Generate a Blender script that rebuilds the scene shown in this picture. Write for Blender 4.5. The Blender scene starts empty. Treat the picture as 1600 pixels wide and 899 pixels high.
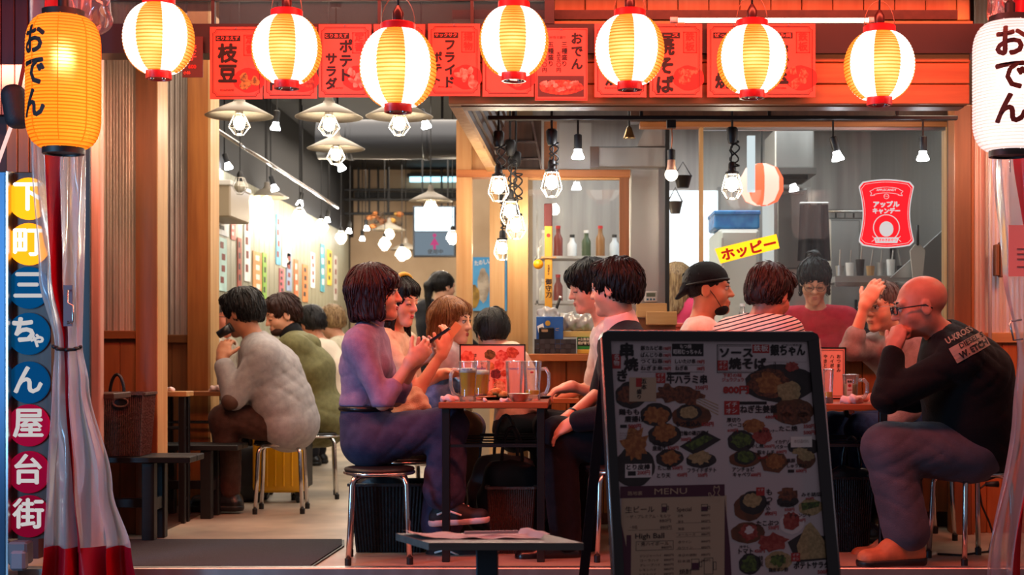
import bpy, bmesh, math, random
import numpy as np
from mathutils import Vector, Matrix
random.seed(7)
SC = bpy.context.scene
COL = SC.collection
R = math.radians
# ---------------------------------------------------------------- camera
F_PX, VPX, VPY, CAMZ = 2190.0, 890.0, 545.0, 0.93
cam_d = bpy.data.cameras.new('camera')
cam_d.sensor_width = 36.0
cam_d.lens = 36.0 * F_PX / 1600.0
cam_d.shift_x = -(VPX - 800.0) / 1600.0
cam_d.shift_y = (VPY - 449.5) / 1600.0
cam_d.clip_end = 100
cam_d.dof.use_dof = True
cam_d.dof.focus_distance = 5.7
cam_d.dof.aperture_fstop = 4.0
cam = bpy.data.objects.new('camera', cam_d)
COL.objects.link(cam)
cam.location = (0, 0, CAMZ)
cam.rotation_euler = (R(90), 0, 0)
SC.camera = cam

def P(px, py, Y):
    """point of the place at depth Y seen at a pixel of the 1600x899 frame"""
    return Vector(((px - VPX) * Y / F_PX, Y, CAMZ - (py - VPY) * Y / F_PX))
def W(n, Y):
    return n * Y / F_PX
# ---------------------------------------------------------------- world, exposure
SC.view_settings.view_transform = 'Standard'
SC.view_settings.look = 'None'
SC.view_settings.gamma = 1.0
SC.view_settings.use_curve_mapping = False
SC.view_settings.exposure = 0.0
SC.cycles.transparent_max_bounces = 24
world = bpy.data.worlds.new('world'); SC.world = world
world.use_nodes = True
world.node_tree.nodes['Background'].inputs[0].default_value = (0.20, 0.175, 0.20, 1)
world.node_tree.nodes['Background'].inputs[1].default_value = 0.58
# ---------------------------------------------------------------- large lights
def area(name, loc, rot, sx, sy, power, color):
    l = bpy.data.lights.new(name, 'AREA'); l.shape = 'RECTANGLE'; l.size = sx; l.size_y = sy
    l.energy = power; l.color = color
    o = bpy.data.objects.new(name, l); COL.objects.link(o)
    o.location = loc; o.rotation_euler = rot
    return o
# unseen red light assumed above the entrance, shining down and in from the street side
area('assumed_red_light', (0.4, 4.75, 3.0), (R(48), 0, 0), 4.6, 0.4, 175, (1.0, 0.12, 0.065))
# unseen blue-white light, assumed to stand on the left of the street
area('assumed_blue_light', (-3.2, 3.6, 1.3), (R(90), 0, R(-62)), 0.5, 1.6, 60, (0.25, 0.6, 1.0))
# unseen warm fills added under the beam to brighten both ends of the front
area('entrance_fill_light', (-2.15, 6.1, 2.14), (R(38), 0, 0), 0.9, 0.12, 20, (1.0, 0.62, 0.38))
area('end_fill_light', (2.36, 6.2, 2.14), (R(40), 0, R(12)), 0.12, 0.12, 6, (1.0, 0.66, 0.45))
# unseen area lights added to brighten the dining room, the counter and the kitchen
area('aisle_fill_light', (-1.55, 8.6, 2.9), (0, 0, 0), 1.6, 3.4, 80, (1.0, 0.83, 0.66))
area('back_fill_light', (-1.4, 13.4, 2.9), (0, 0, 0), 1.8, 4.5, 130, (1.0, 0.86, 0.72))
area('counter_fill_light', (0.7, 7.0, 2.5), (R(-12), 0, 0), 2.6, 0.3, 45, (1.0, 0.80, 0.60))
area('kitchen_fill_light', (0.9, 9.0, 2.75), (0, 0, 0), 2.6, 1.6, 60, (0.93, 0.98, 1.0))
# ---------------------------------------------------------------- materials
MATS = {}
def srgb(h):
    h = h.lstrip('#')
    c = [int(h[i:i + 2], 16) / 255 for i in (0, 2, 4)]
    return tuple(x / 12.92 if x <= 0.04045 else ((x + 0.055) / 1.055) ** 2.4 for x in c)
def C4(c):
    if isinstance(c, str): c = srgb(c)
    return (c[0], c[1], c[2], 1)
def mat(name, col, rough=0.6, metal=0.0, col2=None, scale=8.0, stretch=(1, 1, 1), bump=0.0, bscale=None,
        spec=0.5, sheen=0.0, detail=4.0, contrast=(0.35, 0.65), rough2=None, coat=0.0, sss=0.0):
    if name in MATS: return MATS[name]
    m = bpy.data.materials.new(name); m.use_nodes = True
    nt = m.node_tree; b = nt.nodes['Principled BSDF']
    b.inputs['Base Color'].default_value = C4(col)
    b.inputs['Roughness'].default_value = rough
    b.inputs['Metallic'].default_value = metal
    b.inputs['Specular IOR Level'].default_value = spec
    if sheen: b.inputs['Sheen Weight'].default_value = sheen
    if coat: b.inputs['Coat Weight'].default_value = coat
    if sss:
        b.inputs['Subsurface Weight'].default_value = sss
        b.inputs['Subsurface Radius'].default_value = (0.012, 0.004, 0.002)
        b.inputs['Subsurface Scale'].default_value = 1.0
    if col2 is not None or bump or rough2 is not None:
        tc = nt.nodes.new('ShaderNodeTexCoord'); mp = nt.nodes.new('ShaderNodeMapping')
        mp.inputs['Scale'].default_value = stretch
        nt.links.new(tc.outputs['Object'], mp.inputs[0])
        n = nt.nodes.new('ShaderNodeTexNoise'); n.inputs['Scale'].default_value = scale; n.inputs['Detail'].default_value = detail
        nt.links.new(mp.outputs[0], n.inputs['Vector'])
        if col2 is not None:
            r = nt.nodes.new('ShaderNodeValToRGB')
            r.color_ramp.elements[0].position = contrast[0]; r.color_ramp.elements[0].color = C4(col)
            r.color_ramp.elements[1].position = contrast[1]; r.color_ramp.elements[1].color = C4(col2)
            nt.links.new(n.outputs['Fac'], r.inputs[0]); nt.links.new(r.outputs[0], b.inputs['Base Color'])
        if rough2 is not None:
            mr = nt.nodes.new('ShaderNodeMapRange'); mr.inputs['To Min'].default_value = rough; mr.inputs['To Max'].default_value = rough2
            nt.links.new(n.outputs['Fac'], mr.inputs[0]); nt.links.new(mr.outputs[0], b.inputs['Roughness'])
        if bump:
            n2 = n
            if bscale:
                n2 = nt.nodes.new('ShaderNodeTexNoise'); n2.inputs['Scale'].default_value = bscale; n2.inputs['Detail'].default_value = 3
                nt.links.new(mp.outputs[0], n2.inputs['Vector'])
            bp = nt.nodes.new('ShaderNodeBump'); bp.inputs['Strength'].default_value = bump; bp.inputs['Distance'].default_value = 0.01
            nt.links.new(n2.outputs['Fac'], bp.inputs['Height']); nt.links.new(bp.outputs[0], b.inputs['Normal'])
    MATS[name] = m
    return m
def wood(name, c1, c2, axis='z', rough=0.5, fine=1.0, bump=0.15):
    if name in MATS: return MATS[name]
    st = {'x': (0.6, 9, 9), 'y': (9, 0.6, 9), 'z': (9, 9, 0.6)}[axis]
    return mat(name, c1, rough=rough, col2=c2, scale=3.2 * fine, stretch=st, bump=bump, detail=6, contrast=(0.3, 0.7))
def emit(name, col, strength, translucent=None):
    if name in MATS: return MATS[name]
    m = bpy.data.materials.new(name); m.use_nodes = True
    nt = m.node_tree; nt.nodes.clear()
    out = nt.nodes.new('ShaderNodeOutputMaterial'); e = nt.nodes.new('ShaderNodeEmission')
    e.inputs[0].default_value = C4(col); e.inputs[1].default_value = strength
    if translucent is not None:
        t = nt.nodes.new('ShaderNodeBsdfTranslucent'); t.inputs[0].default_value = C4(translucent)
        d = nt.nodes.new('ShaderNodeBsdfDiffuse'); d.inputs[0].default_value = C4(translucent)
        mx = nt.nodes.new('ShaderNodeMixShader'); mx.inputs[0].default_value = 0.3
        nt.links.new(t.outputs[0], mx.inputs[1]); nt.links.new(d.outputs[0], mx.inputs[2])
        a = nt.nodes.new('ShaderNodeAddShader')
        nt.links.new(e.outputs[0], a.inputs[0]); nt.links.new(mx.outputs[0], a.inputs[1]); nt.links.new(a.outputs[0], out.inputs[0])
    else:
        nt.links.new(e.outputs[0], out.inputs[0])
    MATS[name] = m
    return m
def clear(name, tint=(1, 1, 1), gloss=0.08, rough=0.05, haze=0.0, hazecol=(1, 1, 1), bump=0.0, bscale=6.0, stretch=(1, 1, 1)):
    """thin clear sheet (vinyl, window pane): see-through, a fresnel sheen and a little haze"""
    if name in MATS: return MATS[name]
    m = bpy.data.materials.new(name); m.use_nodes = True
    nt = m.node_tree; nt.nodes.clear(); N = nt.nodes.new; L = nt.links.new
    out = N('ShaderNodeOutputMaterial'); t = N('ShaderNodeBsdfTransparent'); t.inputs[0].default_value = C4(tint)
    g = N('ShaderNodeBsdfGlossy'); g.inputs['Roughness'].default_value = rough
    lw = N('ShaderNodeFresnel'); lw.inputs[0].default_value = 1.45
    mul = N('ShaderNodeMath'); mul.operation = 'MULTIPLY_ADD'; mul.inputs[1].default_value = 0.8; mul.inputs[2].default_value = gloss
    mul.use_clamp = True
    L(lw.outputs[0], mul.inputs[0])
    mx = N('ShaderNodeMixShader'); L(mul.outputs[0], mx.inputs[0]); L(t.outputs[0], mx.inputs[1]); L(g.outputs[0], mx.inputs[2])
    last = mx
    if haze:
        d = N('ShaderNodeBsdfDiffuse'); d.inputs[0].default_value = C4(hazecol)
        tl = N('ShaderNodeBsdfTranslucent'); tl.inputs[0].default_value = C4(hazecol)
        dd = N('ShaderNodeMixShader'); dd.inputs[0].default_value = 0.5; L(d.outputs[0], dd.inputs[1]); L(tl.outputs[0], dd.inputs[2])
        hx = N('ShaderNodeMixShader'); hx.inputs[0].default_value = haze
        L(mx.outputs[0], hx.inputs[1]); L(dd.outputs[0], hx.inputs[2]); last = hx
    if bump:
        tc = N('ShaderNodeTexCoord'); mp = N('ShaderNodeMapping'); mp.inputs['Scale'].default_value = stretch
        n = N('ShaderNodeTexNoise'); n.inputs['Scale'].default_value = bscale
        L(tc.outputs['Object'], mp.inputs[0]); L(mp.outputs[0], n.inputs['Vector'])
        bp = N('ShaderNodeBump'); bp.inputs['Strength'].default_value = bump; bp.inputs['Distance'].default_value = 0.02
        L(n.outputs['Fac'], bp.inputs['Height']); L(bp.outputs[0], g.inputs['Normal'])
    L(last.outputs[0], out.inputs[0])
    MATS[name] = m
    return m
def glassy(name, col=(1, 1, 1), rough=0.02, ior=1.4):
    if name in MATS: return MATS[name]
    m = bpy.data.materials.new(name); m.use_nodes = True
    b = m.node_tree.nodes['Principled BSDF']
    b.inputs['Base Color'].default_value = C4(col); b.inputs['Roughness'].default_value = rough
    b.inputs['Transmission Weight'].default_value = 1.0; b.inputs['IOR'].default_value = ior
    MATS[name] = m
    return m
# ---------------------------------------------------------------- mesh builder
class MB:
    def __init__(s): s.v = []; s.f = []
    def add(s, vs, fs):
        n = len(s.v); s.v += [tuple(v) for v in vs]; s.f += [tuple(i + n for i in f) for f in fs]; return s
    def box(s, x0, x1, y0, y1, z0, z1):
        vs = [(x, y, z) for z in (z0, z1) for y in (y0, y1) for x in (x0, x1)]
        return s.add(vs, [(0, 2, 3, 1), (4, 5, 7, 6), (0, 1, 5, 4), (2, 6, 7, 3), (0, 4, 6, 2), (1, 3, 7, 5)])
    def rbox(s, x0, x1, y0, y1, z0, z1, b=0.004):
        """box with chamfered edges"""
        b = min(b, (x1 - x0) * .45, (y1 - y0) * .45, (z1 - z0) * .45)
        bm = bmesh.new(); bmesh.ops.create_cube(bm, size=1)
        for v in bm.verts:
            v.co = Vector(((x0 + x1) / 2 + v.co.x * (x1 - x0), (y0 + y1) / 2 + v.co.y * (y1 - y0), (z0 + z1) / 2 + v.co.z * (z1 - z0)))
        bmesh.ops.bevel(bm, geom=bm.edges[:], offset=b, segments=1, affect='EDGES', profile=0.5)
        bm.verts.ensure_lookup_table(); bm.verts.index_update()
        s.add([v.co[:] for v in bm.verts], [[v.index for v in f.verts] for f in bm.faces]); bm.free(); return s
    def obox(s, c, ax, ay, az):
        """box from centre and three half-axis vectors"""
        c, ax, ay, az = map(Vector, (c, ax, ay, az))
        vs = [c + i * ax + j * ay + k * az for k in (-1, 1) for j in (-1, 1) for i in (-1, 1)]
        return s.add(vs, [(0, 2, 3, 1), (4, 5, 7, 6), (0, 1, 5, 4), (2, 6, 7, 3), (0, 4, 6, 2), (1, 3, 7, 5)])
    def bar(s, a, b, w, d=None, up=(0, 1, 0)):
        """rectangular bar between two points"""
        a, b = Vector(a), Vector(b); d = d or w; t = (b - a); h = t.length / 2; t.normalize()
        u = Vector(up); 
        if abs(u.dot(t)) > 0.95: u = Vector((1, 0, 0)) if abs(t.x) < .9 else Vector((0, 0, 1))
        n = t.cross(u).normalized(); u = n.cross(t).normalized()
        return s.obox((a + b) / 2, n * w / 2, u * d / 2, t * h)
    def tube(s, pts, r, n=8, closed=False, caps=True):
        pts = [Vector(p) for p in pts]; m = len(pts)
        rs = r if isinstance(r, (list, tuple)) else [r] * m
        rings = []; prev = None
        for i, p in enumerate(pts):
            if closed: t = pts[(i + 1) % m] - pts[i - 1]
            else: t = pts[min(i + 1, m - 1)] - pts[max(i - 1, 0)]
            t.normalize()
            if prev is None:
                u = Vector((0, 0, 1)) if abs(t.z) < 0.9 else Vector((1, 0, 0))
                u = (u - t * u.dot(t)).normalized()
            else:
                u = (prev - t * prev.dot(t)).normalized()
            prev = u; w = t.cross(u)
            rings.append([p + (u * math.cos(2 * math.pi * k / n) + w * math.sin(2 * math.pi * k / n)) * rs[i] for k in range(n)])
        base = len(s.v)
        for g in rings: s.v += [tuple(v) for v in g]
        for i in range(m if closed else m - 1):
            j = (i + 1) % m
            for k in range(n):
                l = (k + 1) % n
                s.f.append((base + i * n + k, base + i * n + l, base + j * n + l, base + j * n + k))
        if caps and not closed:
            s.f.append(tuple(base + k for k in range(n))[::-1]); s.f.append(tuple(base + (m - 1) * n + k for k in range(n)))
        return s
    def lathe(s, prof, c=(0, 0, 0), n=20, axis='z', caps=True, arc=None):
        """profile of (radius, height) pairs turned about an axis through c"""
        base = len(s.v); c = Vector(c); m = len(prof)
        a0, a1 = arc if arc else (0, 2 * math.pi); cnt = n if not arc else n + 1
        for (r, h) in prof:
            for k in range(cnt):
                a = a0 + (a1 - a0) * k / n
                p = (r * math.cos(a), r * math.sin(a), h)
                if axis == 'y': p = (p[0], h, p[1])
                if axis == 'x': p = (h, p[0], p[1])
                s.v.append(tuple(c + Vector(p)))
        for i in range(m - 1):
            for k in range(n):
                l = (k + 1) % cnt if not arc else k + 1
                s.f.append((base + i * cnt + k, base + i * cnt + l, base + (i + 1) * cnt + l, base + (i + 1) * cnt + k))
        if caps and not arc:
            if prof[0][0] > 1e-6: s.f.append(tuple(base + k for k in range(n))[::-1])
            if prof[-1][0] > 1e-6: s.f.append(tuple(base + (m - 1) * n + k for k in range(n)))
        return s
    def ball(s, c, r, n=12, m=8, sc=(1, 1, 1)):
        base = len(s.v); c = Vector(c)
        for i in range(m + 1):
            th = math.pi * i / m
            for k in range(n):
                a = 2 * math.pi * k / n
                s.v.append(tuple(c + Vector((r * sc[0] * math.sin(th) * math.cos(a), r * sc[1] * math.sin(th) * math.sin(a), r * sc[2] * math.cos(th)))))
        for i in range(m):
            for k in range(n):
                l = (k + 1) % n
                s.f.append((base + i * n + k, base + (i + 1) * n + k, base + (i + 1) * n + l, base + i * n + l))
        return s
    def prism(s, poly, off):
        """polygon of 3-D points pushed along a vector"""
        o = Vector(off); n = len(poly); b = len(s.v)
        s.v += [tuple(p) for p in poly] + [tuple(Vector(p) + o) for p in poly]
        s.f.append(tuple(b + i for i in range(n))[::-1]); s.f.append(tuple(b + n + i for i in range(n)))
        for i in range(n):
            j = (i + 1) % n; s.f.append((b + i, b + j, b + n + j, b + n + i))
        return s
    def grid(s, fn, nu, nv):
        """surface fn(u, v) for u, v in 0..1"""
        b = len(s.v)
        for j in range(nv + 1):
            for i in range(nu + 1): s.v.append(tuple(fn(i / nu, j / nv)))
        for j in range(nv):
            for i in range(nu):
                a = b + j * (nu + 1) + i
                s.f.append((a, a + 1, a + nu + 2, a + nu + 1))
        return s
    def build(s, name, material, parent=None, smooth=False, local=False, sharp=None):
        me = bpy.data.meshes.new(name)
        vs = s.v
        if parent is not None and not local:
            o0 = ORIG.get(parent.name, Vector((0, 0, 0)))
            vs = [(v[0] - o0[0], v[1] - o0[1], v[2] - o0[2]) for v in vs]
        me.from_pydata(vs, [], s.f); me.update()
        if smooth:
            if sharp is None: me.shade_smooth()
            else:
                me.shade_smooth()
                me.set_sharp_from_angle(angle=R(sharp))
        if material is not None: me.materials.append(material)
        o = bpy.data.objects.new(name, me); COL.objects.link(o)
        if parent is not None:
            o.parent = parent
            ORIG[o.name] = ORIG.get(parent.name, Vector((0, 0, 0)))
        else:
            ORIG[o.name] = Vector((0, 0, 0))
        return o
ORIG = {}
def tag(o, label=None, cat=None, group=None, kind=None):
    if label: o['label'] = label
    if cat: o['category'] = cat
    if group: o['group'] = group
    if kind: o['kind'] = kind
    return o
def thing(name, loc, label=None, cat=None, group=None, kind=None, rz=0.0):
    o = bpy.data.objects.new(name, None); COL.objects.link(o)
    o.empty_display_size = 0.05
    o.location = loc; o.rotation_euler = (0, 0, rz)
    ORIG[o.name] = Vector(loc)
    return tag(o, label, cat, group, kind)
def structure(name, mb, m, label=None, smooth=False, sharp=None):
    o = mb.build(name, m, None, smooth, sharp=sharp); o['kind'] = 'structure'
    if label: o['label'] = label
    return o
def copy_tree(o, parent=None, loc=None, rz=None, scale=None):
    c = o.copy(); COL.objects.link(c); c.parent = parent
    if loc is not None: c.location = loc
    if rz is not None: c.rotation_euler[2] = rz
    if scale is not None: c.scale = (scale,) * 3
    for ch in list(o.children): copy_tree(ch, c)
    return c
# ---------------------------------------------------------------- lettering
TXT = {}
def glyphs(s, bold=0.0):
    k = (s, bold)
    if k not in TXT:
        c = bpy.data.curves.new('lettering', 'FONT'); c.body = s; c.size = 1; c.resolution_u = 2; c.offset = bold
        o = bpy.data.objects.new('lettering', c)
        m = o.to_mesh()
        vs = [(v.co.x, v.co.y) for v in m.vertices]; fs = [tuple(p.vertices) for p in m.polygons]
        o.to_mesh_clear(); bpy.data.objects.remove(o); bpy.data.curves.remove(c)
        TXT[k] = (vs, fs)
    return TXT[k]
def text2d(mb2, s, x, y, h, bold=0.02, align='l', vert=False, wscale=1.0, rot=0.0, width=None):
    """lay text into a flat list; x,y = left-top of the block, h = letter height; y grows downwards"""
    if vert:
        for i, ch in enumerate(s):
            text2d(mb2, ch, x, y + i * h * 1.04, h, bold, 'c', False, wscale, 0)
        return
    vs, fs = glyphs(s)
    if not vs: return
    x0 = min(v[0] for v in vs); x1 = max(v[0] for v in vs)
    if width: wscale = width / max((x1 - x0) * h, 1e-6)
    ox = {'l': x0, 'c': (x0 + x1) / 2, 'r': x1}[align]
    cr, sr = math.cos(rot), math.sin(rot)
    o = []
    for (a, b) in vs:
        dx = (a - ox) * h * wscale; dy = (0.80 - b) * h
        o.append((x + dx * cr - dy * sr, y + dx * sr + dy * cr))
    e = max(bold, 0) * h                       # heavier strokes: the glyph laid down again, slightly shifted
    sh = [(0, 0)] if e < 1e-9 else ([(-e, 0), (e, 0), (0, e * .8), (0, -e * .8)] if bold < .035 else [(0, 0)] + [(e * math.cos(a * math.pi / 4), e * math.sin(a * math.pi / 4)) for a in range(8)])
    for i, (ex, ey) in enumerate(sh):
        n = len(mb2[0]); mb2[0].extend([(p[0] + ex, p[1] + ey, i * 6e-5) for p in o]); mb2[1].extend([tuple(j + n for j in f) for f in fs])
class Sheet:
    """flat print: shapes in sheet coordinates (x right, y down), mapped on a surface by fn(x, y, lift)"""
    def __init__(s, fn): s.fn = fn; s.layers = {}
    def L(s, m, lift=0.0006): return s.layers.setdefault((m.name, lift), ([], [], m, lift))
    def text(s, m, *a, lift=0.0016, **k):
        l = s.L(m, lift); text2d((l[0], l[1]), *a, **k)
    def poly(s, m, pts, lift=0.0006):
        l = s.L(m, lift); n = len(l[0]); l[0].extend(pts); l[1].append(tuple(range(n, n + len(pts))))
    def rect(s, m, x0, y0, x1, y1, lift=0.0006):
        s.poly(m, [(x0, y0), (x1, y0), (x1, y1), (x0, y1)], lift)
    def frame(s, m, x0, y0, x1, y1, t, lift=0.001):
        s.rect(m, x0, y0, x1, y0 + t, lift); s.rect(m, x0, y1 - t, x1, y1, lift)
        s.rect(m, x0, y0, x0 + t, y1, lift); s.rect(m, x1 - t, y0, x1, y1, lift)
    def disc(s, m, x, y, rx, ry=None, lift=0.0006, n=24, wob=0.0, seed=0, rot=0.0):
        ry = ry or rx; rg = random.Random(seed)
        pts = []
        for i in range(n):
            a = 2 * math.pi * i / n; q = 1 + wob * (rg.random() - .5) * 2
            dx, dy = rx * q * math.cos(a), ry * q * math.sin(a)
            pts.append((x + dx * math.cos(rot) - dy * math.sin(rot), y + dx * math.sin(rot) + dy * math.cos(rot)))
        s.poly(m, pts, lift)
    def ring(s, m, x, y, r, t, lift=0.001, n=32):
        l = s.L(m, lift); b = len(l[0])
        for i in range(n):
            a = 2 * math.pi * i / n
            l[0].append((x + r * math.cos(a), y + r * math.sin(a))); l[0].append((x + (r - t) * math.cos(a), y + (r - t) * math.sin(a)))
        for i in range(n):
            j = (i + 1) % n
            l[1].append((b + 2 * i, b + 2 * j, b + 2 * j + 1, b + 2 * i + 1))
    def stroke(s, m, pts, t, lift=0.001):
        for (x0, y0), (x1, y1) in zip(pts[:-1], pts[1:]):
            d = math.hypot(x1 - x0, y1 - y0) or 1; nx, ny = -(y1 - y0) / d * t / 2, (x1 - x0) / d * t / 2
            s.poly(m, [(x0 + nx, y0 + ny), (x1 + nx, y1 + ny), (x1 - nx, y1 - ny), (x0 - nx, y0 - ny)], lift)
    def build(s, parent, name='print'):
        """one printed layer per ink: each a child"""
        for (mn, lift), (pts, fs, m, lf) in s.layers.items():
            mb = MB(); mb.v = [tuple(s.fn(p[0], p[1], lf + (p[2] if len(p) > 2 else 0))) for p in pts]; mb.f = fs
            o = mb.build(name, m, parent); o['kind'] = 'stuff'
# ---------------------------------------------------------------- implicit bodies
class SDF:
    """smooth union of rounded cones and ellipsoids, meshed with surface nets on a grid that is finer where asked"""
    def __init__(s): s.prims = []; s.fine = []; s.fns = []
    def cone(s, a, b, ra, rb, k=0.03, ax=None, fac=1.0, sub=False):
        s.prims.append(('c', Vector(a), Vector(b), ra, rb, k, Vector(ax).normalized() if ax is not None else None, fac, sub)); return s
    def ell(s, c, r, rot=None, k=0.03, sub=False):
        s.prims.append(('e', Vector(c), Vector(r), rot if rot is not None else Matrix.Identity(3), 0, k, None, 1.0, sub)); return s
    def plane(s, p, n, k=0.004):
        """cut away the half-space on the side n points to"""
        s.prims.append(('p', Vector(p), Vector(n).normalized(), 0, 0, k, None, 1.0, True)); return s
    def refine(s, lo, hi): s.fine.append((Vector(lo), Vector(hi)))
    def axes(s, h, hf):
        lo = np.array([1e9] * 3); hi = -lo
        for p in s.prims:
            if p[8]: continue
            if p[0] == 'c':
                for q, r in ((p[1], p[3]), (p[2], p[4])):
                    r = r * max(1, p[7]); lo = np.minimum(lo, np.array(q) - r); hi = np.maximum(hi, np.array(q) + r)
            else:
                r = max(p[2]); lo = np.minimum(lo, np.array(p[1]) - r); hi = np.maximum(hi, np.array(p[1]) + r)
        lo -= 0.02; hi += 0.02
        out = []
        for a in range(3):
            x = lo[a]; xs = [x]
            while x < hi[a]:
                st = h
                for (l, g) in s.fine:
                    if l[a] - h < x < g[a]: st = hf
                x += st; xs.append(x)
            out.append(np.array(xs, dtype=np.float32))
        return out
    def mesh(s, h=0.01, hf=0.005):
        xs, ys, zs = s.axes(h, hf)
        F = np.full((len(xs), len(ys), len(zs)), 0.1, dtype=np.float32)
        for (ty, a, b, ra, rb, k, ax, fac, sub) in s.prims:
            m = k + 0.03
            if ty == 'c':
                rm = max(ra, rb) * max(1, fac)
                lo = [min(a[i], b[i]) - rm - m for i in range(3)]; hi = [max(a[i], b[i]) + rm + m for i in range(3)]
            elif ty == 'e':
                rm = max(b); lo = [a[i] - rm - m for i in range(3)]; hi = [a[i] + rm + m for i in range(3)]
            else:
                lo = [-1e9] * 3; hi = [1e9] * 3
            sl = []
            for i, q in enumerate((xs, ys, zs)):
                i0 = max(int(np.searchsorted(q, lo[i])) - 1, 0); i1 = min(int(np.searchsorted(q, hi[i])) + 1, len(q)); sl.append(slice(i0, i1))
            if any(q.stop <= q.start for q in sl): continue
            X = xs[sl[0]][:, None, None]; Y = ys[sl[1]][None, :, None]; Z = zs[sl[2]][None, None, :]
            if ty == 'c':
                px, py, pz = X - a.x, Y - a.y, Z - a.z; d = b - a
                if ax is not None:
                    q = 1.0 / fac - 1.0
                    t = (px * ax.x + py * ax.y + pz * ax.z) * q
                    px, py, pz = px + t * ax.x, py + t * ax.y, pz + t * ax.z
                    d = d + ax * (d.dot(ax) * q)
                dd = max(d.length_squared, 1e-9)
                t = np.clip((px * d.x + py * d.y + pz * d.z) / dd, 0, 1)
                D = np.sqrt((px - t * d.x) ** 2 + (py - t * d.y) ** 2 + (pz - t * d.z) ** 2) - (ra + (rb - ra) * t)
            elif ty == 'e':
                M = ra; px, py, pz = X - a.x, Y - a.y, Z - a.z
                q = [(px * M[i][0] + py * M[i][1] + pz * M[i][2]) / b[i] for i in range(3)]
                k0 = np.sqrt(q[0] ** 2 + q[1] ** 2 + q[2] ** 2) + 1e-6
                k1 = np.sqrt((q[0] / b[0]) ** 2 + (q[1] / b[1]) ** 2 + (q[2] / b[2]) ** 2) + 1e-6
                D = k0 * (k0 - 1) / k1
            else:
                D = (X - a.x) * b.x + (Y - a.y) * b.y + (Z - a.z) * b.z
                D = -D
            A = F[sl[0], sl[1], sl[2]]
            if sub:
                D = -D; hh = np.maximum(k - np.abs(A - D), 0) / k
                F[sl[0], sl[1], sl[2]] = np.maximum(A, D) + hh * hh * k * 0.25
            else:
                hh = np.maximum(k - np.abs(A - D), 0) / k
                F[sl[0], sl[1], sl[2]] = np.minimum(A, D) - hh * hh * k * 0.25
        for fn in s.fns:
            F += fn(xs[:, None, None], ys[None, :, None], zs[None, None, :]).astype(np.float32)
        return nets(F, xs, ys, zs)
def nets(F, xs, ys, zs):
    I = F < 0
    nx, ny, nz = F.shape
    c = np.zeros((nx - 1, ny - 1, nz - 1), np.int8)
    offs = [(i, j, k) for i in (0, 1) for j in (0, 1) for k in (0, 1)]
    for (i, j, k) in offs: c += I[i:nx - 1 + i, j:ny - 1 + j, k:nz - 1 + k]
    act = np.argwhere((c > 0) & (c < 8))
    if len(act) == 0: return np.zeros((0, 3)), np.zeros((0, 4), int)
    val = {o: F[act[:, 0] + o[0], act[:, 1] + o[1], act[:, 2] + o[2]] for o in offs}
    acc = np.zeros((len(act), 3)); cnt = np.zeros(len(act))
    for o in offs:
        for ax in range(3):
            if o[ax] == 1: continue
            e = list(o); e[ax] = 1; e = tuple(e)
            a, b = val[o], val[e]; m = (a < 0) != (b < 0)
            t = np.where(m, a / np.where(m, a - b, 1), 0)
            q = np.array(o, float)[None, :].repeat(len(act), 0); q[:, ax] = t
            acc[m] += q[m]; cnt[m] += 1
    acc /= cnt[:, None]
    co = np.empty_like(acc)
    for ax, g in enumerate((xs, ys, zs)):
        i = act[:, ax]; co[:, ax] = g[i] + (g[i + 1] - g[i]) * acc[:, ax]
    idx = np.full(c.shape, -1, np.int64); idx[act[:, 0], act[:, 1], act[:, 2]] = np.arange(len(act))
    faces = []
    for ax in range(3):
        a = [slice(None)] * 3; b = [slice(None)] * 3
        a[ax] = slice(0, -1); b[ax] = slice(1, None)
        ch = I[tuple(a)] != I[tuple(b)]
        pts = np.argwhere(ch)
        u, v = (ax + 1) % 3, (ax + 2) % 3
        pts = pts[(pts[:, u] > 0) & (pts[:, v] > 0) & (pts[:, u] < F.shape[u] - 1) & (pts[:, v] < F.shape[v] - 1)]
        if len(pts) == 0: continue
        q = []
        for du, dv in ((-1, -1), (0, -1), (0, 0), (-1, 0)):
            p = pts.copy(); p[:, u] += du; p[:, v] += dv
            q.append(idx[p[:, 0], p[:, 1], p[:, 2]])
        q = np.stack(q, 1); ins = I[pts[:, 0], pts[:, 1], pts[:, 2]]
        q[~ins] = q[~ins][:, ::-1]
        faces.append(q)
    fs = np.concatenate(faces); fs = fs[(fs >= 0).all(1)]
    return co, fs
def sdf_obj(name, s, material, parent=None, h=0.01, hf=0.005, smooth_it=1):
    co, fs = s.mesh(h, hf)
    if smooth_it and len(co):
        for _ in range(smooth_it):                  # light umbrella smoothing
            acc = np.zeros_like(co); n = np.zeros(len(co))
            for a, b in ((0, 1), (1, 2), (2, 3), (3, 0)):
                np.add.at(acc, fs[:, a], co[fs[:, b]]); np.add.at(acc, fs[:, b], co[fs[:, a]])
                np.add.at(n, fs[:, a], 1); np.add.at(n, fs[:, b], 1)
            co = co * 0.5 + 0.5 * acc / np.maximum(n, 1)[:, None]
    o0 = np.array(ORIG.get(parent.name, (0, 0, 0))) if parent is not None else np.zeros(3)
    me = bpy.data.meshes.new(name)
    me.vertices.add(len(co)); me.vertices.foreach_set('co', (co - o0).astype(np.float32).ravel())
    me.loops.add(len(fs) * 4); me.loops.foreach_set('vertex_index', fs.astype(np.int32).ravel())
    me.polygons.add(len(fs)); me.polygons.foreach_set('loop_start', np.arange(0, len(fs) * 4, 4, dtype=np.int32))
    me.update(calc_edges=True); me.validate(); me.shade_smooth()
    me.materials.append(material)
    o = bpy.data.objects.new(name, me); COL.objects.link(o)
    if parent is not None:
        o.parent = parent; ORIG[o.name] = Vector(o0)
    else: ORIG[o.name] = Vector((0, 0, 0))
    return o
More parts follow.
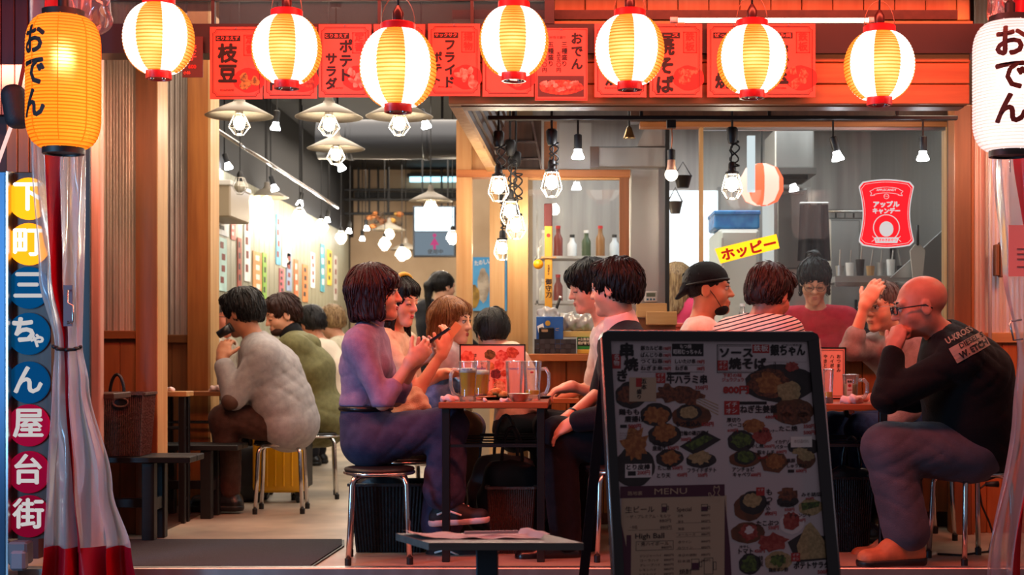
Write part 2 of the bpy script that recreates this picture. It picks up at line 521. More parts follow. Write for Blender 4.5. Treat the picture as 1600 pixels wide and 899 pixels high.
# ================================================================ the setting
M_floor = mat('floor_concrete', '#b7a58f', rough=0.28, col2='#8f8273', scale=2.5, bump=0.03, rough2=0.5)
M_street = mat('street_tile', '#3a2a2a', rough=0.3, col2='#241c1e', scale=5, bump=0.1, rough2=0.6)
M_black = mat('black_paint', '#0b0b0d', rough=0.5)
M_blacksteel = mat('black_steel', '#0d0d10', rough=0.35, spec=0.6)
M_ceil = mat('ceiling_black', '#08090b', rough=0.7, col2='#0d0f12', scale=3)
M_beige = mat('far_wall_beige', '#bfa689', rough=0.8, col2='#a78d70', scale=1.4)
M_dark = mat('beam_dark', '#150d10', rough=0.45, col2='#1f1215', scale=6)
W_orange = wood('wood_orange', '#b06a30', '#8f4f20', 'z')
W_orange_x = wood('wood_orange_x', '#b4713c', '#96562a', 'x')
W_brown = wood('wood_brown', '#8a5029', '#70401f', 'z')
W_brown_x = wood('wood_brown_x', '#80491f', '#673a1a', 'x')
W_light = wood('wood_light', '#c99e6a', '#b58550', 'z')
W_light_x = wood('wood_light_x', '#c39660', '#ab7c48', 'x')
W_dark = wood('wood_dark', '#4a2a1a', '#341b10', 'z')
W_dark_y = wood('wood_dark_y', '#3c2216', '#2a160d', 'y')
W_wall = wood('wall_plank', '#a5a48f', '#86836c', 'z')
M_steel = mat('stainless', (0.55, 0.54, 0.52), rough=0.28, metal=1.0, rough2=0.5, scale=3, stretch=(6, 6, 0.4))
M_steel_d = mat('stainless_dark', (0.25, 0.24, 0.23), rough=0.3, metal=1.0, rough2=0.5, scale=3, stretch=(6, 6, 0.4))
M_chrome = mat('chrome_tube', (0.62, 0.60, 0.58), rough=0.2, metal=1.0)
M_corr = mat('corrugated_zinc', (0.66, 0.53, 0.45), rough=0.3, metal=0.55, rough2=0.55, scale=5, stretch=(2, 2, 0.3), col2=(0.40, 0.33, 0.28))
M_white = mat('white_plain', '#e9e6e1', rough=0.6)
G_pane = clear('window_glass', (0.97, 0.99, 0.98), gloss=0.0, rough=0.01, haze=0.012)
G_dim = clear('transom_glass', (0.75, 0.72, 0.72), gloss=0.03, rough=0.03, haze=0.03)

def pbox(px0, px1, py0, py1, Y, d, mb=None, r=0.0):
    """box whose front face covers a pixel rectangle at depth Y, d deep"""
    a = P(px0, py1, Y); b = P(px1, py0, Y); mb = mb or MB()
    if r: return mb.rbox(a.x, b.x, Y, Y + d, a.z, b.z, r)
    return mb.box(a.x, b.x, Y, Y + d, a.z, b.z)
def zof(py, Y): return CAMZ - (py - VPY) * Y / F_PX
def xof(px, Y): return (px - VPX) * Y / F_PX
def fbox(px0, px1, py0, Y, d, z0=0.0, mb=None, r=0.0):
    """like pbox, but standing on height z0"""
    mb = mb or MB(); f = mb.rbox if r else mb.box
    a = (xof(px0, Y), xof(px1, Y), Y, Y + d, z0, zof(py0, Y))
    return f(*a, r) if r else f(*a)

structure('floor', MB().box(-5, 4, 5.92, 17.2, -0.1, 0), M_floor, 'polished beige concrete floor of the dining room')
structure('ground', MB().box(-6, 6, 1.0, 5.86, -0.12, -0.02), M_street, 'dark street paving in front of the shop')
structure('trim_1', MB().rbox(-5, 4, 5.86, 5.92, -0.1, 0.012, 0.004), M_steel, 'metal threshold rail between street and floor')
structure('ceiling', MB().box(-5, 4, 6.3, 17.2, 3.1, 3.2), M_ceil, 'black painted dining room ceiling')

# left wall of the aisle, boarded up to head height, black above
wl = structure('wall_left', MB().box(-2.72, -2.62, 8.2, 17, 2.28, 3.1).box(-2.72, -2.66, 8.2, 17, 0, 2.28), M_ceil, 'side wall of the dining room with pale boards')
pk = MB().rbox(0, 0.04, 0, 0.196, 0, 2.28, 0.004)
pm = None
for i in range(42):
    if pm is None: o = pk.build('plank', W_wall, wl, local=True); pm = o
    else:
        o = pm.copy(); COL.objects.link(o); o.parent = wl
    o.location = (-2.66, 8.24 + i * 0.2, 0)
structure('wall_back', MB().box(-2.72, 4, 17.0, 17.2, 0, 3.1), M_beige, 'beige plastered wall at the far end of the room')
structure('trim_2', MB().box(-2.6, 0.4, 16.9, 17.0, 2.75, 2.82), M_black)
# boxed-in room behind the kitchen, right of the aisle
structure('wall_inner', MB().box(-0.95, 0.05, 12.2, 12.32, 0, 3.1), M_beige, 'inner wall beside the kitchen passage')
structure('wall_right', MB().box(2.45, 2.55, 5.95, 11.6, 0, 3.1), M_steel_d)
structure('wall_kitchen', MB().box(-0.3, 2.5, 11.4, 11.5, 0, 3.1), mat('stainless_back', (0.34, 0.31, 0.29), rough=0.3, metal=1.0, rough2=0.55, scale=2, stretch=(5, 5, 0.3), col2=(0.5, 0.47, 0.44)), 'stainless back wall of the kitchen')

# facade header
B5 = 5.9
wf = structure('wall_front', MB().box(xof(60, B5), xof(1560, B5), B5, B5 + 0.14, zof(83, B5), zof(37, B5)), M_dark, 'dark steel beam over the shop front')
for (y0, y1) in ((82.5, 97), (98.6, 130.6), (132.2, 162.5)):
    pbox(701, 1515, y0, y1, B5 + 0.03, 0.05, r=0.003).build('plank', W_orange_x, wf)
MB().box(xof(701, B5), xof(1515, B5), B5 + 0.08, B5 + 0.18, zof(162, B5) , zof(84, B5)).build('plank_backing', W_brown_x, wf)
# glowing plank panel over the beam on the right
wt = structure('wall_transom', MB().box(xof(866, 6.2), xof(1520, 6.2), 6.24, 6.3, 2.2, 2.9), W_brown, 'upper wall of pale vertical boards above the beam')
x = 866
while x < 1515:
    pbox(x + 0.4, min(x + 47.6, 1515), -60, 31, 6.2, 0.035, r=0.003).build('plank', W_light, wt); x += 48.4
MB().box(xof(862, 6.05), xof(1520, 6.05), 6.05, 6.24, zof(40, 6.05), zof(33, 6.05)).build('ledge', W_light_x, wt)
structure('trim_3', pbox(851, 866, -60, 38, B5, 0.12), M_dark)
wn = structure('window_1', pbox(120, 852, -4, 0.5, B5 + .04, 0.03), M_dark, 'dark glazed transom strip over the entrance')
for px in (330, 590, 735): pbox(px, px + 5, -60, 37, B5 + 0.04, 0.03).build('mullion', M_dark, wn)
pbox(120, 852, -60, 37, B5 + 0.06, 0.004).build('pane', G_dim, wn)
structure('wall_upper', MB().box(-6, 6, B5, B5 + 0.1, zof(-62, B5), 3.6), M_dark)

# side board of the canopy over the kitchen counter, with its slatted inner face
a = P(701, 164, B5 + 0.05); b = P(762, 269, 7.5)
ts = structure('trim_4', MB().prism([a, a + Vector((0.05, 0, 0)), a + Vector((0.05, 0, 0.03)), a + Vector((0, 0, 0.03))], b - a), W_light, 'pale side board of the canopy over the counter')
for i in range(6):
    o = Vector((0.022 + 0.012 * i, 0, 0.035 + 0.052 * i))
    p = [a + o, a + o + Vector((0.02, 0, 0)), a + o + Vector((0.02, 0, 0.045)), a + o + Vector((0, 0, 0.045))]
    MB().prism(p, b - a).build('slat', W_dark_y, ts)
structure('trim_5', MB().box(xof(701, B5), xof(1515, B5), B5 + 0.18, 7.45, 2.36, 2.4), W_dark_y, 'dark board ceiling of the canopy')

# kitchen front at Y = 7.5
K = 7.5
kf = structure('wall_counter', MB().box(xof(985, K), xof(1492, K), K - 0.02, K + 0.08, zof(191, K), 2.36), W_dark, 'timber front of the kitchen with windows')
fbox(713, 737, 188, K, 0.09).build('post', W_light, kf)
fbox(793, 825, 276, K, 0.09).build('post', W_light, kf)
fbox(765, 788, 276, 9.0, 0.08).build('post', W_light, kf)
pbox(737, 765, 188, 266, K + 0.03, 0.04).build('panel', W_light, kf)
pbox(713, 985, 265, 277, K - 0.01, 0.1, r=0.003).build('rail', W_orange_x, kf)
pbox(968, 983, 277, 560, K, 0.07).build('post', W_brown, kf)
pbox(1093, 1099, 199, 560, K, 0.05).build('post', W_light, kf)
pbox(1040, 1046, 199, 560, K + 0.2, 0.05).build('post', M_black, kf)
pbox(1000, 1492, 190, 198, K - 0.02, 0.1, r=0.002).build('rail', W_orange_x, kf)
pbox(1099, 1480, 198, 203, K, 0.04).build('glazing_bar', M_steel, kf)
fbox(1479, 1491, 198, K - 0.02, 0.1).build('post', W_light, kf)
w2 = structure('window_2', pbox(825, 968, 277, 281, K + 0.02, 0.03), W_light_x, 'kitchen side window in a timber frame')
pbox(825, 968, 281, 560, K + 0.035, 0.006).build('pane', G_pane, w2)
w3 = structure('window_3', pbox(1099, 1480, 553, 562, K + 0.02, 0.03), M_steel, 'wide kitchen window over the counter')
pbox(1099, 1479, 203, 555, K + 0.035, 0.006).build('pane', G_pane, w3)
# counter front and worktop
cz = zof(553, 7.3)
wc = structure('wall_counter_front', MB().box(xof(828, K), xof(1490, K), 7.42, 7.48, 0, cz - 0.04), W_brown, 'boarded counter front below the kitchen windows')
x = 828
while x < 1490:
    x2 = min(x + 57, 1490)
    MB().rbox(xof(x, K) + .002, xof(x2, K) - .002, 7.395, 7.42, 0.06, cz - 0.04, 0.003).build('plank', W_orange, wc); x = x2
MB().rbox(xof(826, 7.3), xof(1492, 7.3), 7.30, 7.56, cz - 0.04, cz, 0.004).build('worktop', W_orange_x, wc)

# left part of the shop front: two stepped bays of corrugated metal over boards
def corrugated(name, px0, px1, py0, py1, Y, parent, per=0.031, amp=0.007, m=None):
    x0, x1 = xof(px0, Y), xof(px1, Y); n = int((x1 - x0) / per * 10)
    z0, z1 = zof(py1, Y), zof(py0, Y)
    mb = MB().grid(lambda u, v: (x0 + (x1 - x0) * u, Y - amp * math.sin((x1 - x0) * u / per * 2 * math.pi), z0 + (z1 - z0) * v), n, 1)
    return mb.build(name, m or M_corr, parent, smooth=True)
Y1, Y2 = 7.0, 8.2
b1 = structure('wall_bay_1', MB().box(xof(60, Y1), xof(213, Y1), Y1 + 0.05, Y1 + 0.12, 0, 2.9), W_dark, 'entrance bay of corrugated metal over dark boards')
corrugated('corrugated_sheet', 60, 212, -40, 518, Y1 + 0.03, b1)
pbox(150, 212, 517, 530, Y1, 0.05, r=0.003).build('rail', W_brown_x, b1)
for (q0, q1) in ((136, 161), (161.5, 187), (187.5, 212)):
    fbox(q0, q1, 530, Y1 + 0.025, 0.03, r=0.003).build('plank', W_brown, b1)
fbox(212, 245, -60, Y1 - 0.02, 0.165).build('post', W_brown, b1)
fbox(245, 246.5, -60, Y1 - 0.022, 0.17).build('post_edge', W_light, b1)  # pale wood puts the interior light onto the post's side face
b2 = structure('wall_bay_2', MB().box(xof(236, Y2), xof(293, Y2), Y2 + 0.05, Y2 + 0.1, 0, 2.9), W_dark, 'inner bay of corrugated metal over brown boards')
corrugated('corrugated_sheet', 240, 293, -40, 524, Y2 + 0.03, b2)
pbox(240, 293, 523, 536, Y2, 0.05, r=0.003).build('rail', W_brown_x, b2)
for (q0, q1) in ((240, 268), (268.5, 293)):
    fbox(q0, q1, 536, Y2 + 0.025, 0.03, r=0.003).build('plank', W_brown, b2)
fbox(293, 325, -60, Y2 - 0.02, 0.2).build('post', W_orange, b2)
fbox(325, 329, -60, Y2 - 0.022, 0.2).build('post_edge', W_light, b2)  # lighter wood stands in for interior light on this side
structure('trim_6', MB().box(xof(245, Y1), xof(258, Y2), Y1 + .15, Y2, 0, 0.01), W_dark)
# trim post behind the vinyl and dark wall at the far left
structure('trim_7', fbox(141, 156, -60, 6.3, 0.06, r=0.006), wood('wood_pinkish', '#c79684', '#a97563', 'z'), 'pale timber jamb behind the gathered vinyl')
structure('dark_gap_strip', fbox(122, 140, -60, 6.4, 0.06), M_dark)  # shaded gap beside the jamb, put in as a dark strip
wx = structure('wall_outer_left', MB().box(-4.6, xof(60, 6.2), 6.2, 6.3, 0, 3.4), mat('dark_red_board', '#3a1216', rough=0.6), 'dark red boarded wall at the street corner')
for i in range(20):
    pbox(-355 + i * 21, -355 + i * 21 + 20, -60, 180 if i > 14 else 880, 6.15, 0.04, r=0.003).build('plank', wood('wood_red', '#4b161a', '#360f13', 'z'), wx)
for i in range(3):
    pbox(10 + i * 18, 10 + i * 18 + 17, 181, 270, 6.12, 0.05, r=0.003).build('plank', W_brown, wx)
structure('trim_9', fbox(-30, 9, 268, 5.7, 0.1, -0.02, r=0.004), mat('blue_lit_steel', '#35506b', rough=0.35, metal=0.6), 'steel frame edge beside the round-character signboard')  # blue light on the frame is put into its base colour
structure('trim_10', fbox(9, 12.5, 268, 5.69, 0.1, -0.02), mat('grey_alu', (0.6, 0.6, 0.62), rough=0.3, metal=1))

# right end: pilaster, corrugated bay and boards
Y3 = 7.05
wr = structure('wall_bay_3', MB().box(xof(1490, Y3), xof(1720, Y3), Y3 + 0.06, Y3 + 0.12, 0, 2.9), W_dark, 'corrugated bay at the end of the shop front')
fbox(1491, 1518, 164, Y3 - 0.06, 0.12, r=0.004).build('post', W_brown, wr)
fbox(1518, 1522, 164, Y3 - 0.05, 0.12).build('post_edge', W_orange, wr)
corrugated('corrugated_sheet', 1522, 1700, -40, 521, Y3 + 0.02, wr, per=0.024, amp=0.005, m=mat('corrugated_pale', (0.80, 0.68, 0.58), rough=0.32, metal=0.5, rough2=0.55, scale=5, stretch=(2, 2, .3)))
pbox(1518, 1600, 520, 536, Y3, 0.05, r=0.003).build('rail', W_light_x, wr)
for i in range(4):
    fbox(1518 + i * 24, 1541.5 + i * 24, 536, Y3 + 0.02, 0.03, r=0.003).build('plank', W_orange, wr)
MB().tube([P(1547, 60, Y3 - .03), P(1547, 640, Y3 - .03)], 0.009, 10).build('conduit', mat('pipe_cream', '#cdbfae', rough=.4), wr, smooth=True)
pbox(1556, 1562, 382, 431, Y3 - .06, 0.05, r=.003).build('bracket', W_brown, wr)
pbox(1563.5, 1570, 378, 433, Y3 - .06, 0.05, r=.003).build('bracket', W_brown, wr)
# low boarding right of the second table
wlow = structure('wall_low', fbox(1400, 1500, 640, 7.32, 0.05), W_dark)
for px in (1402, 1430, 1458):
    fbox(px, px + 26, 650, 7.29, 0.03, 0.08, r=.003).build('plank', W_brown, wlow)
structure('trim_11', fbox(1395, 1500, 838, 7.26, 0.03), W_dark)
# ================================================================ paper lanterns
def paper(name, col, strength, scat):
    """lantern paper: glows, and scatters the bulb inside mostly forward"""
    if name in MATS: return MATS[name]
    m = bpy.data.materials.new(name); m.use_nodes = True
    nt = m.node_tree; nt.nodes.clear(); N = nt.nodes.new; L = nt.links.new
    out = N('ShaderNodeOutputMaterial'); e = N('ShaderNodeEmission'); e.inputs[0].default_value = C4(col); e.inputs[1].default_value = strength
    t = N('ShaderNodeBsdfTranslucent'); t.inputs[0].default_value = C4(scat)
    r = N('ShaderNodeBsdfRefraction'); r.inputs['Color'].default_value = C4(scat); r.inputs['Roughness'].default_value = 0.85; r.inputs['IOR'].default_value = 1.35
    mx = N('ShaderNodeMixShader'); mx.inputs[0].default_value = 0.85
    L(t.outputs[0], mx.inputs[1]); L(r.outputs[0], mx.inputs[2])
    a = N('ShaderNodeAddShader'); L(e.outputs[0], a.inputs[0]); L(mx.outputs[0], a.inputs[1]); L(a.outputs[0], out.inputs[0])
    MATS[name] = m
    return m
PA_w = paper('paper_white', (1, 0.88, 0.82), 3.0, (0.9, 0.85, 0.8))
PA_wr = paper('paper_white_rib', (1, 0.80, 0.68), 2.1, (0.8, 0.7, 0.6))
PA_o = paper('paper_orange', (1, 0.29, 0.012), 1.05, (0.9, 0.45, 0.2))
PA_or = paper('paper_orange_rib', (1, 0.17, 0.005), 0.85, (0.8, 0.25, 0.05))
PA_big = paper('paper_amber', (1, 0.29, 0.012), 0.98, (0.9, 0.5, 0.22))
PA_bigr = paper('paper_amber_rib', (0.95, 0.16, 0.005), 0.75, (0.7, 0.3, 0.08))
PA_bw = paper('paper_white_soft', (1, 0.80, 0.78), 0.93, (0.85, 0.8, 0.78))
PA_bwr = paper('paper_white_soft_rib', (0.95, 0.55, 0.48), 0.8, (0.7, 0.6, 0.55))
M_redcap = mat('lantern_red_cap', '#c00f14', rough=0.35, spec=0.6)
M_wire = mat('wire_copper', (0.45, 0.25, 0.15), rough=0.4, metal=1)
M_cord = mat('cord_black', '#101012', rough=0.6)
M_ink = mat('ink_black', '#120a0a', rough=0.7)
M_inkred = mat('ink_red', '#b3201c', rough=0.7)
M_inkblue = mat('ink_blue', '#1f4da0', rough=0.7)
M_bulb = emit('bulb_warm', (1.0, 0.84, 0.62), 150)
M_bulbc = emit('bulb_cool', (0.95, 0.96, 1.0), 110)

def point(name, loc, power, col, rad, parent=None):
    l = bpy.data.lights.new(name, 'POINT'); l.energy = power; l.color = col; l.shadow_soft_size = rad
    o = bpy.data.objects.new(name, l); COL.objects.link(o)
    if parent is not None: o.parent = parent; o.location = Vector(loc) - ORIG[parent.name]
    else: o.location = loc
    return o
def panel_mesh(prof, ribs, a0, a1, c, R0, mats, parent, nseg=6):
    """one gore of lantern paper with its proud bamboo ribs; prof(t) -> (r, z) for t in 0..1"""
    vs = []; fs = []; mi = []
    rows = []
    for i in range(ribs):
        for q, lift in ((0.0, 0.0), (0.30, 0.0035), (0.62, 0.0035), (0.66, 0.0012)):
            rows.append(((i + q) / ribs, lift, 1 if 0.25 < q < 0.6 else 0))
    rows.append((1.0, 0.0, 0))
    for (t, lift, m) in rows:
        r, z = prof(t)
        for k in range(nseg + 1):
            a = a0 + (a1 - a0) * k / nseg
            vs.append((c.x + (r + lift) * math.sin(a), c.y - (r + lift) * math.cos(a), c.z + z))
    n1 = nseg + 1
    for j in range(len(rows) - 1):
        for k in range(nseg):
            b = j * n1 + k; fs.append((b, b + n1, b + n1 + 1, b + 1)); mi.append(rows[j][2])
    mb = MB(); mb.v = vs; mb.f = fs
    o = mb.build('paper_panel', mats[0], parent, smooth=True)
    o.data.materials.append(mats[1]); o.data.polygons.foreach_set('material_index', mi)
    return o
def round_lantern(cx, y0, y1, width, Y, label, cap=10, off=0.0, swap=False):
    Rr = W(width, Y) / 2; zt, zb = zof(y0, Y), zof(y1, Y); H = zt - zb
    c = Vector((xof(cx, Y), Y, (zt + zb) / 2))
    t = thing('paper_lantern', (c.x, c.y, zb), label, 'lantern', 'striped paper lanterns along the shop front')
    th = R(66)
    def prof(q):
        a = -th + 2 * th * q
        return Rr * math.cos(a) ** 0.86, H / 2 * math.sin(a) / math.sin(th)
    for i in range(8):
        a0 = off + (i - 0.5) * math.pi / 4; org = (i % 2 == 0)
        panel_mesh(prof, 24, a0, a0 + math.pi / 4, c, Rr, (PA_o, PA_or) if org else (PA_w, PA_wr), t)
    rc = Rr * 0.47; ch = W(cap, Y)
    MB().lathe([(rc * .8, H / 2 - .004), (rc, H / 2 - .004), (rc, H / 2 + ch), (rc * .93, H / 2 + ch + .003), (rc * .8, H / 2 + ch)], c, 28, caps=False).build('top_ring', M_redcap, t, True, sharp=40)
    rb = Rr * 0.37
    MB().lathe([(0, -H / 2 - ch * .9), (rb * .82, -H / 2 - ch * .9), (rb * .84, -H / 2 - ch * 1.1), (rb, -H / 2 - ch * 1.1), (rb, -H / 2 + .004), (rb * .8, -H / 2 + .004)], c, 28, caps=False).build('bottom_ring', M_redcap, t, True, sharp=40)
    for s in (-1, 1):
        MB().ball(c + Vector((s * rb * .45, -rb * .3, -H / 2 - ch * 1.0)), 0.008, 8, 6).build('base_screw', M_chrome, t, True)
    top = c + Vector((0, 0, H / 2 + ch))
    pts = [top + Vector((rc * .95 * math.cos(a), 0, 0.10 * math.sin(a))) for a in [math.pi * i / 14 for i in range(15)]]
    MB().tube(pts, 0.0016, 5).build('wire_handle', M_wire, t, True)
    MB().lathe([(0.013, 0), (0.02, .012), (0.02, .05), (0.012, .065), (0.006, .075)], top + Vector((0, 0, -.01)), 14).build('socket', mat('socket_brown', '#3a130e', rough=.3), t, True, sharp=40)
    MB().tube([top + Vector((0, 0, .06)), top + Vector((0.004, 0, .3)), top + Vector((0.01, 0.02, .75))], 0.004, 6).build('cord', M_cord, t, True)
    point('lantern_bulb_light', c + Vector((0, 0, 0.01)), 0.14, (1, 0.86, 0.84), 0.035, t)
    return t
LAN = [(248, 8, 113, 107, 5.4, 'striped lantern at the far left of the row, above corrugated metal', 0.0),
       (448, 27, 128, 106, 5.4, 'striped lantern in front of the tomato poster', 0.06),
       (622, 48, 165, 117, 4.9, 'largest striped lantern, hanging lowest over a shaded lamp', -0.08),
       (803, 14, 116, 106, 5.4, 'striped lantern between the fried potato and price list posters', 0.0),
       (984, 27, 130, 106, 5.4, 'striped lantern beside the sauce noodle poster', -0.3),
       (1175, 43, 143, 107, 5.4, 'striped lantern hanging over the double griddle poster', 0.0),
       (1374, 52, 154, 107, 5.4, 'striped lantern alone in front of bare boards', 0.02)]
for (cx, y0, y1, w, Y, lab, off) in LAN: round_lantern(cx, y0, y1, w, Y, lab, 10, off)

def long_lantern(cx, y0, y1, width, Y, label, mats, word, ang, chh, chw, bulbz, inkm):
    Rr = W(width, Y) / 2; zt, zb = zof(y0, Y), zof(y1, Y); H = zt - zb
    c = Vector((xof(cx, Y), Y, (zt + zb) / 2))
    t = thing('oden_lantern', (c.x, c.y, zb), label, 'lantern')
    def prof(q):
        z = (q - 0.5) * 2
        e = max(0, (abs(z) - 0.52) / 0.48)
        return Rr * (1 - 0.52 * (1 - math.sqrt(max(0, 1 - e ** 2.4 * 0.98)))) , H / 2 * z
    for i in range(8):
        a0 = i * math.pi / 4 + 0.2
        panel_mesh(prof, 40, a0, a0 + math.pi / 4, c, Rr, mats, t, 5)
        pts = [(c.x + (prof(q / 20)[0] + .003) * math.sin(a0), c.y - (prof(q / 20)[0] + .003) * math.cos(a0), c.z + prof(q / 20)[1]) for q in range(21)]
        MB().tube(pts, 0.0018, 5).build('seam_cord', mats[1], t, True)
    rc = Rr * 0.58; ch = W(9, Y)
    MB().lathe([(rc * .8, H / 2 - .006), (rc, H / 2 - .006), (rc, H / 2 + ch), (rc * .8, H / 2 + ch)], c, 28, caps=False).build('top_ring', M_black, t, True, sharp=40)
    MB().lathe([(0, -H / 2 - ch * .7), (rc * .8, -H / 2 - ch * .7), (rc * .82, -H / 2 - ch), (rc, -H / 2 - ch), (rc, -H / 2 + .006)], c, 28, caps=False).build('bottom_ring', M_black, t, True, sharp=40)
    MB().tube([c + Vector((0, 0, -H / 2 - ch)), c + Vector((0, -.005, -H / 2 - ch - .06))], 0.0015, 5).build('pull_wire', M_chrome, t)
    top = c + Vector((0, 0, H / 2 + ch))
    MB().lathe([(0.02, -.01), (0.02, .05), (0.01, .06), (.006, .2), (.006, .5)], top, 12).build('socket', M_black, t, True, sharp=40)
    tx = ([], []); yy = 0
    for ch_ in word:
        text2d(tx, ch_, 0, yy, chh, 0.035, 'c', wscale=chw / chh); yy += chh * 0.98
    mb = MB()
    for (x, y, dl) in tx[0]:
        a = ang + x / Rr
        z = c.z + yy / 2 - y + H * 0.03
        r = prof(min(max((z - c.z) / H + .5, 0), 1))[0] + 0.0055 + dl
        mb.v.append((c.x + r * math.sin(a), c.y - r * math.cos(a), z))
    mb.f = tx[1]
    mb.build('brush_lettering', inkm, t)
    point('lantern_bulb_light', c + Vector((0, 0, bulbz)), 1.0, (1, 0.8, 0.6), 0.03, t)
    return t
long_lantern(99, 26, 232, 110, 5.35, 'tall amber lantern with black brush lettering above the gathered vinyl', (PA_big, PA_bigr), 'おでん', -0.52, 0.122, 0.112, 0.10, M_ink)
long_lantern(1578, 35, 236, 111, 5.35, 'tall white lantern with dark brush lettering at the end of the front', (PA_bw, PA_bwr), 'おでん', -0.28, 0.128, 0.120, 0.05, mat('ink_maroon', '#2a0608', rough=.7))

# ================================================================ menu posters on the beam
M_post = mat('poster_paper', '#ee5a48', rough=0.6, col2='#e24a3a', scale=3)
M_postd = mat('poster_dark', '#4a1a18', rough=0.5)
M_stamp = mat('poster_stamp', '#c32a22', rough=0.7)
def food(name, c1, c2, sc=60): return mat('print_' + name, c1, rough=0.5, col2=c2, scale=sc, detail=6, contrast=(0.42, 0.6))
FD_red = food('fried', '#d24a2a', '#7e1c12'); FD_green = food('beans', '#b8862e', '#5d4a12', 70); FD_pink = food('salad', '#f0907c', '#c9503f', 40)
FD_brown = food('noodles', '#8e2a18', '#d96a4a', 80)
def poster(px0, px1, py0, py1, label, tag_, word, roman, stamp, fm, kind='std', Y=5.87, cols=1):
    a = P(px0, py0, Y); b = P(px1, py1, Y); w = b.x - a.x; h = a.z - b.z
    t = thing('menu_poster', (a.x + w / 2, Y, b.z), label, 'poster', 'red menu posters along the beam')
    MB().box(a.x, b.x, Y, Y + 0.004, b.z, a.z).build('sheet', M_post if kind != 'dark' else M_postd, t)
    sh = Sheet(lambda x, y, l: (a.x + x, Y - l, a.z - y))
    if kind == 'std':
        m = 0.012; q = 0.014
        for (o, tt) in ((m, 0.0022), (m + 0.0045, 0.001)):
            x0, y0, x1, y1 = o, o, w - o, h - o
            sh.stroke(M_ink, [(x0 + q, y0), (x1 - q, y0)], tt); sh.stroke(M_ink, [(x0 + q, y1), (x1 - q, y1)], tt)
            sh.stroke(M_ink, [(x0, y0 + q), (x0, y1 - q)], tt); sh.stroke(M_ink, [(x1, y0 + q), (x1, y1 - q)], tt)
            for (cx, cy, a0) in ((x0, y0, 0), (x1, y0, 90), (x1, y1, 180), (x0, y1, 270)):
                pts = [(cx + q * math.cos(R(a0 + 90 * k / 5)), cy + q * math.sin(R(a0 + 90 * k / 5))) for k in range(6)]
                sh.stroke(M_ink, pts, tt)
        if fm is not None:
            rg = random.Random(label)
            sh.disc(M_stamp, w * .74, h * .74, w * .30, h * .17, lift=0.0005, wob=.03, seed=1)
            for i in range(9):
                sh.disc(fm, w * .74 + rg.uniform(-.16, .16) * w, h * .74 + rg.uniform(-.1, .1) * h, w * rg.uniform(.05, .1), h * rg.uniform(.025, .06), lift=0.0007 + i * 1e-4, wob=.15, seed=i, rot=rg.uniform(0, 3), n=12)
        if tag_:
            sh.rect(M_ink, w * .11, h * .12, w * .58, h * .20, lift=0.0008)
            sh.text(M_post, tag_, w * .13, h * .132, h * .06, bold=0.02, width=w * .42)
        if stamp:
            sh.frame(M_stamp, w * .64, h * .11, w * .90, h * .40, 0.004)
            sh.text(M_stamp, stamp, w * .77, h * .12, h * .13, bold=0.03, vert=True)
        for (s, x, y, hh) in word:
            sh.text(M_ink, s, w * x, h * y, h * hh, bold=0.045, vert=True)
        if roman: sh.text(M_ink, roman, w * .2, h * .86, h * .035, bold=0.01, width=w * .26)
    elif kind == 'oden':
        sh.frame(M_stamp, .004, .004, w - .004, h - .004, .003)
        sh.text(M_ink, 'おでん', w * .80, h * .07, h * .17, bold=.04, vert=True)
        sh.text(M_ink, '三種盛り', w * .56, h * .19, h * .085, bold=.02, vert=True); sh.text(M_ink, '五五〇円', w * .45, h * .33, h * .07, bold=.02, vert=True)
        sh.text(M_ink, '五種盛り', w * .30, h * .19, h * .085, bold=.02, vert=True); sh.text(M_ink, '八八〇円', w * .18, h * .33, h * .07, bold=.02, vert=True)
        sh.text(M_ink, 'うちのお任せ盛り', w * .1, h * .11, h * .04, bold=.01, width=w * .48)
        sh.rect(M_postd, w * .05, h * .66, w * .93, h * .95, lift=.0005)
        sh.disc(FD_red, w * .5, h * .82, w * .42, h * .10, lift=.0007, wob=.05)
        rg = random.Random(4)
        for i in range(14):
            sh.disc(FD_pink, w * (.14 + .05 * i), h * (.80 + rg.uniform(-.06, .07)), w * .05, h * .03, lift=.0009 + i * 1e-4, wob=.2, seed=i, n=12)
    else:
        sh.text(M_post, '餃子', w * .5, h * .2, h * .2, bold=.03, vert=True)
        sh.text(M_stamp, '600', w * .3, h * .68, h * .13, bold=.04); sh.text(M_post, '小鉢', w * .05, h * .85, h * .09, bold=.02)
    sh.build(t)
    MB().lathe([(0.004, 0), (0.004, .004)], (a.x + w / 2, Y - .004, a.z - .006), 8, axis='y').build('pin', M_chrome, t)
poster(285, 317, 57, 121, 'small dark dumpling poster behind the end lantern', '', (), '', '', None, 'dark')
poster(328, 410, 42, 155, 'red poster for green soybeans with a bowl of pods', 'とりあえず', (('枝豆', .34, .25, .27),), 'EDAMAME', '定番', FD_green)
poster(412, 495, 42, 154, 'red tomato poster mostly hidden by a lantern', 'とりあえず', (('トマト', .2, .3, .2),), 'TOMATO', '定番', FD_red)
poster(498, 580, 38, 152, 'red potato salad poster with two columns of lettering', 'とりあえず', (('ポテト', .52, .22, .19), ('サラダ', .24, .40, .165)), 'POTATO', '定番', FD_pink)
poster(584, 664, 38, 152, 'red poster hidden behind the largest lantern', 'とりあえず', (('キャベツ', .35, .24, .16),), 'CABBAGE', '定番', FD_green)
poster(669, 750, 37, 150, 'red fried potato poster with a crisp-fry stamp', 'サックサク', (('フライド', .42, .22, .165), ('ポテト', .17, .40, .15)), 'POTATO', '揚物', FD_pink)
poster(754, 834, 40, 151, 'red grilled skewer poster with a torn lower edge', '', (('串焼', .35, .2, .2),), '', '', FD_brown)
poster(836, 918, 44, 157, 'red price list poster with a stewed pot photo', '', (), '', '', None, 'oden')
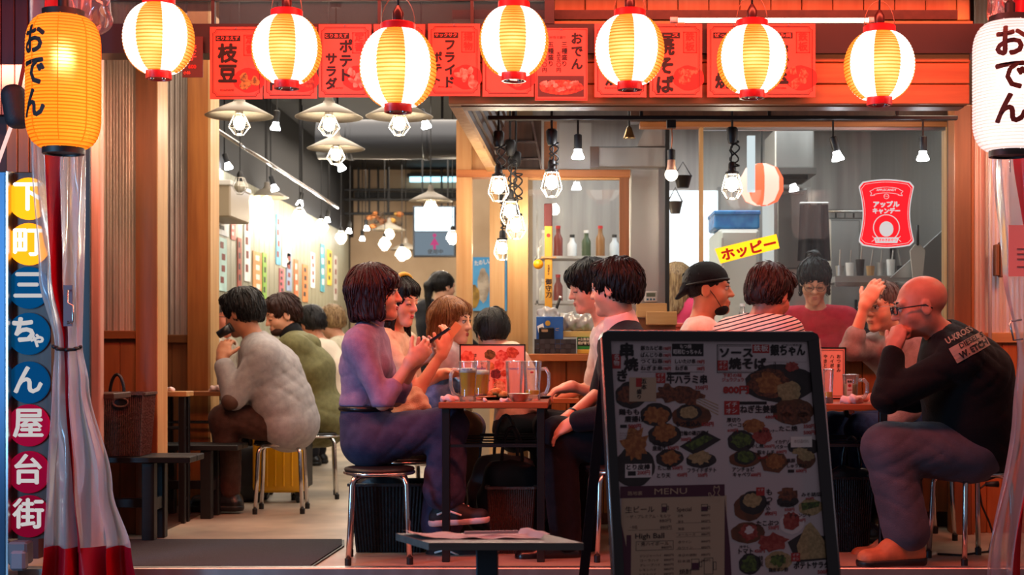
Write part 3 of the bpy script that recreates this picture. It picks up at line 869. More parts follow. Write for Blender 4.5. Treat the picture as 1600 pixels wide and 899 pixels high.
poster(929, 1010, 37, 152, 'red poster left of the sauce noodle poster', 'とろーり', (('もち', .6, .24, .2), ('焼', .35, .66, .2)), 'MOCHI', '', FD_brown)
poster(1015, 1097, 37, 152, 'red sauce noodle poster with a griddle stamp', 'ソース', (('焼そば', .30, .2, .25),), 'SOBA', '鉄板', FD_brown)
poster(1105, 1188, 37, 152, 'red octopus ball poster left half behind a lantern', 'ぜったい', (('たこ', .6, .22, .2), ('焼', .30, .68, .22)), 'TAKOYAKI', '', FD_brown)
poster(1190, 1274, 37, 152, 'red pancake poster with griddle stamp at the row end', 'お好み焼', (('豚玉', .32, .3, .27),), 'BUTATAMA', '鉄板', FD_brown)

# fluorescent tube above the beam
t = thing('tube_lamp', P(1207, 33, 5.97), 'white fluorescent tube lying above the dark beam', 'lamp')
MB().tube([P(1056, 31.5, 5.97), P(1360, 31.5, 5.97)], W(3.4, 5.97), 12).build('tube', emit('tube_warm', (1, 0.82, 0.62), 5), t, True)
for px in (1053, 1363): MB().tube([P(px - 6, 31.5, 5.97), P(px + 6, 31.5, 5.97)], W(5, 5.97), 12).build('end_cap', M_white, t, True)
MB().box(xof(1070, 6), xof(1350, 6), 5.985, 6.02, zof(36.8, 6), zof(30, 6)).build('batten', M_white, t)
area('transom_lamp', (xof(1190, 6.1), 6.14, zof(34, 6.1)), (R(168), 0, 0), 1.75, 0.03, 3.0, (1, 0.5, 0.15))
# ================================================================ round character signboard
sg = thing('character_signboard', P(42, 842, 5.72), 'tall signboard of eight coloured discs with white characters', 'sign')
fbox_ = pbox(14, 80, 270, 842, 5.74, 0.06)
fbox_.build('board', W_dark, sg)
pbox(13, 18, 268, 843, 5.73, 0.07).build('board_edge', W_light, sg)
DC = [('下', 311, '#f2b01e', 1.0), ('町', 382, '#f0a81c', 1.0), ('三', 450, '#0d6a9c', .25), ('ちゃ', 522, '#0f6a9a', .25), ('ん', 598, '#0f6496', .25),
      ('屋', 665, '#c4164a', .25), ('台', 738, '#bd1446', .22), ('街', 807, '#b5123f', .2)]
M_signw = emit('sign_white_glow', (1, 0.95, 0.95), 0.55)
M_signw2 = emit('sign_white_bright', (1, 0.97, 0.9), 1.3)
for (ch, cy, colr, es) in DC:
    cc = P(46, cy, 5.735); rr = W(33, 5.735)
    m = emit('disc_' + colr[1:], srgb(colr), es, translucent=srgb(colr))
    d = MB().lathe([(0, -.012), (rr * .97, -.012), (rr, -.009), (rr, 0)], cc, 32, axis='y').build('disc', m, sg, False)
    tx = ([], [])
    if len(ch) == 1: text2d(tx, ch, 0, -rr * .78, rr * 1.5, .03, 'c')
    else:
        text2d(tx, ch[0], -rr * .22, -rr * .75, rr * 1.3, .045, 'c'); text2d(tx, ch[1], rr * .42, -rr * .1, rr * .8, .045, 'c')
    mb = MB(); mb.v = [(cc.x + x, cc.y - .0135 - dl, cc.z - y) for (x, y, dl) in tx[0]]; mb.f = tx[1]
    mb.build('character', M_signw2 if es > .5 else M_signw, d)
t = thing('outlet_box', P(27, 890, 5.7), 'grey weatherproof outlet box under the signboard', 'box')
pbox(11, 41, 848, 884, 5.66, .08, r=.008).build('housing', mat('outlet_grey', '#6d6b70', rough=.5), t)
pbox(14, 38, 862, 893, 5.64, .05, r=.01).build('cover', mat('outlet_grey2', '#85838a', rough=.4), t)
# ================================================================ gathered vinyl curtains
V_clear = clear('vinyl_clear', (0.93, 0.94, 0.96), gloss=0.05, rough=0.14, haze=0.27, hazecol=(0.85, 0.88, 0.97), bump=0.3, bscale=3, stretch=(5, 5, 0.7))
M_redvinyl = mat('red_vinyl', '#a3081c', rough=0.28, spec=0.6, bump=0.4, bscale=7, stretch=(1, 1, .5))
def interp(tab, y):
    for (a, b) in zip(tab[:-1], tab[1:]):
        if a[0] <= y <= b[0]:
            f = (y - a[0]) / max(b[0] - a[0], 1e-6); f = f * f * (3 - 2 * f)
            return [a[i] + (b[i] - a[i]) * f for i in range(1, len(a))]
    return list(tab[0][1:]) if y < tab[0][0] else list(tab[-1][1:])
def vinyl(name, label, Y, tab, folds, red, hem_y, tie_y, ybot, seed):
    rg = random.Random(seed)
    t = thing(name, (xof(tab[-1][1], Y), Y, -0.02), label, 'curtain')
    ph = [rg.uniform(0, 6) for _ in range(5)]
    def surf(u, y, lift=0.0):
        x0, x1 = interp(tab, y)
        w = 0.5 + 0.5 * math.sin(2 * math.pi * (u * folds) + ph[0] + 0.003 * y)
        am = 0.03 + 0.05 * (x1 - x0) / 140
        q = u + 0.05 * math.sin(2 * math.pi * u * folds * 0.7 + ph[1] + y * .006)
        p = P(x0 + (x1 - x0) * q, y, Y)
        p.y += (w - .5) * am + 0.012 * math.sin(u * 37 + y * .02 + ph[2]) - lift
        p.z = max(p.z, -0.015)
        return p
    MB().grid(lambda u, v: surf(u, -60 + (hem_y + 60) * v), 90, 80).build('vinyl_sheet', V_clear, t, True)
    if red:
        MB().grid(lambda u, v: surf(red[0] + (red[1] - red[0]) * u, -60 + (hem_y + 64) * v, 0.012), 8, 80).build('red_band', M_redvinyl, t, True)
    MB().grid(lambda u, v: surf(u, hem_y - 3 + (ybot - hem_y + 3) * v, 0.003), 90, 8).build('hem', M_redvinyl, t, True)
    if tie_y:
        pts = [surf(i / 40, tie_y + 6 * math.sin(i / 40 * 3), 0.02) for i in range(41)]
        MB().tube(pts, 0.007, 6).build('tie_band', M_cord, t, True)
    return t, surf
vt, vs = vinyl('vinyl_curtain', 'clear vinyl curtain with red band gathered beside the signboard', 5.6,
               [(-60, 46, 134), (230, 48, 132), (430, 62, 132), (540, 84, 131), (600, 80, 140), (760, 72, 178), (860, 66, 204), (930, 62, 212)], 4, (0.36, 0.52), 858, 541, 925, 3)
# door pull hanging on the vinyl
pbox(99, 113, 446, 510, 5.53, 0.006).build('handle_plate', mat('handle_red', '#4b1220', rough=.4), vt)
MB().tube([P(106, 454, 5.52), P(106, 454, 5.505), P(106, 474, 5.505), P(114, 478, 5.49), P(114, 503, 5.49), P(106, 506, 5.505), P(106, 503, 5.52)], .004, 8).build('handle', M_chrome, vt, True)
vt2, vs2 = vinyl('vinyl_curtain', 'clear vinyl curtain with dark red band at the street end', 5.6,
                 [(-60, 1560, 1680), (240, 1547, 1690), (420, 1563, 1690), (560, 1588, 1690), (640, 1584, 1690), (900, 1546, 1700)], 5, (0.24, 0.34), 935, None, 960, 8)
pbox(1576, 1606, 352, 432, 5.53, 0.003).build('notice', mat('notice_pink', '#d79a94', rough=.7), vt2)
for i, yy in enumerate((388, 396, 404, 416)): pbox(1589, 1604, yy, yy + 1.6, 5.528, 0.001).build('notice_line', mat('notice_ink', '#8a5a58', rough=.8), vt2)
MB().tube([P(1596, 500, 5.52), P(1580, 502, 5.5), P(1578, 506, 5.49), P(1584, 532, 5.49), P(1598, 530, 5.5)], .004, 8).build('handle', M_chrome, vt2, True)
# crumpled clear bags tied over the big lanterns
def bag(cx, cy, rx, ry, Y, label, tint):
    s = SDF(); c = P(cx, cy, Y)
    s.ell(c, (W(rx, Y), .06, W(ry, Y)), k=.02)
    s.ell(c + Vector((W(rx, Y) * .5, 0, -W(ry, Y) * .4)), (W(rx, Y) * .5, .04, W(ry, Y) * .6), k=.03)
    rg = np.random.RandomState(cx)
    ph = rg.rand(9) * 6
    s.fns.append(lambda X, Y_, Z: .004 * np.sin(60 * X + 25 * Z + ph[0]) + .004 * np.sin(45 * Z - 40 * Y_ + ph[1]) + .002 * np.sin(90 * X - 70 * Z + ph[2]))
    t = thing('clear_plastic_bag', c, label, 'bag')
    sdf_obj('bag_film', s, tint, t, .007, .007, 2)
V_bag = clear('bag_film', (0.9, 0.8, 0.8), gloss=0.08, rough=0.12, haze=0.05, hazecol=(0.9, 0.6, 0.6))
bag(136, 10, 36, 44, 5.5, 'crumpled clear plastic bag over the amber lantern', V_bag)
bag(1560, 8, 18, 40, 5.5, 'crumpled clear plastic bag over the tall white lantern', V_bag)
# loudspeaker and pink tube at the far left
t = thing('wall_speaker', P(24, 200, 5.6), 'black round-edged speaker on the wall beside the amber lantern', 'speaker')
s = SDF(); s.cone(P(22, 150, 5.6), P(28, 185, 5.6), .048, .048, ax=(0, 1, 0), fac=1.3)
s.plane(P(20, 133, 5.6), (-.15, 0, 1)); s.plane(P(26, 200, 5.6), (.15, 0, -1))
sdf_obj('cabinet', s, mat('speaker_black', '#1a1820', rough=.6, bump=.3, bscale=300), t, .008, .008)
MB().tube([P(42, 160, 5.6), P(56, 158, 5.75), P(60, 150, 6.1)], .01, 8).build('bracket', M_black, t, True)
t = thing('neon_tube', P(8, 230, 5.65), 'pinkish white light tube slanting behind the speaker', 'lamp')
MB().tube([P(20, 190, 5.66), P(-6, 262, 5.6)], .0075, 10).build('tube', emit('neon_pink', (1, .55, .5), 1.3), t, True)
MB().tube([P(44, 70, 5.66), P(20, 190, 5.66)], .008, 10).build('sleeve', mat('sleeve_red', '#7a1a14', rough=.4), t, True)
# ================================================================ lamps
M_shade = mat('shade_enamel', '#8b8375', rough=0.4, spec=0.5)
M_shade_in = M_shade
M_cage = mat('cage_wire', (0.75, 0.72, 0.66), rough=0.3, metal=1)
def cage(mb, z0, r0, z1, r1, z2, r2, n=8, c=(0, 0, 0)):
    c = Vector(c)
    for k in range(n):
        a = 2 * math.pi * k / n
        mb.tube([c + Vector((r * math.cos(a), r * math.sin(a), z)) for (r, z) in ((r0, z0), (r1, z1), (r2, z2))], 0.0017, 4)
    for (r, z) in ((r0, z0), (r1, z1), (r2, z2)):
        mb.tube([c + Vector((r * math.cos(2 * math.pi * i / 14), r * math.sin(2 * math.pi * i / 14), z)) for i in range(14)], 0.0019, 4, closed=True)
    return mb
def shaded_lamp(px, py, Y, label, lit=True, ceil=3.1):
    c = P(px, py, Y)
    t = thing('pendant_lamp', c, label, 'lamp', 'shaded cage lamps in the dining room')
    MB().lathe([(0.03, .088), (0.034, .07), (0.10, .042), (0.18, 0.0), (0.181, .003), (0.10, .046), (0.036, .076)], c, 32, caps=False).build('shade', M_shade, t, True)
    MB().lathe([(0.0, .135), (0.02, .13), (0.024, .09), (0.022, .01), (0.02, -.005)], c, 14).build('socket', mat('socket_grey', '#8d8478', rough=.4), t, True, sharp=40)
    MB().ball(c + Vector((0, 0, -.035)), 0.031, 14, 10, (1, 1, 1.2)).build('bulb', M_bulb, t, True)
    cage(MB(), .012, .026, -.055, .058, -.098, .024, 8, c).build('cage', M_cage, t)
    MB().tube([c + Vector((0, 0, .13)), Vector((c.x, c.y, ceil))], .004, 6).build('cord', M_cord, t)
    MB().lathe([(.03, -.03), (.035, -.005), (.035, 0)], (c.x, c.y, ceil), 12).build('ceiling_cap', M_black, t, True, sharp=40)
    return t
for (px, py, Y, lab) in ((374, 182, 7.5, 'wide shaded cage lamp under the soybean poster'), (514, 184, 7.5, 'wide shaded cage lamp under the potato salad poster'),
                         (624, 183, 7.5, 'wide shaded cage lamp behind the largest lantern'), (525, 233, 8.8, 'shaded cage lamp in the second row, alone below the front three'),
                         (417, 309, 11.8, 'upper of two shaded lamps hung along the side wall'), (418, 334, 13.0, 'lower of two shaded lamps hung along the side wall'),
                         (673, 315, 11.4, 'shaded lamp in front of the lit toilet screen'), (608, 360, 15.2, 'shaded lamp under the dried flower bunch'),
                         (634, 391, 15.8, 'farthest shaded lamp beside the toilet screen')):
    shaded_lamp(px, py, Y, lab)
def spot_lamp(px, py, Y, label, tilt=0.0, top=None, group='small reflector lamps hung in the dining room'):
    c = P(px, py, Y); top = top or 3.1
    t = thing('reflector_lamp', c, label, 'lamp', group)
    ax = Vector((math.sin(tilt), 0, math.cos(tilt)))
    rot = ax.to_track_quat('Z', 'Y').to_matrix()
    def T(mb):
        mb.v = [tuple(c + rot @ (Vector(v) - c)) for v in mb.v]; return mb
    T(MB().lathe([(0, -.002), (.028, 0), (.031, .006), (.02, .03), (.017, .045)], c, 16)).build('bulb', M_bulbc, t, True)
    T(MB().lathe([(.017, .045), (.02, .05), (.02, .115), (.012, .12)], c, 14)).build('socket', M_black, t, True, sharp=40)
    j = c + ax * .12
    MB().tube([j, Vector((j.x, j.y, j.z + .03)), Vector((j.x, j.y, top))], .005, 6).build('stem', M_black, t)
    return t
for (px, py, Y, lab, ti) in ((430, 203, 8.6, 'small reflector lamp between two front shaded lamps', .1), (667, 200, 8.6, 'small reflector lamp right of the largest lantern', -.3),
                             (358, 264, 10.5, 'small tilted reflector lamp nearest the boarded wall', -.3), (430, 298, 11.0, 'small reflector lamp above the wall-side pair of shades', -.3),
                             (535, 266, 10.2, 'small reflector lamp under the second row shade', -.4), (468, 321, 12.5, 'third reflector lamp along the side wall', .2),
                             (511, 347, 14.2, 'fourth reflector lamp along the side wall', .1), (545, 364, 15.0, 'reflector lamp at the far corner of the room', .1),
                             (573, 360, 15.4, 'reflector lamp left of the dried flower bunch', -.1), (566, 376, 16.0, 'lowest reflector lamp at the far wall', 0)):
    spot_lamp(px, py, Y, lab, ti)
def globe_lamp(px, py, Y, label, r=.045, lit=True, warm=True):
    c = P(px, py, Y)
    t = thing('globe_lamp', c, label, 'lamp', 'bare globe lamps in the dining room')
    MB().ball(c, r, 16, 10).build('bulb', (M_bulb if warm else M_bulbc) if lit else mat('bulb_off', '#b9b4a6', rough=.2), t, True)
    MB().lathe([(.02, r * .9), (.022, r * .9 + .05), (.01, r * .9 + .07)], c, 12).build('socket', M_black, t, True, sharp=40)
    cage(MB(), r + .02, .03, 0, r + .014, -r - .012, .02, 8, c).build('cage', M_cage, t)
    MB().tube([c + Vector((0, 0, r + .06)), Vector((c.x, c.y, 3.1))], .004, 6).build('cord', M_cord, t)
for (px, py, Y, lab, r, lit) in ((375, 292, 9.6, 'unlit caged globe lamp beside the boarded wall', .04, False), (468, 338, 12.0, 'globe lamp hung in front of the wall strips, nearest one', .05, True),
                                 (502, 356, 13.0, 'globe lamp hung in front of the wall strips, middle one', .055, True), (533, 372, 14.0, 'globe lamp at the end of the strip wall', .045, True),
                                 (601, 382, 14.6, 'globe lamp below the dried flowers', .05, True), (628, 398, 15, 'lowest globe lamp above the bob-haired woman', .055, True),
                                 (707, 372, 12.8, 'globe lamp beside the timber corner post', .045, True)):
    globe_lamp(px, py, Y, lab, r, lit)

# lighting track in front of the kitchen and the lamps on it
TY = 6.85
t = thing('lighting_track', P(1130, 184, TY), 'black lighting track over the counter', 'track')
MB().rbox(xof(762, TY), xof(1497, TY), TY, TY + .03, zof(187, TY), zof(180.5, TY), .003).build('rail', M_black, t)
for px in (800, 1000, 1200, 1400): MB().box(xof(px, TY), xof(px + 5, TY), TY + .005, TY + .02, zof(180.5, TY), 2.36).build('hanger', M_black, t)
for (px, y0, lab, ti) in ((1310, 251, 'tilted reflector lamp on the track above the red sticker', -.22), (1442, 251, 'straight reflector lamp at the end of the track', 0),
                          (903, 248, 'reflector lamp on the track above the front diner', 0)):
    c = P(px, y0, TY); spot_lamp(px, y0, TY + .015, lab, ti, zof(187, TY), 'reflector lamps on the counter track')
def cord_lamp(px, ytop, ycage, Y, label, r=.036, seed=0, bulb=M_bulb):
    """black plug, knotted cord and caged bulb hanging from the track"""
    c = P(px, ycage, Y); top = zof(ytop, Y)
    t = thing('cage_work_lamp', c, label, 'lamp', 'cage lamps on knotted cords at the counter')
    rg = random.Random(seed)
    MB().lathe([(.0, -.075), (.018, -.07), (.026, -.05), (.028, 0), (.02, .01)], (c.x, c.y, top), 16).build('plug', M_black, t, True, sharp=50)
    z1, z0 = top - .07, c.z + .10
    pts = [Vector((c.x + rg.uniform(-.012, .012), c.y + rg.uniform(-.012, .012), z1 + (z0 - z1) * i / 6)) for i in range(7)]
    pts[0] = Vector((c.x, c.y, z1)); pts[-1] = Vector((c.x, c.y, z0))
    MB().tube(pts, .0045, 6).build('cord', M_cord, t, True)
    MB().tube([(c.x, c.y, top), (c.x, c.y, 2.37 if Y < 8 else 3.1)], .006, 6).build('feed_cord', M_cord, t)
    zc = (z0 + z1) / 2; L_ = min(.07, abs(z1 - z0) * .45 + .02)
    loop = [Vector((c.x + .022 * math.sin(4 * a) + .012, c.y + .02 * math.cos(3 * a), zc + L_ * math.cos(a))) for a in [2 * math.pi * i / 40 for i in range(40)]]
    MB().tube(loop, .0042, 5, closed=True).build('cord_knot', M_cord, t, True)
    MB().lathe([(.012, .11), (.019, .10), (.02, .065), (.033, .06), (.034, .048), (.02, .045)], c, 14).build('socket', M_black, t, True, sharp=40)
    MB().ball(c + Vector((0, 0, .0)), r * .82, 14, 10, (1, 1, 1.2)).build('bulb', bulb, t, True)
    cage(MB(), .05, .032, -.03, .052, -.072, .026, 8, c).build('cage', M_cage, t)
    return t
cord_lamp(779, 208, 292, 6.87, 'cage lamp on a knotted cord, nearest of the cluster by the corner post', seed=1)
cord_lamp(797, 222, 330, 7.15, 'cage lamp lower in the cluster by the corner post', seed=2)
cord_lamp(806, 240, 352, 7.35, 'cage lamp deepest in the cluster, against the timber post', seed=3)
cord_lamp(785, 300, 388, 8.6, 'cage lamp hanging lowest behind the corner cluster', seed=4)
cord_lamp(862, 205, 285, 6.87, 'cage lamp alone in front of the side kitchen window', seed=5)
cord_lamp(1144, 202, 288, 6.87, 'cage lamp on a long knotted cord before the wide kitchen window', seed=6)
t = thing('plain_bulb_lamp', P(1049, 272, 6.9), 'round bulb on a thin orange cord at the counter', 'lamp')
c = P(1049, 273, 6.87)
MB().ball(c, .032, 16, 10).build('bulb', emit('bulb_soft', (1, .9, .75), 6), t, True)
MB().lathe([(.026, .02), (.02, .045), (.018, .075)], c, 14).build('bulb_neck', mat('bulb_neck', '#d9a98a', rough=.4), t, True)
MB().lathe([(.019, .072), (.02, .08), (.02, .12), (.008, .125)], c, 14).build('socket', M_black, t, True, sharp=40)
MB().tube([c + Vector((0, 0, .12)), c + Vector((.004, 0, .18)), Vector((c.x, c.y, zof(190, 6.87)))], .003, 6).build('cord', mat('cord_orange', '#a5572c', rough=.5), t, True)
MB().box(c.x - .022, c.x + .022, c.y - .01, c.y + .03, zof(200, 6.87), zof(186, 6.87)).build('track_adapter', M_black, t)
t = thing('brass_bell', P(983, 217, 7.3), 'small brass bell under the canopy', 'bell')
MB().lathe([(.034, -.035), (.03, -.03), (.02, 0), (.014, .02), (.006, .03)], P(983, 206, 7.3), 18).build('bell_body', mat('brass', (.55, .36, .16), rough=.25, metal=1), t, True)
MB().tube([P(983, 198, 7.3), Vector((xof(983, 7.3), 7.3, 2.36))], .006, 8).build('rod', M_black, t)

# ================================================================ dining room fixtures
t = thing('shiny_conduit', (-2.3, 8.6, 2.34), 'long shiny conduit running along the side wall under the ceiling', 'pipe')
MB().tube([(-2.3, 8.4, 2.36), (-2.3, 13.9, 2.33)], .014, 8).build('pipe', M_chrome, t, True)
for y in (9.2, 10.6, 12, 13.4): MB().tube([(-2.3, y, 2.34), (-2.3, y, 3.1)], .005, 6).build('hanger', M_black, t)
t = thing('air_duct', (-1.6, 11.8, 2.75), 'grey round air duct below the ceiling', 'duct')
MB().lathe([(.17, -.6), (.17, -.35), (.18, -.34), (.18, -.31), (.17, -.3), (.17, .3), (.18, .31), (.18, .34), (.17, .35), (.17, .6)], (-1.55, 12.0, 2.72), 24, axis='x').build('tube', mat('duct_grey', '#3a3d42', rough=.4, metal=.6), t, True, sharp=40)
for x in (-2.0, -1.1): MB().box(x, x + .02, 11.99, 12.01, 2.88, 3.095).build('strap', M_black, t)
t = thing('ceiling_panel', (-2.0, 14.8, 3.09), 'pale ceiling panel with a dark slot', 'panel')
MB().rbox(xof(536, 14.8), xof(628, 14.8), 14.0, 15.6, 3.05, 3.1, .01).build('board', mat('panel_white', '#bdb5aa', rough=.6), t)
MB().box(xof(600, 14.8), xof(606, 14.8), 14.0, 15.6, 3.046, 3.05).build('slot', M_black, t)
t = thing('strip_light', P(676, 280, 16.9), 'bluish white strip light at the far end', 'lamp')
pbox(640, 716, 276, 284, 16.86, .05).build('tube', emit('strip_cool', (.45, .85, 1.0), 2.2), t)
pbox(636, 720, 271, 276, 16.84, .16).build('housing', M_black, t)
t = thing('pipe_rack', P(625, 300, 16.3), 'black pipe rack in front of the far wall', 'rack')
for y in (297, 312, 334): MB().tube([P(520, y, 16.3), P(716, y, 16.3)], .018, 6).build('bar', M_black, t)
for px in (536, 560, 577, 591, 606, 690): MB().tube([P(px, 262, 16.3), P(px, 334, 16.3)], .012, 6).build('upright', M_black, t)
t = thing('dried_flowers', P(600, 352, 15.6), 'bunch of dried orange flowers hanging from the pipe rack', 'flowers')
rg = random.Random(3)
for i in range(34):
    p = P(600 + rg.gauss(0, 12), 347 + rg.gauss(0, 6), 15.6 + rg.uniform(-.1, .1))
    MB().ball(p, rg.uniform(.02, .045), 6, 4, (1, 1, .7)).build('flower', mat('flower_%d' % (i % 4), ('#9a5a24', '#6b3d18', '#b58a3a', '#3e3020')[i % 4], rough=.8), t)
t = thing('toilet_screen', P(678, 400, 13.6), 'hanging screen with a bright upper half and a pink figure below', 'screen')
SY = 13.6
pbox(645, 712, 322, 402, SY + .01, .05, r=.006).build('housing', mat('screen_frame', '#2c3440', rough=.4), t)
pbox(648, 709, 324, 361, SY, .012).build('lit_panel', emit('screen_white', (.8, .95, 1), 2.2), t)
pbox(648, 709, 363, 399, SY, .012).build('sign_panel', emit('screen_grey', (.33, .42, .5), .55), t)
sh = Sheet(lambda x, y, l: P(648 + x, 363 + y, SY - .002 - l))
pk_ = emit('screen_pink', (.8, .1, .3), .7)
sh.disc(pk_, 31, 5, 3); sh.poly(pk_, [(31, 8), (38, 20), (24, 20)]); sh.rect(pk_, 29, 20, 33, 27)
sh.text(mat('screen_ink', '#1a222c', rough=.6), '使用中', 20, 27, 8, .02, width=24); sh.build(t)
MB().tube([P(660, 322, SY + .03), P(660, 200, SY + .03)], .008, 6).build('hanger', M_black, t); MB().tube([P(700, 322, SY + .03), P(700, 200, SY + .03)], .008, 6).build('hanger', M_black, t)
t = thing('toilet_sign', P(656, 495, 16.98), 'grey toilet plaque with white figures on the far wall', 'sign')
pbox(640, 674, 467, 496, 16.97, .02).build('plaque', mat('plaque_grey', '#7b6f66', rough=.6), t)
sh = Sheet(lambda x, y, l: P(640 + x, 467 + y, 16.968 - l))
sh.text(M_white, 'TOILET', 3, 3, 8, .02, width=28)
for q in (9, 19):
    sh.disc(M_white, q, 13, 1.8); sh.poly(M_white, [(q, 14), (q + 4, 23), (q - 4, 23)]); sh.rect(M_white, q - 1.5, 23, q + 1.5, 28)
sh.build(t)
t = thing('wall_box', P(340, 345, 10.3), 'cream wall cabinet beside the entrance post', 'box')
MB().rbox(-2.62, -2.42, 10.0, 10.6, zof(345, 10.3), zof(292, 10.3), .01).build('cabinet', mat('cream_box', '#a5957e', rough=.5), t)
MB().rbox(-2.62, -2.41, 9.98, 10.62, zof(297, 10.3), zof(289, 10.3), .006).build('lid', M_white, t)
# paper strips pinned along the boarded wall
STR = [(342, 360, 312, 368, '#d9dde0'), (345, 357, 372, 455, '#a9cbc4'), (364, 371, 330, 375, '#c05a4c'), (374, 380, 372, 450, '#9b3f2c'), (385, 394, 342, 440, '#e8ece6'),
       (398, 411, 394, 462, '#c98a4a'), (413, 419, 396, 468, '#7fae3f'), (434, 441, 336, 414, '#4d9fc4'), (444, 456, 364, 418, '#cfe0ea'), (439, 446, 420, 462, '#b25a66'),
       (450, 458, 396, 455, '#7f93b4'), (462, 468, 406, 482, '#c2622a'), (475, 483, 414, 472, '#c77a3d'), (488, 494, 395, 450, '#d6dbe0'), (503, 509, 382, 456, '#3d8fa0'),
       (514, 520, 391, 446, '#d3b63c'), (524, 529, 400, 470, '#b9b4aa')]
for i, (a, b, y0, y1, c_) in enumerate(STR):
    ya, yb = 2.6 * F_PX / (VPX - a), 2.6 * F_PX / (VPX - b); ym = (ya + yb) / 2
    z0, z1 = zof(y1, ym), zof(y0, ym)
    t = thing('wall_strip', (-2.61, ym, z0), ['', '', ''][0] or 'x', 'poster', 'paper menu strips on the boarded wall')
    nm = {'#d9dde0': 'large white notice high on the boarded wall', '#a9cbc4': 'pale green tall strip nearest the entrance post', '#c05a4c': 'short red lettered strip beside the white notice', '#9b3f2c': 'dark red strip low on the boarded wall',
          '#e8ece6': 'long white strip with blue edge on the boarded wall', '#c98a4a': 'tan strip above the dark-haired diner', '#7fae3f': 'narrow green strip on the boarded wall', '#4d9fc4': 'bright blue strip high on the boarded wall',
          '#cfe0ea': 'pale blue strip beside the bright blue one', '#b25a66': 'pink strip above the green jacket', '#7f93b4': 'slate blue strip above the green jacket', '#c2622a': 'deep orange strip on the boarded wall',
          '#c77a3d': 'light orange strip farther along the wall', '#d6dbe0': 'small white strip farther along the wall', '#3d8fa0': 'teal strip under the far globe lamps', '#d3b63c': 'yellow strip near the far corner', '#b9b4aa': 'grey strip at the far corner of the boarded wall'}[c_]
    t['label'] = nm
    MB().box(-2.618, -2.612, ya, yb, z0, z1).build('sheet', mat('strip' + c_, c_, rough=.6, col2=tuple(min(1, x * 1.4 + .03) for x in srgb(c_)), scale=5), t)
    rg = random.Random(i)
    for k in range(4):
        zz = z1 - (z1 - z0) * (k + .6) / 4.6; yy = ya + (yb - ya) * rg.uniform(.3, .6)
        MB().box(-2.6115, -2.611, yy - (yb - ya) * .22, yy + (yb - ya) * .22, zz - (z1 - z0) * .07, zz + (z1 - z0) * .05).build('print', mat('strip_ink%d' % (i % 3), ('#33302e', '#7d2a22', '#e9e4d8')[i % 3], rough=.7), t)
# blue poster seen through the passage frame
t = thing('blue_poster', P(752, 480, 12.18), 'bright blue poster with pale figures behind the corner post', 'poster')
pbox(738, 792, 402, 486, 12.17, .012).build('sheet', mat('poster_blue', '#2d8fd0', rough=.5, col2='#62b5e6', scale=3), t)
sh = Sheet(lambda x, y, l: P(738 + x, 402 + y, 12.168 - l))
sh.text(M_white, 'たのしい', 3, 6, 9, .03, width=26, rot=-.15)
sh.disc(food('statue', '#c8b9a4', '#8d7c68', 8), 17, 45, 9, 26, wob=.1, lift=.001); sh.disc(food('statue', '#c8b9a4', '#8d7c68', 8), 18, 26, 4, 5, lift=.002)
sh.disc(food('gold', '#b3892c', '#6a4d12', 9), 3, 62, 8, 18, wob=.08, lift=.0015); sh.build(t)

# ================================================================ kitchen
t = thing('extractor_hood', P(985, 262, 7.75), 'stainless extractor hood over the grill', 'hood')
pbox(922, 1042, 229, 262, 7.72, .55, r=.006).build('canopy', M_steel, t)
a = [P(995, 229, 7.75), P(1042, 229, 7.75), P(1042, 196, 7.75), P(1010, 196, 7.75)]
MB().prism(a, (0, .45, 0)).build('flue', M_steel, t)
pbox(922, 936, 229, 262, 7.70, .02).build('edge', M_chrome, t)
structure('pillar', pbox(985, 1040, 262, 560, 7.8, .35, r=.006), M_steel, 'stainless clad column behind the counter')
t = thing('hood_recess', P(820, 262, 7.62), 'brown recessed vent panels with bright metal edges above the counter', 'vent')
pbox(770, 846, 187, 265, 7.62, .02).build('back_panel', W_dark, t)
for (x0, y0, x1, y1) in ((768, 187, 832, 190), (790, 220, 838, 223), (800, 247, 842, 250)): pbox(x0, x1, y0, y1, 7.56, .05).build('edge', M_chrome, t)
MB().bar(P(831, 188, 7.58), P(846, 264, 7.58), .012).build('edge', M_chrome, t)
for (x0, y0, x1, y1) in ((785, 191, 832, 219), (795, 224, 838, 246), (804, 251, 842, 264)): pbox(x0, x1, y0, y1, 7.59, .02).build('louver', W_dark, t)
pbox(850, 870, 190, 277, 7.6, .05).build('side_panel', W_brown, t)
pbox(874, 924, 192, 264, 7.85, .03).build('lining', M_steel, t)
t = thing('kitchen_light_window', P(1080, 420, 11.3), 'bright white backlit window at the kitchen rear', 'window light')
pbox(1040, 1122, 298, 424, 11.36, .02).build('glow_panel', emit('kitchen_window', (.86, .95, 1), 1.9), t)
for px in (1036, 1122): pbox(px, px + 4, 292, 428, 11.33, .05).build('frame', M_steel_d, t)
pbox(1036, 1126, 424, 430, 11.33, .05).build('frame', M_black, t)
t = thing('white_fridge', (xof(1152, 9), 9.0, 0), 'white fridge behind the kitchen glass', 'fridge')
MB().rbox(xof(1122, 9), xof(1187, 9), 9.0, 9.6, 0, zof(358, 9), .015).build('body', mat('fridge_white', '#cfd6cf', rough=.35), t)
MB().rbox(xof(1126, 9), xof(1183, 9), 8.97, 9.0, .1, zof(362, 9), .01).build('door', mat('fridge_white', '#cfd6cf', rough=.35), t)
MB().bar(P(1129, 372, 8.95), P(1129, 440, 8.95), .015).build('handle', M_steel, t)
t = thing('blue_cooler', P(1152, 358, 9.0), 'blue plastic-wrapped box on top of the fridge', 'box')
x0, x1 = xof(1116, 9.02), xof(1187, 9.02); z0 = zof(357.5, 9.0)
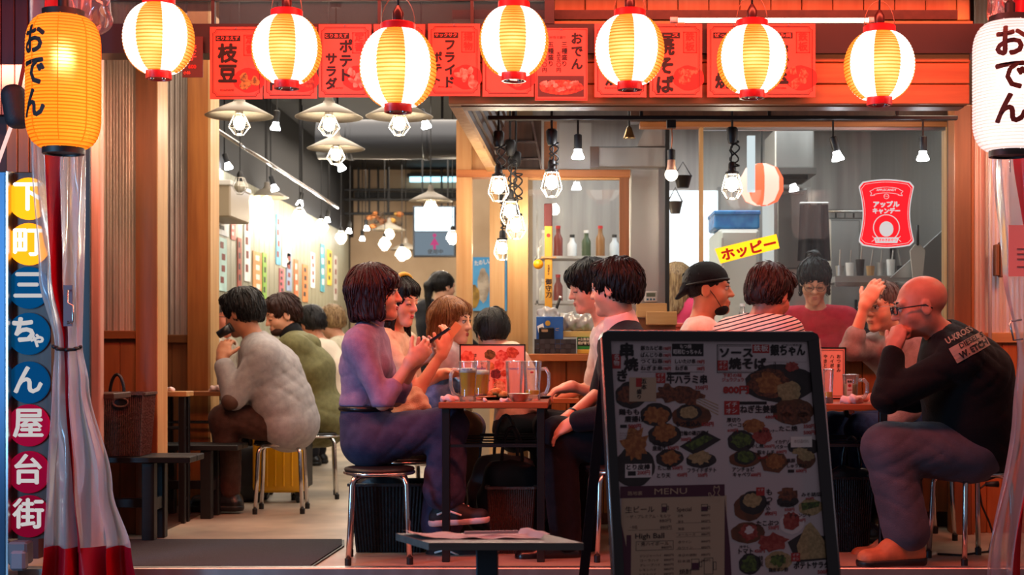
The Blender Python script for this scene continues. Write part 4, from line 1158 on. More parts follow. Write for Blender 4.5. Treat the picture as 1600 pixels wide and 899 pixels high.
MB().rbox(x0, x1, 9.02, 9.4, z0, zof(331, 9.02), .012).build('box', mat('blue_wrap', '#1268b4', rough=.25, col2='#2b8bd0', scale=14, bump=.6), t)
MB().rbox(x0 - .006, x1 + .006, 9.012, 9.41, zof(336, 9.02), zof(329, 9.02), .006).build('lid', mat('blue_wrap', '#1268b4', rough=.25), t)
t = thing('lantern_reflection', P(1188, 320, 8.8), 'reflection of a striped lantern, modelled as a body behind the kitchen glass', 'lantern')
cc = P(1190, 289, 8.8)  # lantern reflection in the glass, built as a glowing body
for i in range(8):
    MB().lathe([(.04, -.13), (.10, -.105), (.135, -.04), (.135, .04), (.10, .105), (.04, .13)], cc, 5, caps=False, arc=(i * math.pi / 4, (i + 1) * math.pi / 4)).build('paper_panel', emit('lan_red', (1, .12, .05), .8, (.8, .2, .1)) if i % 2 else emit('lan_pale', (1, .8, .72), .55, (.8, .7, .6)), t, True)
MB().tube([cc + Vector((0, 0, .13)), Vector((cc.x, cc.y, 3.1))], .006, 6).build('cord', M_cord, t)
def pan(px, py, Y, r, label, m):
    c = P(px, py, Y); t = thing('hanging_pan', c, label, 'pan')
    MB().lathe([(r * .65, -.07), (r, 0), (r * 1.05, .003), (r * .98, .0), (r * .62, -.066)], c, 18, caps=True).build('bowl', m, t, True, sharp=50)
    MB().tube([c + Vector((-r, 0, 0)), c + Vector((0, 0, .09)), c + Vector((r, 0, 0))], .005, 5).build('handle', m, t)
pan(1067, 276, 8.6, .055, 'dark pan hanging above the bright window', mat('pan_dark', '#3c3634', rough=.4, metal=.7))
pan(1055, 316, 8.6, .045, 'small basket strainer hanging in the bright window', mat('pan_grey', '#6d6a66', rough=.4, metal=.7))
t = thing('kitchen_pillar_light', P(1174, 300, 8.4), 'white strip hanging behind the kitchen glass', 'lamp')
pbox(1168, 1180, 212, 300, 8.4, .03).build('diffuser', emit('strip_white', (.85, .95, 1), .9), t)
t = thing('stainless_duct', P(1240, 262, 9.2), 'stainless vent box over the stove', 'vent')
pbox(1211, 1272, 200, 262, 9.2, .5, r=.008).build('box', M_steel, t)
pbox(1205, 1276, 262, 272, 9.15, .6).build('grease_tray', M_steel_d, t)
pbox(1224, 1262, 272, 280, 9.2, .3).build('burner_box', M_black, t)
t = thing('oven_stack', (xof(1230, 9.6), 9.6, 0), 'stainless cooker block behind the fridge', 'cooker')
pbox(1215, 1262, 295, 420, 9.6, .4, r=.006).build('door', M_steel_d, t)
MB().box(xof(1210, 9.6), xof(1268, 9.6), 9.62, 10.2, 0, zof(292, 9.6)).build('body', M_steel, t)
pbox(1222, 1256, 300, 304, 9.57, .03).build('handle', M_chrome, t)
t = thing('kitchen_shelf', P(1400, 442, 8.5), 'slanting stainless shelf at the right of the kitchen', 'shelf')
MB().prism([P(1305, 441, 8.5), P(1478, 441, 8.5), P(1478, 432, 8.5), P(1305, 432, 8.5)], (0, .4, 0)).build('board', M_steel, t)
MB().prism([P(1392, 434, 8.45), P(1482, 434, 8.45), P(1482, 352, 8.45)], (0, .03, 0)).build('end_plate', M_steel, t)
MB().prism([P(1305, 448, 8.48), P(1478, 448, 8.48), P(1478, 441, 8.48), P(1305, 441, 8.48)], (0, .02, 0)).build('lip', M_chrome, t)
rg = random.Random(5)
for i in range(7):
    px = 1312 + i * 16; c = P(px, 431, 8.65 + .08 * (i % 2)); m = (M_steel, M_white, M_black, W_light)[i % 4]
    t = thing('kitchen_utensil', c, ['steel ladle on the kitchen shelf, nearest the cook', 'white jug leaning on the kitchen shelf', 'black pot on the kitchen shelf', 'wooden spoon crock on the kitchen shelf', 'steel beaker on the kitchen shelf', 'white tub near the shelf end plate', 'black tin beside the shelf end plate'][i], 'utensil', 'utensils on the kitchen shelf')
    MB().lathe([(.022, 0), (.028, .06 + .02 * (i % 3)), (.026, .06 + .02 * (i % 3))], c, 12).build('cup', m, t, True, sharp=40)
    MB().tube([c + Vector((0, 0, .05)), c + Vector((rg.uniform(-.02, .02), 0, .16))], .005, 6).build('handle', M_steel, t)
t = thing('hanging_scraper', P(1434, 440, 8.3), 'white plastic scraper hanging on a hook', 'scraper')
MB().prism([P(1430, 382, 8.3), P(1438, 382, 8.3), P(1446, 392, 8.3), P(1441, 440, 8.3), P(1427, 440, 8.3), P(1422, 392, 8.3)], (0, .012, 0)).build('blade', mat('scraper_white', '#ddd6cc', rough=.4), t)
MB().tube([P(1434, 384, 8.3), P(1434, 352, 8.3)], .008, 8).build('handle', M_black, t, True)
t = thing('black_apron', P(1272, 400, 8.8), 'black apron hanging inside the kitchen', 'apron')
MB().grid(lambda u, v: P(1250 + 44 * u + (u - .5) * 8 * v, 318 + 90 * v, 8.8 + .02 * math.sin(u * 16 + v * .8)), 20, 12).build('cloth', mat('apron_black', '#17161a', rough=.8), t, True)
MB().tube([P(1250, 318, 8.8), P(1294, 318, 8.8)], .008, 6).build('rail', M_steel, t)
t = thing('prep_counter', (xof(1300, 8.2), 8.2, 0), 'stainless preparation counter inside the kitchen', 'counter')
MB().rbox(1.3, 2.4, 8.4, 8.75, 0, .86, .01).build('cabinet', M_steel, t); MB().rbox(1.28, 2.42, 8.36, 8.8, .86, .9, .008).build('top', M_steel, t)
# marks on the panes
t = thing('apple_candy_sticker', P(1385, 388, 7.52), 'red apple candy sticker on the wide kitchen window', 'sticker')
SK = 7.525
def bulge(pts): return pts
pts = []
for k in range(11): pts.append((6 + 74 * k / 10, 4 - 4 * math.sin(math.pi * k / 10)))
pts += [(86, 11)]
for k in range(11): pts.append((86 - 6 * math.sin(math.pi * k / 10), 13 + 82 * k / 10))
pts += [(86, 98)]
for k in range(11): pts.append((80 - 74 * k / 10, 104 + 4 * math.sin(math.pi * k / 10)))
pts += [(0, 98)]
for k in range(11): pts.append((6 * math.sin(math.pi * k / 10), 95 - 82 * k / 10))
pts += [(0, 11)]
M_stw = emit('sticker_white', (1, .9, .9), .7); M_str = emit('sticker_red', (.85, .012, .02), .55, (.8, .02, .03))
MB().prism([P(1342 + x, 280 + y, SK) for (x, y) in pts], (0, .003, 0)).build('white_edge', M_stw, t)
q = [(43 + (x - 43) * .955, 54 + (y - 54) * .962) for (x, y) in pts]
sh = Sheet(lambda x, y, l: P(1342 + x, 280 + y, SK - l))
sh.poly(M_str, q, .0006)
for k in range(len(q)):
    p0 = (43 + (pts[k][0] - 43) * .90, 54 + (pts[k][1] - 54) * .915); p1 = (43 + (pts[(k + 1) % len(pts)][0] - 43) * .90, 54 + (pts[(k + 1) % len(pts)][1] - 54) * .915)
    sh.stroke(M_stw, [p0, p1], .6, .0012)
arc = [(43 + (k - 8) * 2.5, 16 - 3.5 * math.cos((k - 8) / 8 * 1.3)) for k in range(17)]
sh.stroke(M_stw, arc, .7, .0012); sh.stroke(M_stw, [(x, y + 9) for (x, y) in arc], .7, .0012)
for sx in (-1, 1): sh.stroke(M_stw, [(43 + sx * 20, 16), (43 + sx * 26, 19), (43 + sx * 23, 22), (43 + sx * 25, 26), (43 + sx * 18, 25)], .8, .0012)
sh.text(M_stw, 'APPLECANDY', 43, 14.5, 5.2, .02, 'c', width=31)
sh.ring(M_stw, 43, 27, 4.2, .7, .0012); sh.text(M_stw, 'りんご', 43, 25.6, 2.6, .02, 'c', width=6)
sh.text(M_stw, 'アップル', 43, 35, 10, .06, 'c', width=40); sh.text(M_stw, 'キャンデー', 43, 45.5, 9.5, .055, 'c', width=42)
sh.ring(M_stw, 43, 76, 21, 1.4, .0012); sh.disc(M_stw, 43, 78, 11, 12, lift=.0009)
for sx in (-1, 1): sh.stroke(M_stw, [(43 + sx * 22, 89), (43 + sx * 18, 94), (43 + sx * 23, 98)], .8, .0012)
sh.poly(M_stw, [(24, 91), (62, 91), (60, 100), (26, 100)], .0014); sh.text(M_str, 'ときめきおやつ', 43, 93, 5, .03, 'c', width=32, lift=.002)
sh.build(t)
t = thing('yellow_name_sticker', P(1167, 400, 7.5), 'tilted yellow sticker with red lettering on the kitchen window', 'sticker')
A, B, Cc, D = (1117, 389), (1213, 366), (1218, 388), (1126, 412)
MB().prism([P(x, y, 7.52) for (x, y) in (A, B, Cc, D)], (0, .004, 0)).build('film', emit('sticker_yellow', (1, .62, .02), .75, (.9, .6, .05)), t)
sh = Sheet(lambda x, y, l: P(x, y, 7.52 - l)); rr = math.atan2(-23, 96)
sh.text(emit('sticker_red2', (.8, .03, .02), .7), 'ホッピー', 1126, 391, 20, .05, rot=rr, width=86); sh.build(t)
t = thing('wooden_plaque', P(857, 490, 7.42), 'yellow wooden slat with handwritten characters before the window', 'plaque')
pbox(851, 863, 352, 486, 7.5, .034, r=.003).build('slat', mat('slat_yellow', '#d99a2e', rough=.5, col2='#c5851f', scale=6), t)
pbox(850, 863, 318, 354, 7.498, .036, r=.004).build('sheath', mat('sheath_maroon', '#5a1f20', rough=.7), t)
sh = Sheet(lambda x, y, l: P(851 + x, 352 + y, 7.499 - l)); sh.text(M_ink, '御守刀', 6, 84, 10, .02, vert=True); sh.text(M_ink, '交通安全', 6, 62, 4, .01, vert=True); sh.disc(M_inkred, 6, 16, 3); sh.build(t)
MB().box(xof(845, 7.43), xof(869, 7.43), 7.49, 7.53, zof(404, 7.5), zof(401, 7.5)).build('cord', W_light, t)
t = thing('orange_ball_charm', P(848, 425, 7.43), 'small orange ball charm beside the wooden slat', 'charm')
MB().ball(P(841, 413, 7.5), W(8, 7.43), 14, 10).build('ball', mat('charm_orange', '#f2a015', rough=.3), t, True)
MB().tube([P(841, 405, 7.5), P(841, 388, 7.5), P(846, 384, 7.53)], .002, 5).build('string', M_white, t)
# ================================================================ tables, stools, benches
W_top = wood('table_top', '#a3572c', '#8a4420', 'x', rough=.35)
W_top_edge = wood('table_edge', '#8c4526', '#6f351c', 'x', rough=.4)
def table(x0, x1, y0, y1, z, label, top=W_top):
    t = thing('dining_table', ((x0 + x1) / 2, (y0 + y1) / 2, 0), label, 'table', 'tables of the dining room')
    MB().rbox(x0, x1, y0, y1, z - .027, z, .003).build('tabletop', top, t)
    i = .014; w = .034
    for (x, y) in ((x0 + i, y0 + i), (x1 - i - w, y0 + i), (x0 + i, y1 - i - w), (x1 - i - w, y1 - i - w)):
        MB().rbox(x, x + w, y, y + w, 0, z - .027, .003).build('leg', M_blacksteel, t)
    for y in (y0 + i + .008, y1 - i - .02):
        MB().box(x0 + i + w, x1 - i - w, y, y + .012, .50, .512).build('crossbar', M_blacksteel, t)
    for x in (x0 + i + .008, x1 - i - .02):
        MB().box(x, x + .012, y0 + i + w, y1 - i - w, .50, .512).build('crossbar', M_blacksteel, t)
        MB().box(x, x + .012, y0 + i + w, y1 - i - w, .12, .135).build('crossbar', M_blacksteel, t)
    for k in range(4):
        y = y0 + .16 + k * (y1 - y0 - .3) / 3
        MB().tube([(x0 + .04, y, .506), (x1 - .04, y, .506)], .004, 6).build('shelf_rod', M_blacksteel, t)
    return t
T1Z = zof(629, 6.08)
table(xof(685, 6.08), xof(856, 6.08), 6.08, 6.94, T1Z, 'brown topped table with the beer mugs between the front diners')
T2Z = zof(632, 6.1)
table(xof(1216, 6.1), xof(1393, 6.1), 6.1, 6.94, T2Z, 'brown topped table in front of the bald man')
table(xof(846, 7.05), xof(905, 7.05), 7.05, 7.27, .68, 'pale narrow table end beyond the mug table', W_orange_x)
table(xof(250, 8.02), xof(357, 8.02), 8.02, 8.14, zof(612, 8.02), 'pale table end behind the entrance post', W_orange_x)
table(xof(165, 7.45), xof(294, 7.45), 7.42, 7.56, zof(612, 7.45), 'small pale table between the two black benches', W_light_x)
tq = thing('dining_table', (xof(110, 6.4), 6.45, 0), 'dark table corner behind the gathered vinyl', 'table', 'tables of the dining room')
MB().rbox(xof(40, 6.35), xof(178, 6.35), 6.35, 6.6, zof(624, 6.35), zof(615, 6.35), .003).build('tabletop', W_dark, tq)
MB().rbox(xof(80, 6.45), xof(94, 6.45), 6.45, 6.49, 0, zof(624, 6.35), .003).build('leg', M_blacksteel, tq); MB().rbox(xof(60, 6.45), xof(114, 6.45), 6.4, 6.55, 0, .012, .003).build('foot', M_blacksteel, tq)

def make_stool():
    t = thing('stool', (0, 0, 0), 'x', 'stool', 'round tube-legged stools')
    MB().lathe([(0, .39), (.13, .388), (.15, .395), (.155, .403), (.15, .41), (.13, .412), (0, .412)], (0, 0, 0), 28).build('seat', mat('stool_seat', '#15120f', rough=.45), t, True, sharp=50)
    MB().tube([(.15 * math.cos(2 * math.pi * i / 28), .15 * math.sin(2 * math.pi * i / 28), .388) for i in range(28)], .008, 6, closed=True).build('seat_ring', M_chrome, t, True)
    for k in range(4):
        a = math.pi / 4 + k * math.pi / 2; c, s = math.cos(a), math.sin(a)
        pts = [(.05 * c, .05 * s, .378), (.13 * c, .13 * s, .376), (.152 * c, .152 * s, .366), (.165 * c, .165 * s, .34), (.172 * c, .172 * s, .2), (.185 * c, .185 * s, .02)]
        lg = MB().tube(pts, .0115, 8).build('leg', M_chrome, t, True)
        MB().lathe([(.014, 0), (.0145, .03), (.0125, .032)], (.186 * c, .186 * s, 0), 10).build('rubber_foot', M_black, lg, True, sharp=40)
    return t
stool0 = make_stool(); stool_used = False
def stool(x, y, label, rz=0.0):
    global stool_used
    if not stool_used: o = stool0; stool_used = True
    else: o = copy_tree(stool0)
    o.location = (x, y, 0); o.rotation_euler[2] = rz; o['label'] = label
    return o
stool(xof(593, 6.15), 6.15, 'stool under the woman in the lilac top', .12)
stool(xof(632, 6.75), 6.76, 'stool under the woman with the yellow hairband', .5)
stool(xof(968, 6.25), 6.25, 'stool under the front man in the dark suit', .2)
stool(xof(965, 6.8), 6.82, 'stool under the second man at the mug table', .6)
stool(xof(440, 8.0), 8.0, 'stool in front of the yellow suitcase', .08)
stool(xof(492, 8.75), 8.75, 'stool under the diner in the green jacket', .2)
stool(xof(1518, 6.15), 6.15, 'stool under the bald man in black', .35)
stool(xof(1440, 6.85), 6.9, 'stool under the grey-haired man', .1)
stool(xof(1130, 6.35), 6.4, 'stool under the man in the striped shirt', .3)
stool(xof(1105, 6.95), 6.98, 'stool under the man in the backward cap', .3)

def bench(x0, x1, y0, y1, z, legx, label):
    t = thing('wooden_bench', ((x0 + x1) / 2, (y0 + y1) / 2, 0), label, 'bench', 'black wooden benches')
    for k in range(2):
        yy = y0 + k * (y1 - y0) / 2
        MB().rbox(x0, x1, yy + .002, yy + (y1 - y0) / 2 - .002, z - .03, z, .004).build('seat_board', M_blackwood, t)
    for lx in legx:
        for yy in (y0 + .02, y1 - .075): MB().rbox(lx, lx + .06, yy, yy + .055, 0, z - .03, .004).build('leg', M_blackwood, t)
        MB().rbox(lx + .01, lx + .05, y0 + .075, y1 - .075, z * .36, z * .36 + .06, .003).build('stretcher', M_blackwood, t)
    MB().rbox(min(legx) + .02, max(legx) + .04, (y0 + y1) / 2 - .02, (y0 + y1) / 2 + .02, z * .38, z * .38 + .045, .003).build('rail', M_blackwood, t)
M_blackwood = wood('black_wood', '#141517', '#0b0c0e', 'x', rough=.45)
bench(xof(40, 6.7), xof(298, 6.7), 6.68, 6.95, zof(714, 6.7), (xof(90, 6.7), xof(221, 6.7)), 'black wooden bench carrying the brown basket')
bench(xof(235, 7.62), xof(371, 7.62), 7.62, 7.88, zof(696, 7.62), (xof(240, 7.62), xof(311, 7.62)), 'black wooden bench against the inner boards')

# woven basket on the bench, bag inside
M_rattan = mat('rattan_brown', '#57423b', rough=.4, bump=.6, bscale=90, col2='#453129', scale=120)
def basket(name, cx, cy, z0, w0, w1, d, h, label, m=M_rattan, handles=True, rim=.012, n=14):
    t = thing(name, (cx, cy, z0), label, 'basket')
    def wall(a, b, c_, d_):
        """sloping side with a woven relief"""
        mb = MB(); nu, nv = 44, 6; nrm = (b - a).cross(c_ - a).normalized()
        mb.grid(lambda u, v: (a.lerp(b, u)).lerp(c_.lerp(d_, u), v) + nrm * .003 * (1 if int(round(u * nu)) % 2 else -1), nu, nv)
        mb.build('side', m, t)
    B = [Vector((cx + sx * w0 / 2, cy + sy * d * .42, z0 + .002)) for (sx, sy) in ((-1, -1), (1, -1), (1, 1), (-1, 1))]
    Tt = [Vector((cx + sx * w1 / 2, cy + sy * d * .5, z0 + h)) for (sx, sy) in ((-1, -1), (1, -1), (1, 1), (-1, 1))]
    for k in range(4): wall(B[k], B[(k + 1) % 4], Tt[k], Tt[(k + 1) % 4])
    MB().add(B, [(3, 2, 1, 0)]).build('base', m, t)
    r = MB()
    for k in range(4): r.bar(Tt[k], Tt[(k + 1) % 4], rim * 1.6, rim, up=(0, 0, 1))
    r.build('rim', m, t)
    if handles:
        f = (Tt[0] + Tt[1]) / 2 * .86 + (B[0] + B[1]) / 2 * .14
        f.y -= .006
        pts = [f + Vector((w1 * .17 * math.cos(a) * (1 if abs(math.cos(a)) < .9 else .98), 0, h * .07 * math.sin(a))) for a in [2 * math.pi * i / 20 for i in range(20)]]
        MB().tube(pts, .006, 6, closed=True).build('handle_ring', m, t, True)
        MB().add(pts, [tuple(range(20))]).build('handle_hole', M_black, t)
    return t
basket('woven_basket', xof(197, 6.78), 6.80, zof(714, 6.7) , W(58, 6.75), W(70, 6.75), .2, W(97, 6.78), 'dark brown woven basket standing on the black bench')
def handbag(c, w, d, h, label, m, name='handbag', loop=True):
    t = thing(name, c, label, 'bag'); c = Vector(c)
    s = SDF(); s.cone(c + Vector((-w * .3, 0, h * .28)), c + Vector((w * .3, 0, h * .28)), h * .28, h * .28, ax=(0, 1, 0), fac=max(.5, d / h))
    s.cone(c + Vector((-w * .22, 0, h * .6)), c + Vector((w * .22, 0, h * .62)), h * .26, h * .22, ax=(0, 1, 0), fac=max(.4, d / h * .8), k=.08)
    ph = w * 100
    s.fns.append(lambda X, Y, Z: .004 * np.sin(55 * X + 20 * Z + ph) + .004 * np.sin(48 * Z - 33 * Y + ph))
    s.plane(c, (0, 0, -1), .003)
    sdf_obj('body', s, m, t, .012, .012)
    if loop:
        pts = [c + Vector((w * .28 * math.cos(a), 0, h * .8 + h * .42 * math.sin(a))) for a in [math.pi * i / 14 for i in range(15)]]
        MB().tube(pts, .008, 6).build('handle', m, t, True)
    return t
M_leather = mat('black_leather', '#0e0d10', rough=.35, bump=.2, bscale=60)
handbag((xof(183, 6.8), 6.8, zof(714, 6.7) + .05), .13, .1, .28, 'black handbag standing in the brown basket', M_leather)
# under the tables
M_bin = mat('bin_black', '#0c0b0d', rough=.5, bump=.5, bscale=110)
basket('woven_basket', xof(614, 6.52), 6.5, 0, W(100, 6.5), W(120, 6.5), .28, .31, 'black woven basket behind the lilac woman\'s stool', M_bin, False)
handbag((xof(596, 6.5), 6.5, .10), .16, .14, .3, 'black tote in the basket behind the front stool', M_leather)
basket('woven_basket', xof(800, 6.42), 6.45, 0, W(58, 6.45), W(74, 6.45), .24, .30, 'brown wicker basket under the mug table', M_rattan, False)
handbag((xof(800, 6.45), 6.45, .08), .17, .14, .40, 'black backpack in the basket under the mug table', mat('nylon_black', '#14141a', rough=.5), 'backpack')
handbag((xof(790, 6.72), 6.74, 0.0), .2, .16, .5, 'grey rucksack standing behind the wicker basket', mat('nylon_grey', '#4c5158', rough=.45), 'backpack')
basket('woven_basket', xof(1318, 6.5), 6.5, 0, W(62, 6.5), W(78, 6.5), .26, .34, 'black basket under the bald man\'s table', M_bin, False)
handbag((xof(1330, 6.52), 6.52, .08), .15, .12, .36, 'bag with a shiny clasp in the basket under the second table', M_leather)
handbag((xof(377, 8.5), 8.5, 0.0), .2, .14, .42, 'dark bag leaning beside the yellow suitcase', mat('bag_dark', '#1d1b20', rough=.5))

# yellow suitcase
sy = 8.42
t = thing('suitcase', (xof(434, sy), sy + .12, 0), 'bright yellow hard-shell suitcase behind a stool', 'suitcase')
x0, x1 = xof(393, sy), xof(475, sy)
M_yel = mat('suitcase_yellow', '#f2ac0c', rough=.3, coat=.3)
mb = MB(); bm = bmesh.new(); bmesh.ops.create_cube(bm, size=1)
for v in bm.verts: v.co = Vector(((x0 + x1) / 2 + v.co.x * (x1 - x0), sy + .12 + v.co.y * .24, .335 + v.co.z * .55))
bmesh.ops.bevel(bm, geom=bm.edges[:], offset=.035, segments=4, affect='EDGES', profile=.5)
bm.verts.index_update(); mb.add([v.co[:] for v in bm.verts], [[v.index for v in f.verts] for f in bm.faces]); bm.free()
mb.build('shell', M_yel, t, True, sharp=30)
for k in range(5):
    xx = x0 + .035 + k * (x1 - x0 - .07) / 4 * .82
    MB().rbox(xx, xx + .013, sy - .006, sy + .02, .1, .56, .004).build('rib', M_yel, t)
MB().rbox(x1 + .0, x1 + .012, sy + .02, sy + .22, .09, .58, .004).build('side_strip', M_black, t)
for (wx_, wy) in ((x0 + .04, sy + .03), (x1 - .04, sy + .03), (x0 + .04, sy + .21), (x1 - .04, sy + .21)):
    MB().lathe([(.02, -.012), (.026, -.008), (.026, .008), (.02, .012)], (wx_, wy, .026), 14, axis='x').build('wheel', M_black, t, True, sharp=40)
    MB().rbox(wx_ - .018, wx_ + .018, wy - .02, wy + .02, .03, .065, .004).build('wheel_housing', M_black, t)
MB().tube([((x0 + x1) / 2 - .06, sy + .12, .605), ((x0 + x1) / 2 - .06, sy + .12, .64), ((x0 + x1) / 2 + .06, sy + .12, .64), ((x0 + x1) / 2 + .06, sy + .12, .605)], .009, 8).build('handle', M_black, t, True)

# entrance mat
def fl(px, py, z=0.0):
    Y = (CAMZ - z) * F_PX / (py - VPY); return Vector(((px - VPX) * Y / F_PX, Y, z))
t = thing('door_mat', fl(360, 868), 'dark grey textile mat inside the threshold', 'mat')
outer = [fl(150, 889), fl(487, 889), fl(538, 855), fl(538, 846), fl(190, 846)]
MB().prism([p + Vector((0, 0, .001)) for p in outer], (0, 0, .006)).build('rubber_edge', M_black, t)
cx = sum((p for p in outer), Vector()) / 5
inner = [cx + (p - cx) * .975 for p in outer]
MB().prism([p + Vector((0, 0, .007)) for p in inner], (0, 0, .005)).build('pile', mat('mat_pile', '#3b3e46', rough=.95, col2='#26282e', scale=160, bump=.8, bscale=200), t)

# ================================================================ outdoor pedestal table
t = thing('pedestal_table', P(768, 899, 3.9), 'low outdoor table with a grey plank top on a single post', 'table')
c0 = Vector((xof(768, 3.92), 3.95, .392)); yw = R(24)
ux, uy = Vector((math.cos(yw * .12), -math.sin(yw * .12), 0)), Vector((-math.sin(yw), math.cos(yw), 0))
P1 = P(670, 842, 3.82); P1.z = .40; P2 = P(912, 843, 3.82); P2.z = .40
P4 = P1 + Vector((-.115, .20, 0)); P3 = P2 + Vector((-.115, .20, 0))
M_gtop = wood('grey_plank', '#6b6058', '#4d443e', 'x', rough=.5)
MB().prism([P1 - Vector((0, 0, .02)), P2 - Vector((0, 0, .02)), P3 - Vector((0, 0, .02)), P4 - Vector((0, 0, .02))], (0, 0, .02)).build('tabletop', M_gtop, t)
pc = (P1 + P2 + P3 + P4) / 4
MB().rbox(pc.x - .03, pc.x + .03, pc.y - .03, pc.y + .03, -.02, .38, .004).build('post', mat('post_blue_lit', '#16303f', rough=.4), t)  # blue glow falling on the post is part of its base colour
MB().rbox(pc.x - .13, pc.x + .13, pc.y - .09, pc.y + .09, -.02, -.008, .003).build('base_plate', M_black, t)
t = thing('paper_sheet', pc + Vector((0, 0, .045)), 'crumpled paper sheet lying on the outdoor table', 'paper')
MB().grid(lambda u, v: (P4.lerp(P3, .02 + .86 * u)).lerp(P1.lerp(P2, .02 + .86 * u), .05 + .6 * v) + Vector((0, 0, .0035 + .003 * math.sin(u * 23 + v * 5) * math.sin(v * 6 + u * 4) + (.012 if u > .93 else 0) + .008 * max(0, .12 - u) * 8)), 40, 8).build('sheet', mat('paper_pinkish', '#b79a94', rough=.7), t, True)
MB().bar(P1.lerp(P3, .45) + Vector((-.05, .03, .012)), P1.lerp(P3, .45) + Vector((.1, .05, .012)), .008).build('fold', mat('paper_white2', '#c9b2ae', rough=.7), t)

# ================================================================ A-frame menu board
TL = Vector((.0888, 4.05, .98)); TR = Vector((.746, 4.21, .978))
bu = (TR - TL); BW = bu.length; bu.normalize(); hn = Vector((bu.y, -bu.x, 0)); 
th = R(12); bd = hn * math.sin(th) + Vector((0, 0, -math.cos(th))); bn = bu.cross(bd) * -1
if bn.dot(Vector((0, -1, 0))) < 0: bn = -bn
BH = 1.018
t = thing('menu_board', TL + bu * BW / 2 + bd * BH, 'black A-frame menu board covered with food photos', 'sign')
def BP(u, v, l=0.0): return TL + bu * u + bd * v + bn * l
def frame_bar(pts, name='frame', m=M_black, l0=-.03, l1=.008):
    MB().prism([BP(u, v, l0) for (u, v) in pts], bn * (l1 - l0)).build(name, m, t)
M_bframe = mat('board_frame', '#10121a', rough=.3, spec=.6)
fw = .028
q = .02
frame_bar([(0, q), (q * .3, q * .3), (q, 0), (BW - q, 0), (BW - q * .3, q * .3), (BW, q), (BW - fw, fw), (fw, fw)], m=M_bframe)
frame_bar([(0, q), (fw, fw), (fw, BH - fw), (0, BH)], m=M_bframe); frame_bar([(BW - fw * 1.3, fw), (BW, q), (BW, BH), (BW - fw * 1.3, BH - fw)], m=M_bframe)
frame_bar([(fw, BH - fw), (BW - fw, BH - fw), (BW, BH), (0, BH)], m=M_bframe)
MB().prism([BP(u, v, -.02) for (u, v) in ((fw, fw), (BW - fw, fw), (BW - fw, BH - fw), (fw, BH - fw))], bn * .018).build('poster_sheet', mat('board_paper', '#c9bfc2', rough=.5, col2='#bdb3b7', scale=2), t)
edge = mat('board_edge_metal', (.5, .5, .5), rough=.25, metal=1)
for uu in (0.0, BW): MB().tube([BP(uu, q, .006), BP(uu, BH, .006)], .003, 6).build('edge_strip', edge, t, True)
MB().tube([BP(q, 0, .006), BP(BW - q, 0, .006)], .003, 6).build('edge_strip', edge, t, True)
for uu in (.03, BW - .03):
    a = BP(uu, .04, -.04); b_ = a - hn * .38; b_.z = -.02
    MB().bar(a, b_, .03, .02).build('back_leg', M_bframe, t)
XU, YU = BW / 342.0, .00186
sh = Sheet(lambda x, y, l: BP((x - 938 - .066 * (y - 518)) * XU, (y - 518) * YU, -.002 + l))
B_k = mat('board_ink', '#17141a', rough=.6); B_r = mat('board_red', '#a82a2a', rough=.6); B_w = mat('board_white', '#d8cfd0', rough=.5)
B_p = mat('board_purple', '#4b2038', rough=.6); B_c = mat('board_cream', '#b9a58c', rough=.6)
fdark = food('plate_dark', '#1f1a1c', '#2c2426', 30); fbr = food('skewer', '#4a2517', '#7a452c', 110); ffry = food('chicken', '#8a5026', '#a86f3c', 90)
fgr = food('greens', '#2f4018', '#58702c', 100); fcr = food('potato', '#97825a', '#b39a70', 120); fred = food('tuna', '#8c2a24', '#a34a40', 90); fwd = food('woodplate', '#6d3c22', '#553019', 40)
T = lambda s, x, y, h, m=B_k, w=None, b=.03, **k: sh.text(m, s, x, y, h, b, width=w, **k)
D = lambda m, x0, y0, x1, y1, l=.0006, wob=.06, seed=0: sh.disc(m, (x0 + x1) / 2, (y0 + y1) / 2, (x1 - x0) / 2, (y1 - y0) / 2, lift=l, wob=wob, seed=seed)
# food photographs
D(fdark, 962, 598, 1010, 640); D(fbr, 965, 606, 1004, 632, .0008, .2)
D(fbr, 1023, 603, 1064, 630, .0008, .25, 1); D(fbr, 1050, 605, 1095, 634, .0009, .25, 2)
for k in range(4): sh.stroke(fcr, [(1085, 620 + k * 4), (1120, 636 + k * 5)], 1.2, .0007)
D(fdark, 1000, 632, 1048, 668); D(ffry, 1006, 638, 1030, 664, .0008, .2, 3); D(ffry, 1022, 640, 1044, 666, .0009, .2, 4)
D(fwd, 1048, 634, 1108, 672, .0005); D(fdark, 1055, 634, 1094, 660); D(fcr, 1060, 637, 1088, 656, .0008, .1, 5)
D(fdark, 1012, 664, 1062, 700, .0005); D(ffry, 1020, 664, 1054, 692, .0008, .2, 6)
sh.poly(fdark, [(1060, 700), (1098, 676), (1124, 690), (1084, 714)], .0005); sh.poly(fgr, [(1068, 698), (1100, 682), (1112, 688), (1080, 706)], .0008)
D(fdark, 962, 700, 1022, 762, .0005); D(ffry, 972, 672, 1012, 722, .0008, .3, 7)
D(fdark, 1024, 704, 1066, 732, .0005); D(ffry, 1032, 706, 1060, 728, .0008, .2, 8); D(fdark, 1070, 710, 1116, 734, .0005); D(fcr, 1074, 708, 1108, 728, .0008, .25, 9)
D(fdark, 1162, 571, 1274, 632, .0005); D(fbr, 1168, 577, 1232, 624, .0008, .1, 10); D(ffry, 1180, 584, 1222, 618, .001, .2, 11); D(fred, 1226, 566, 1248, 582, .0012, .2, 12); D(fcr, 1212, 598, 1250, 630, .0012, .15, 13)
D(fwd, 1205, 625, 1270, 668, .0007); 
for k in range(4): D(fbr, 1216 + (k % 2) * 26, 634 + (k // 2) * 14, 1240 + (k % 2) * 26, 656 + (k // 2) * 10, .0012, .08, 14 + k)
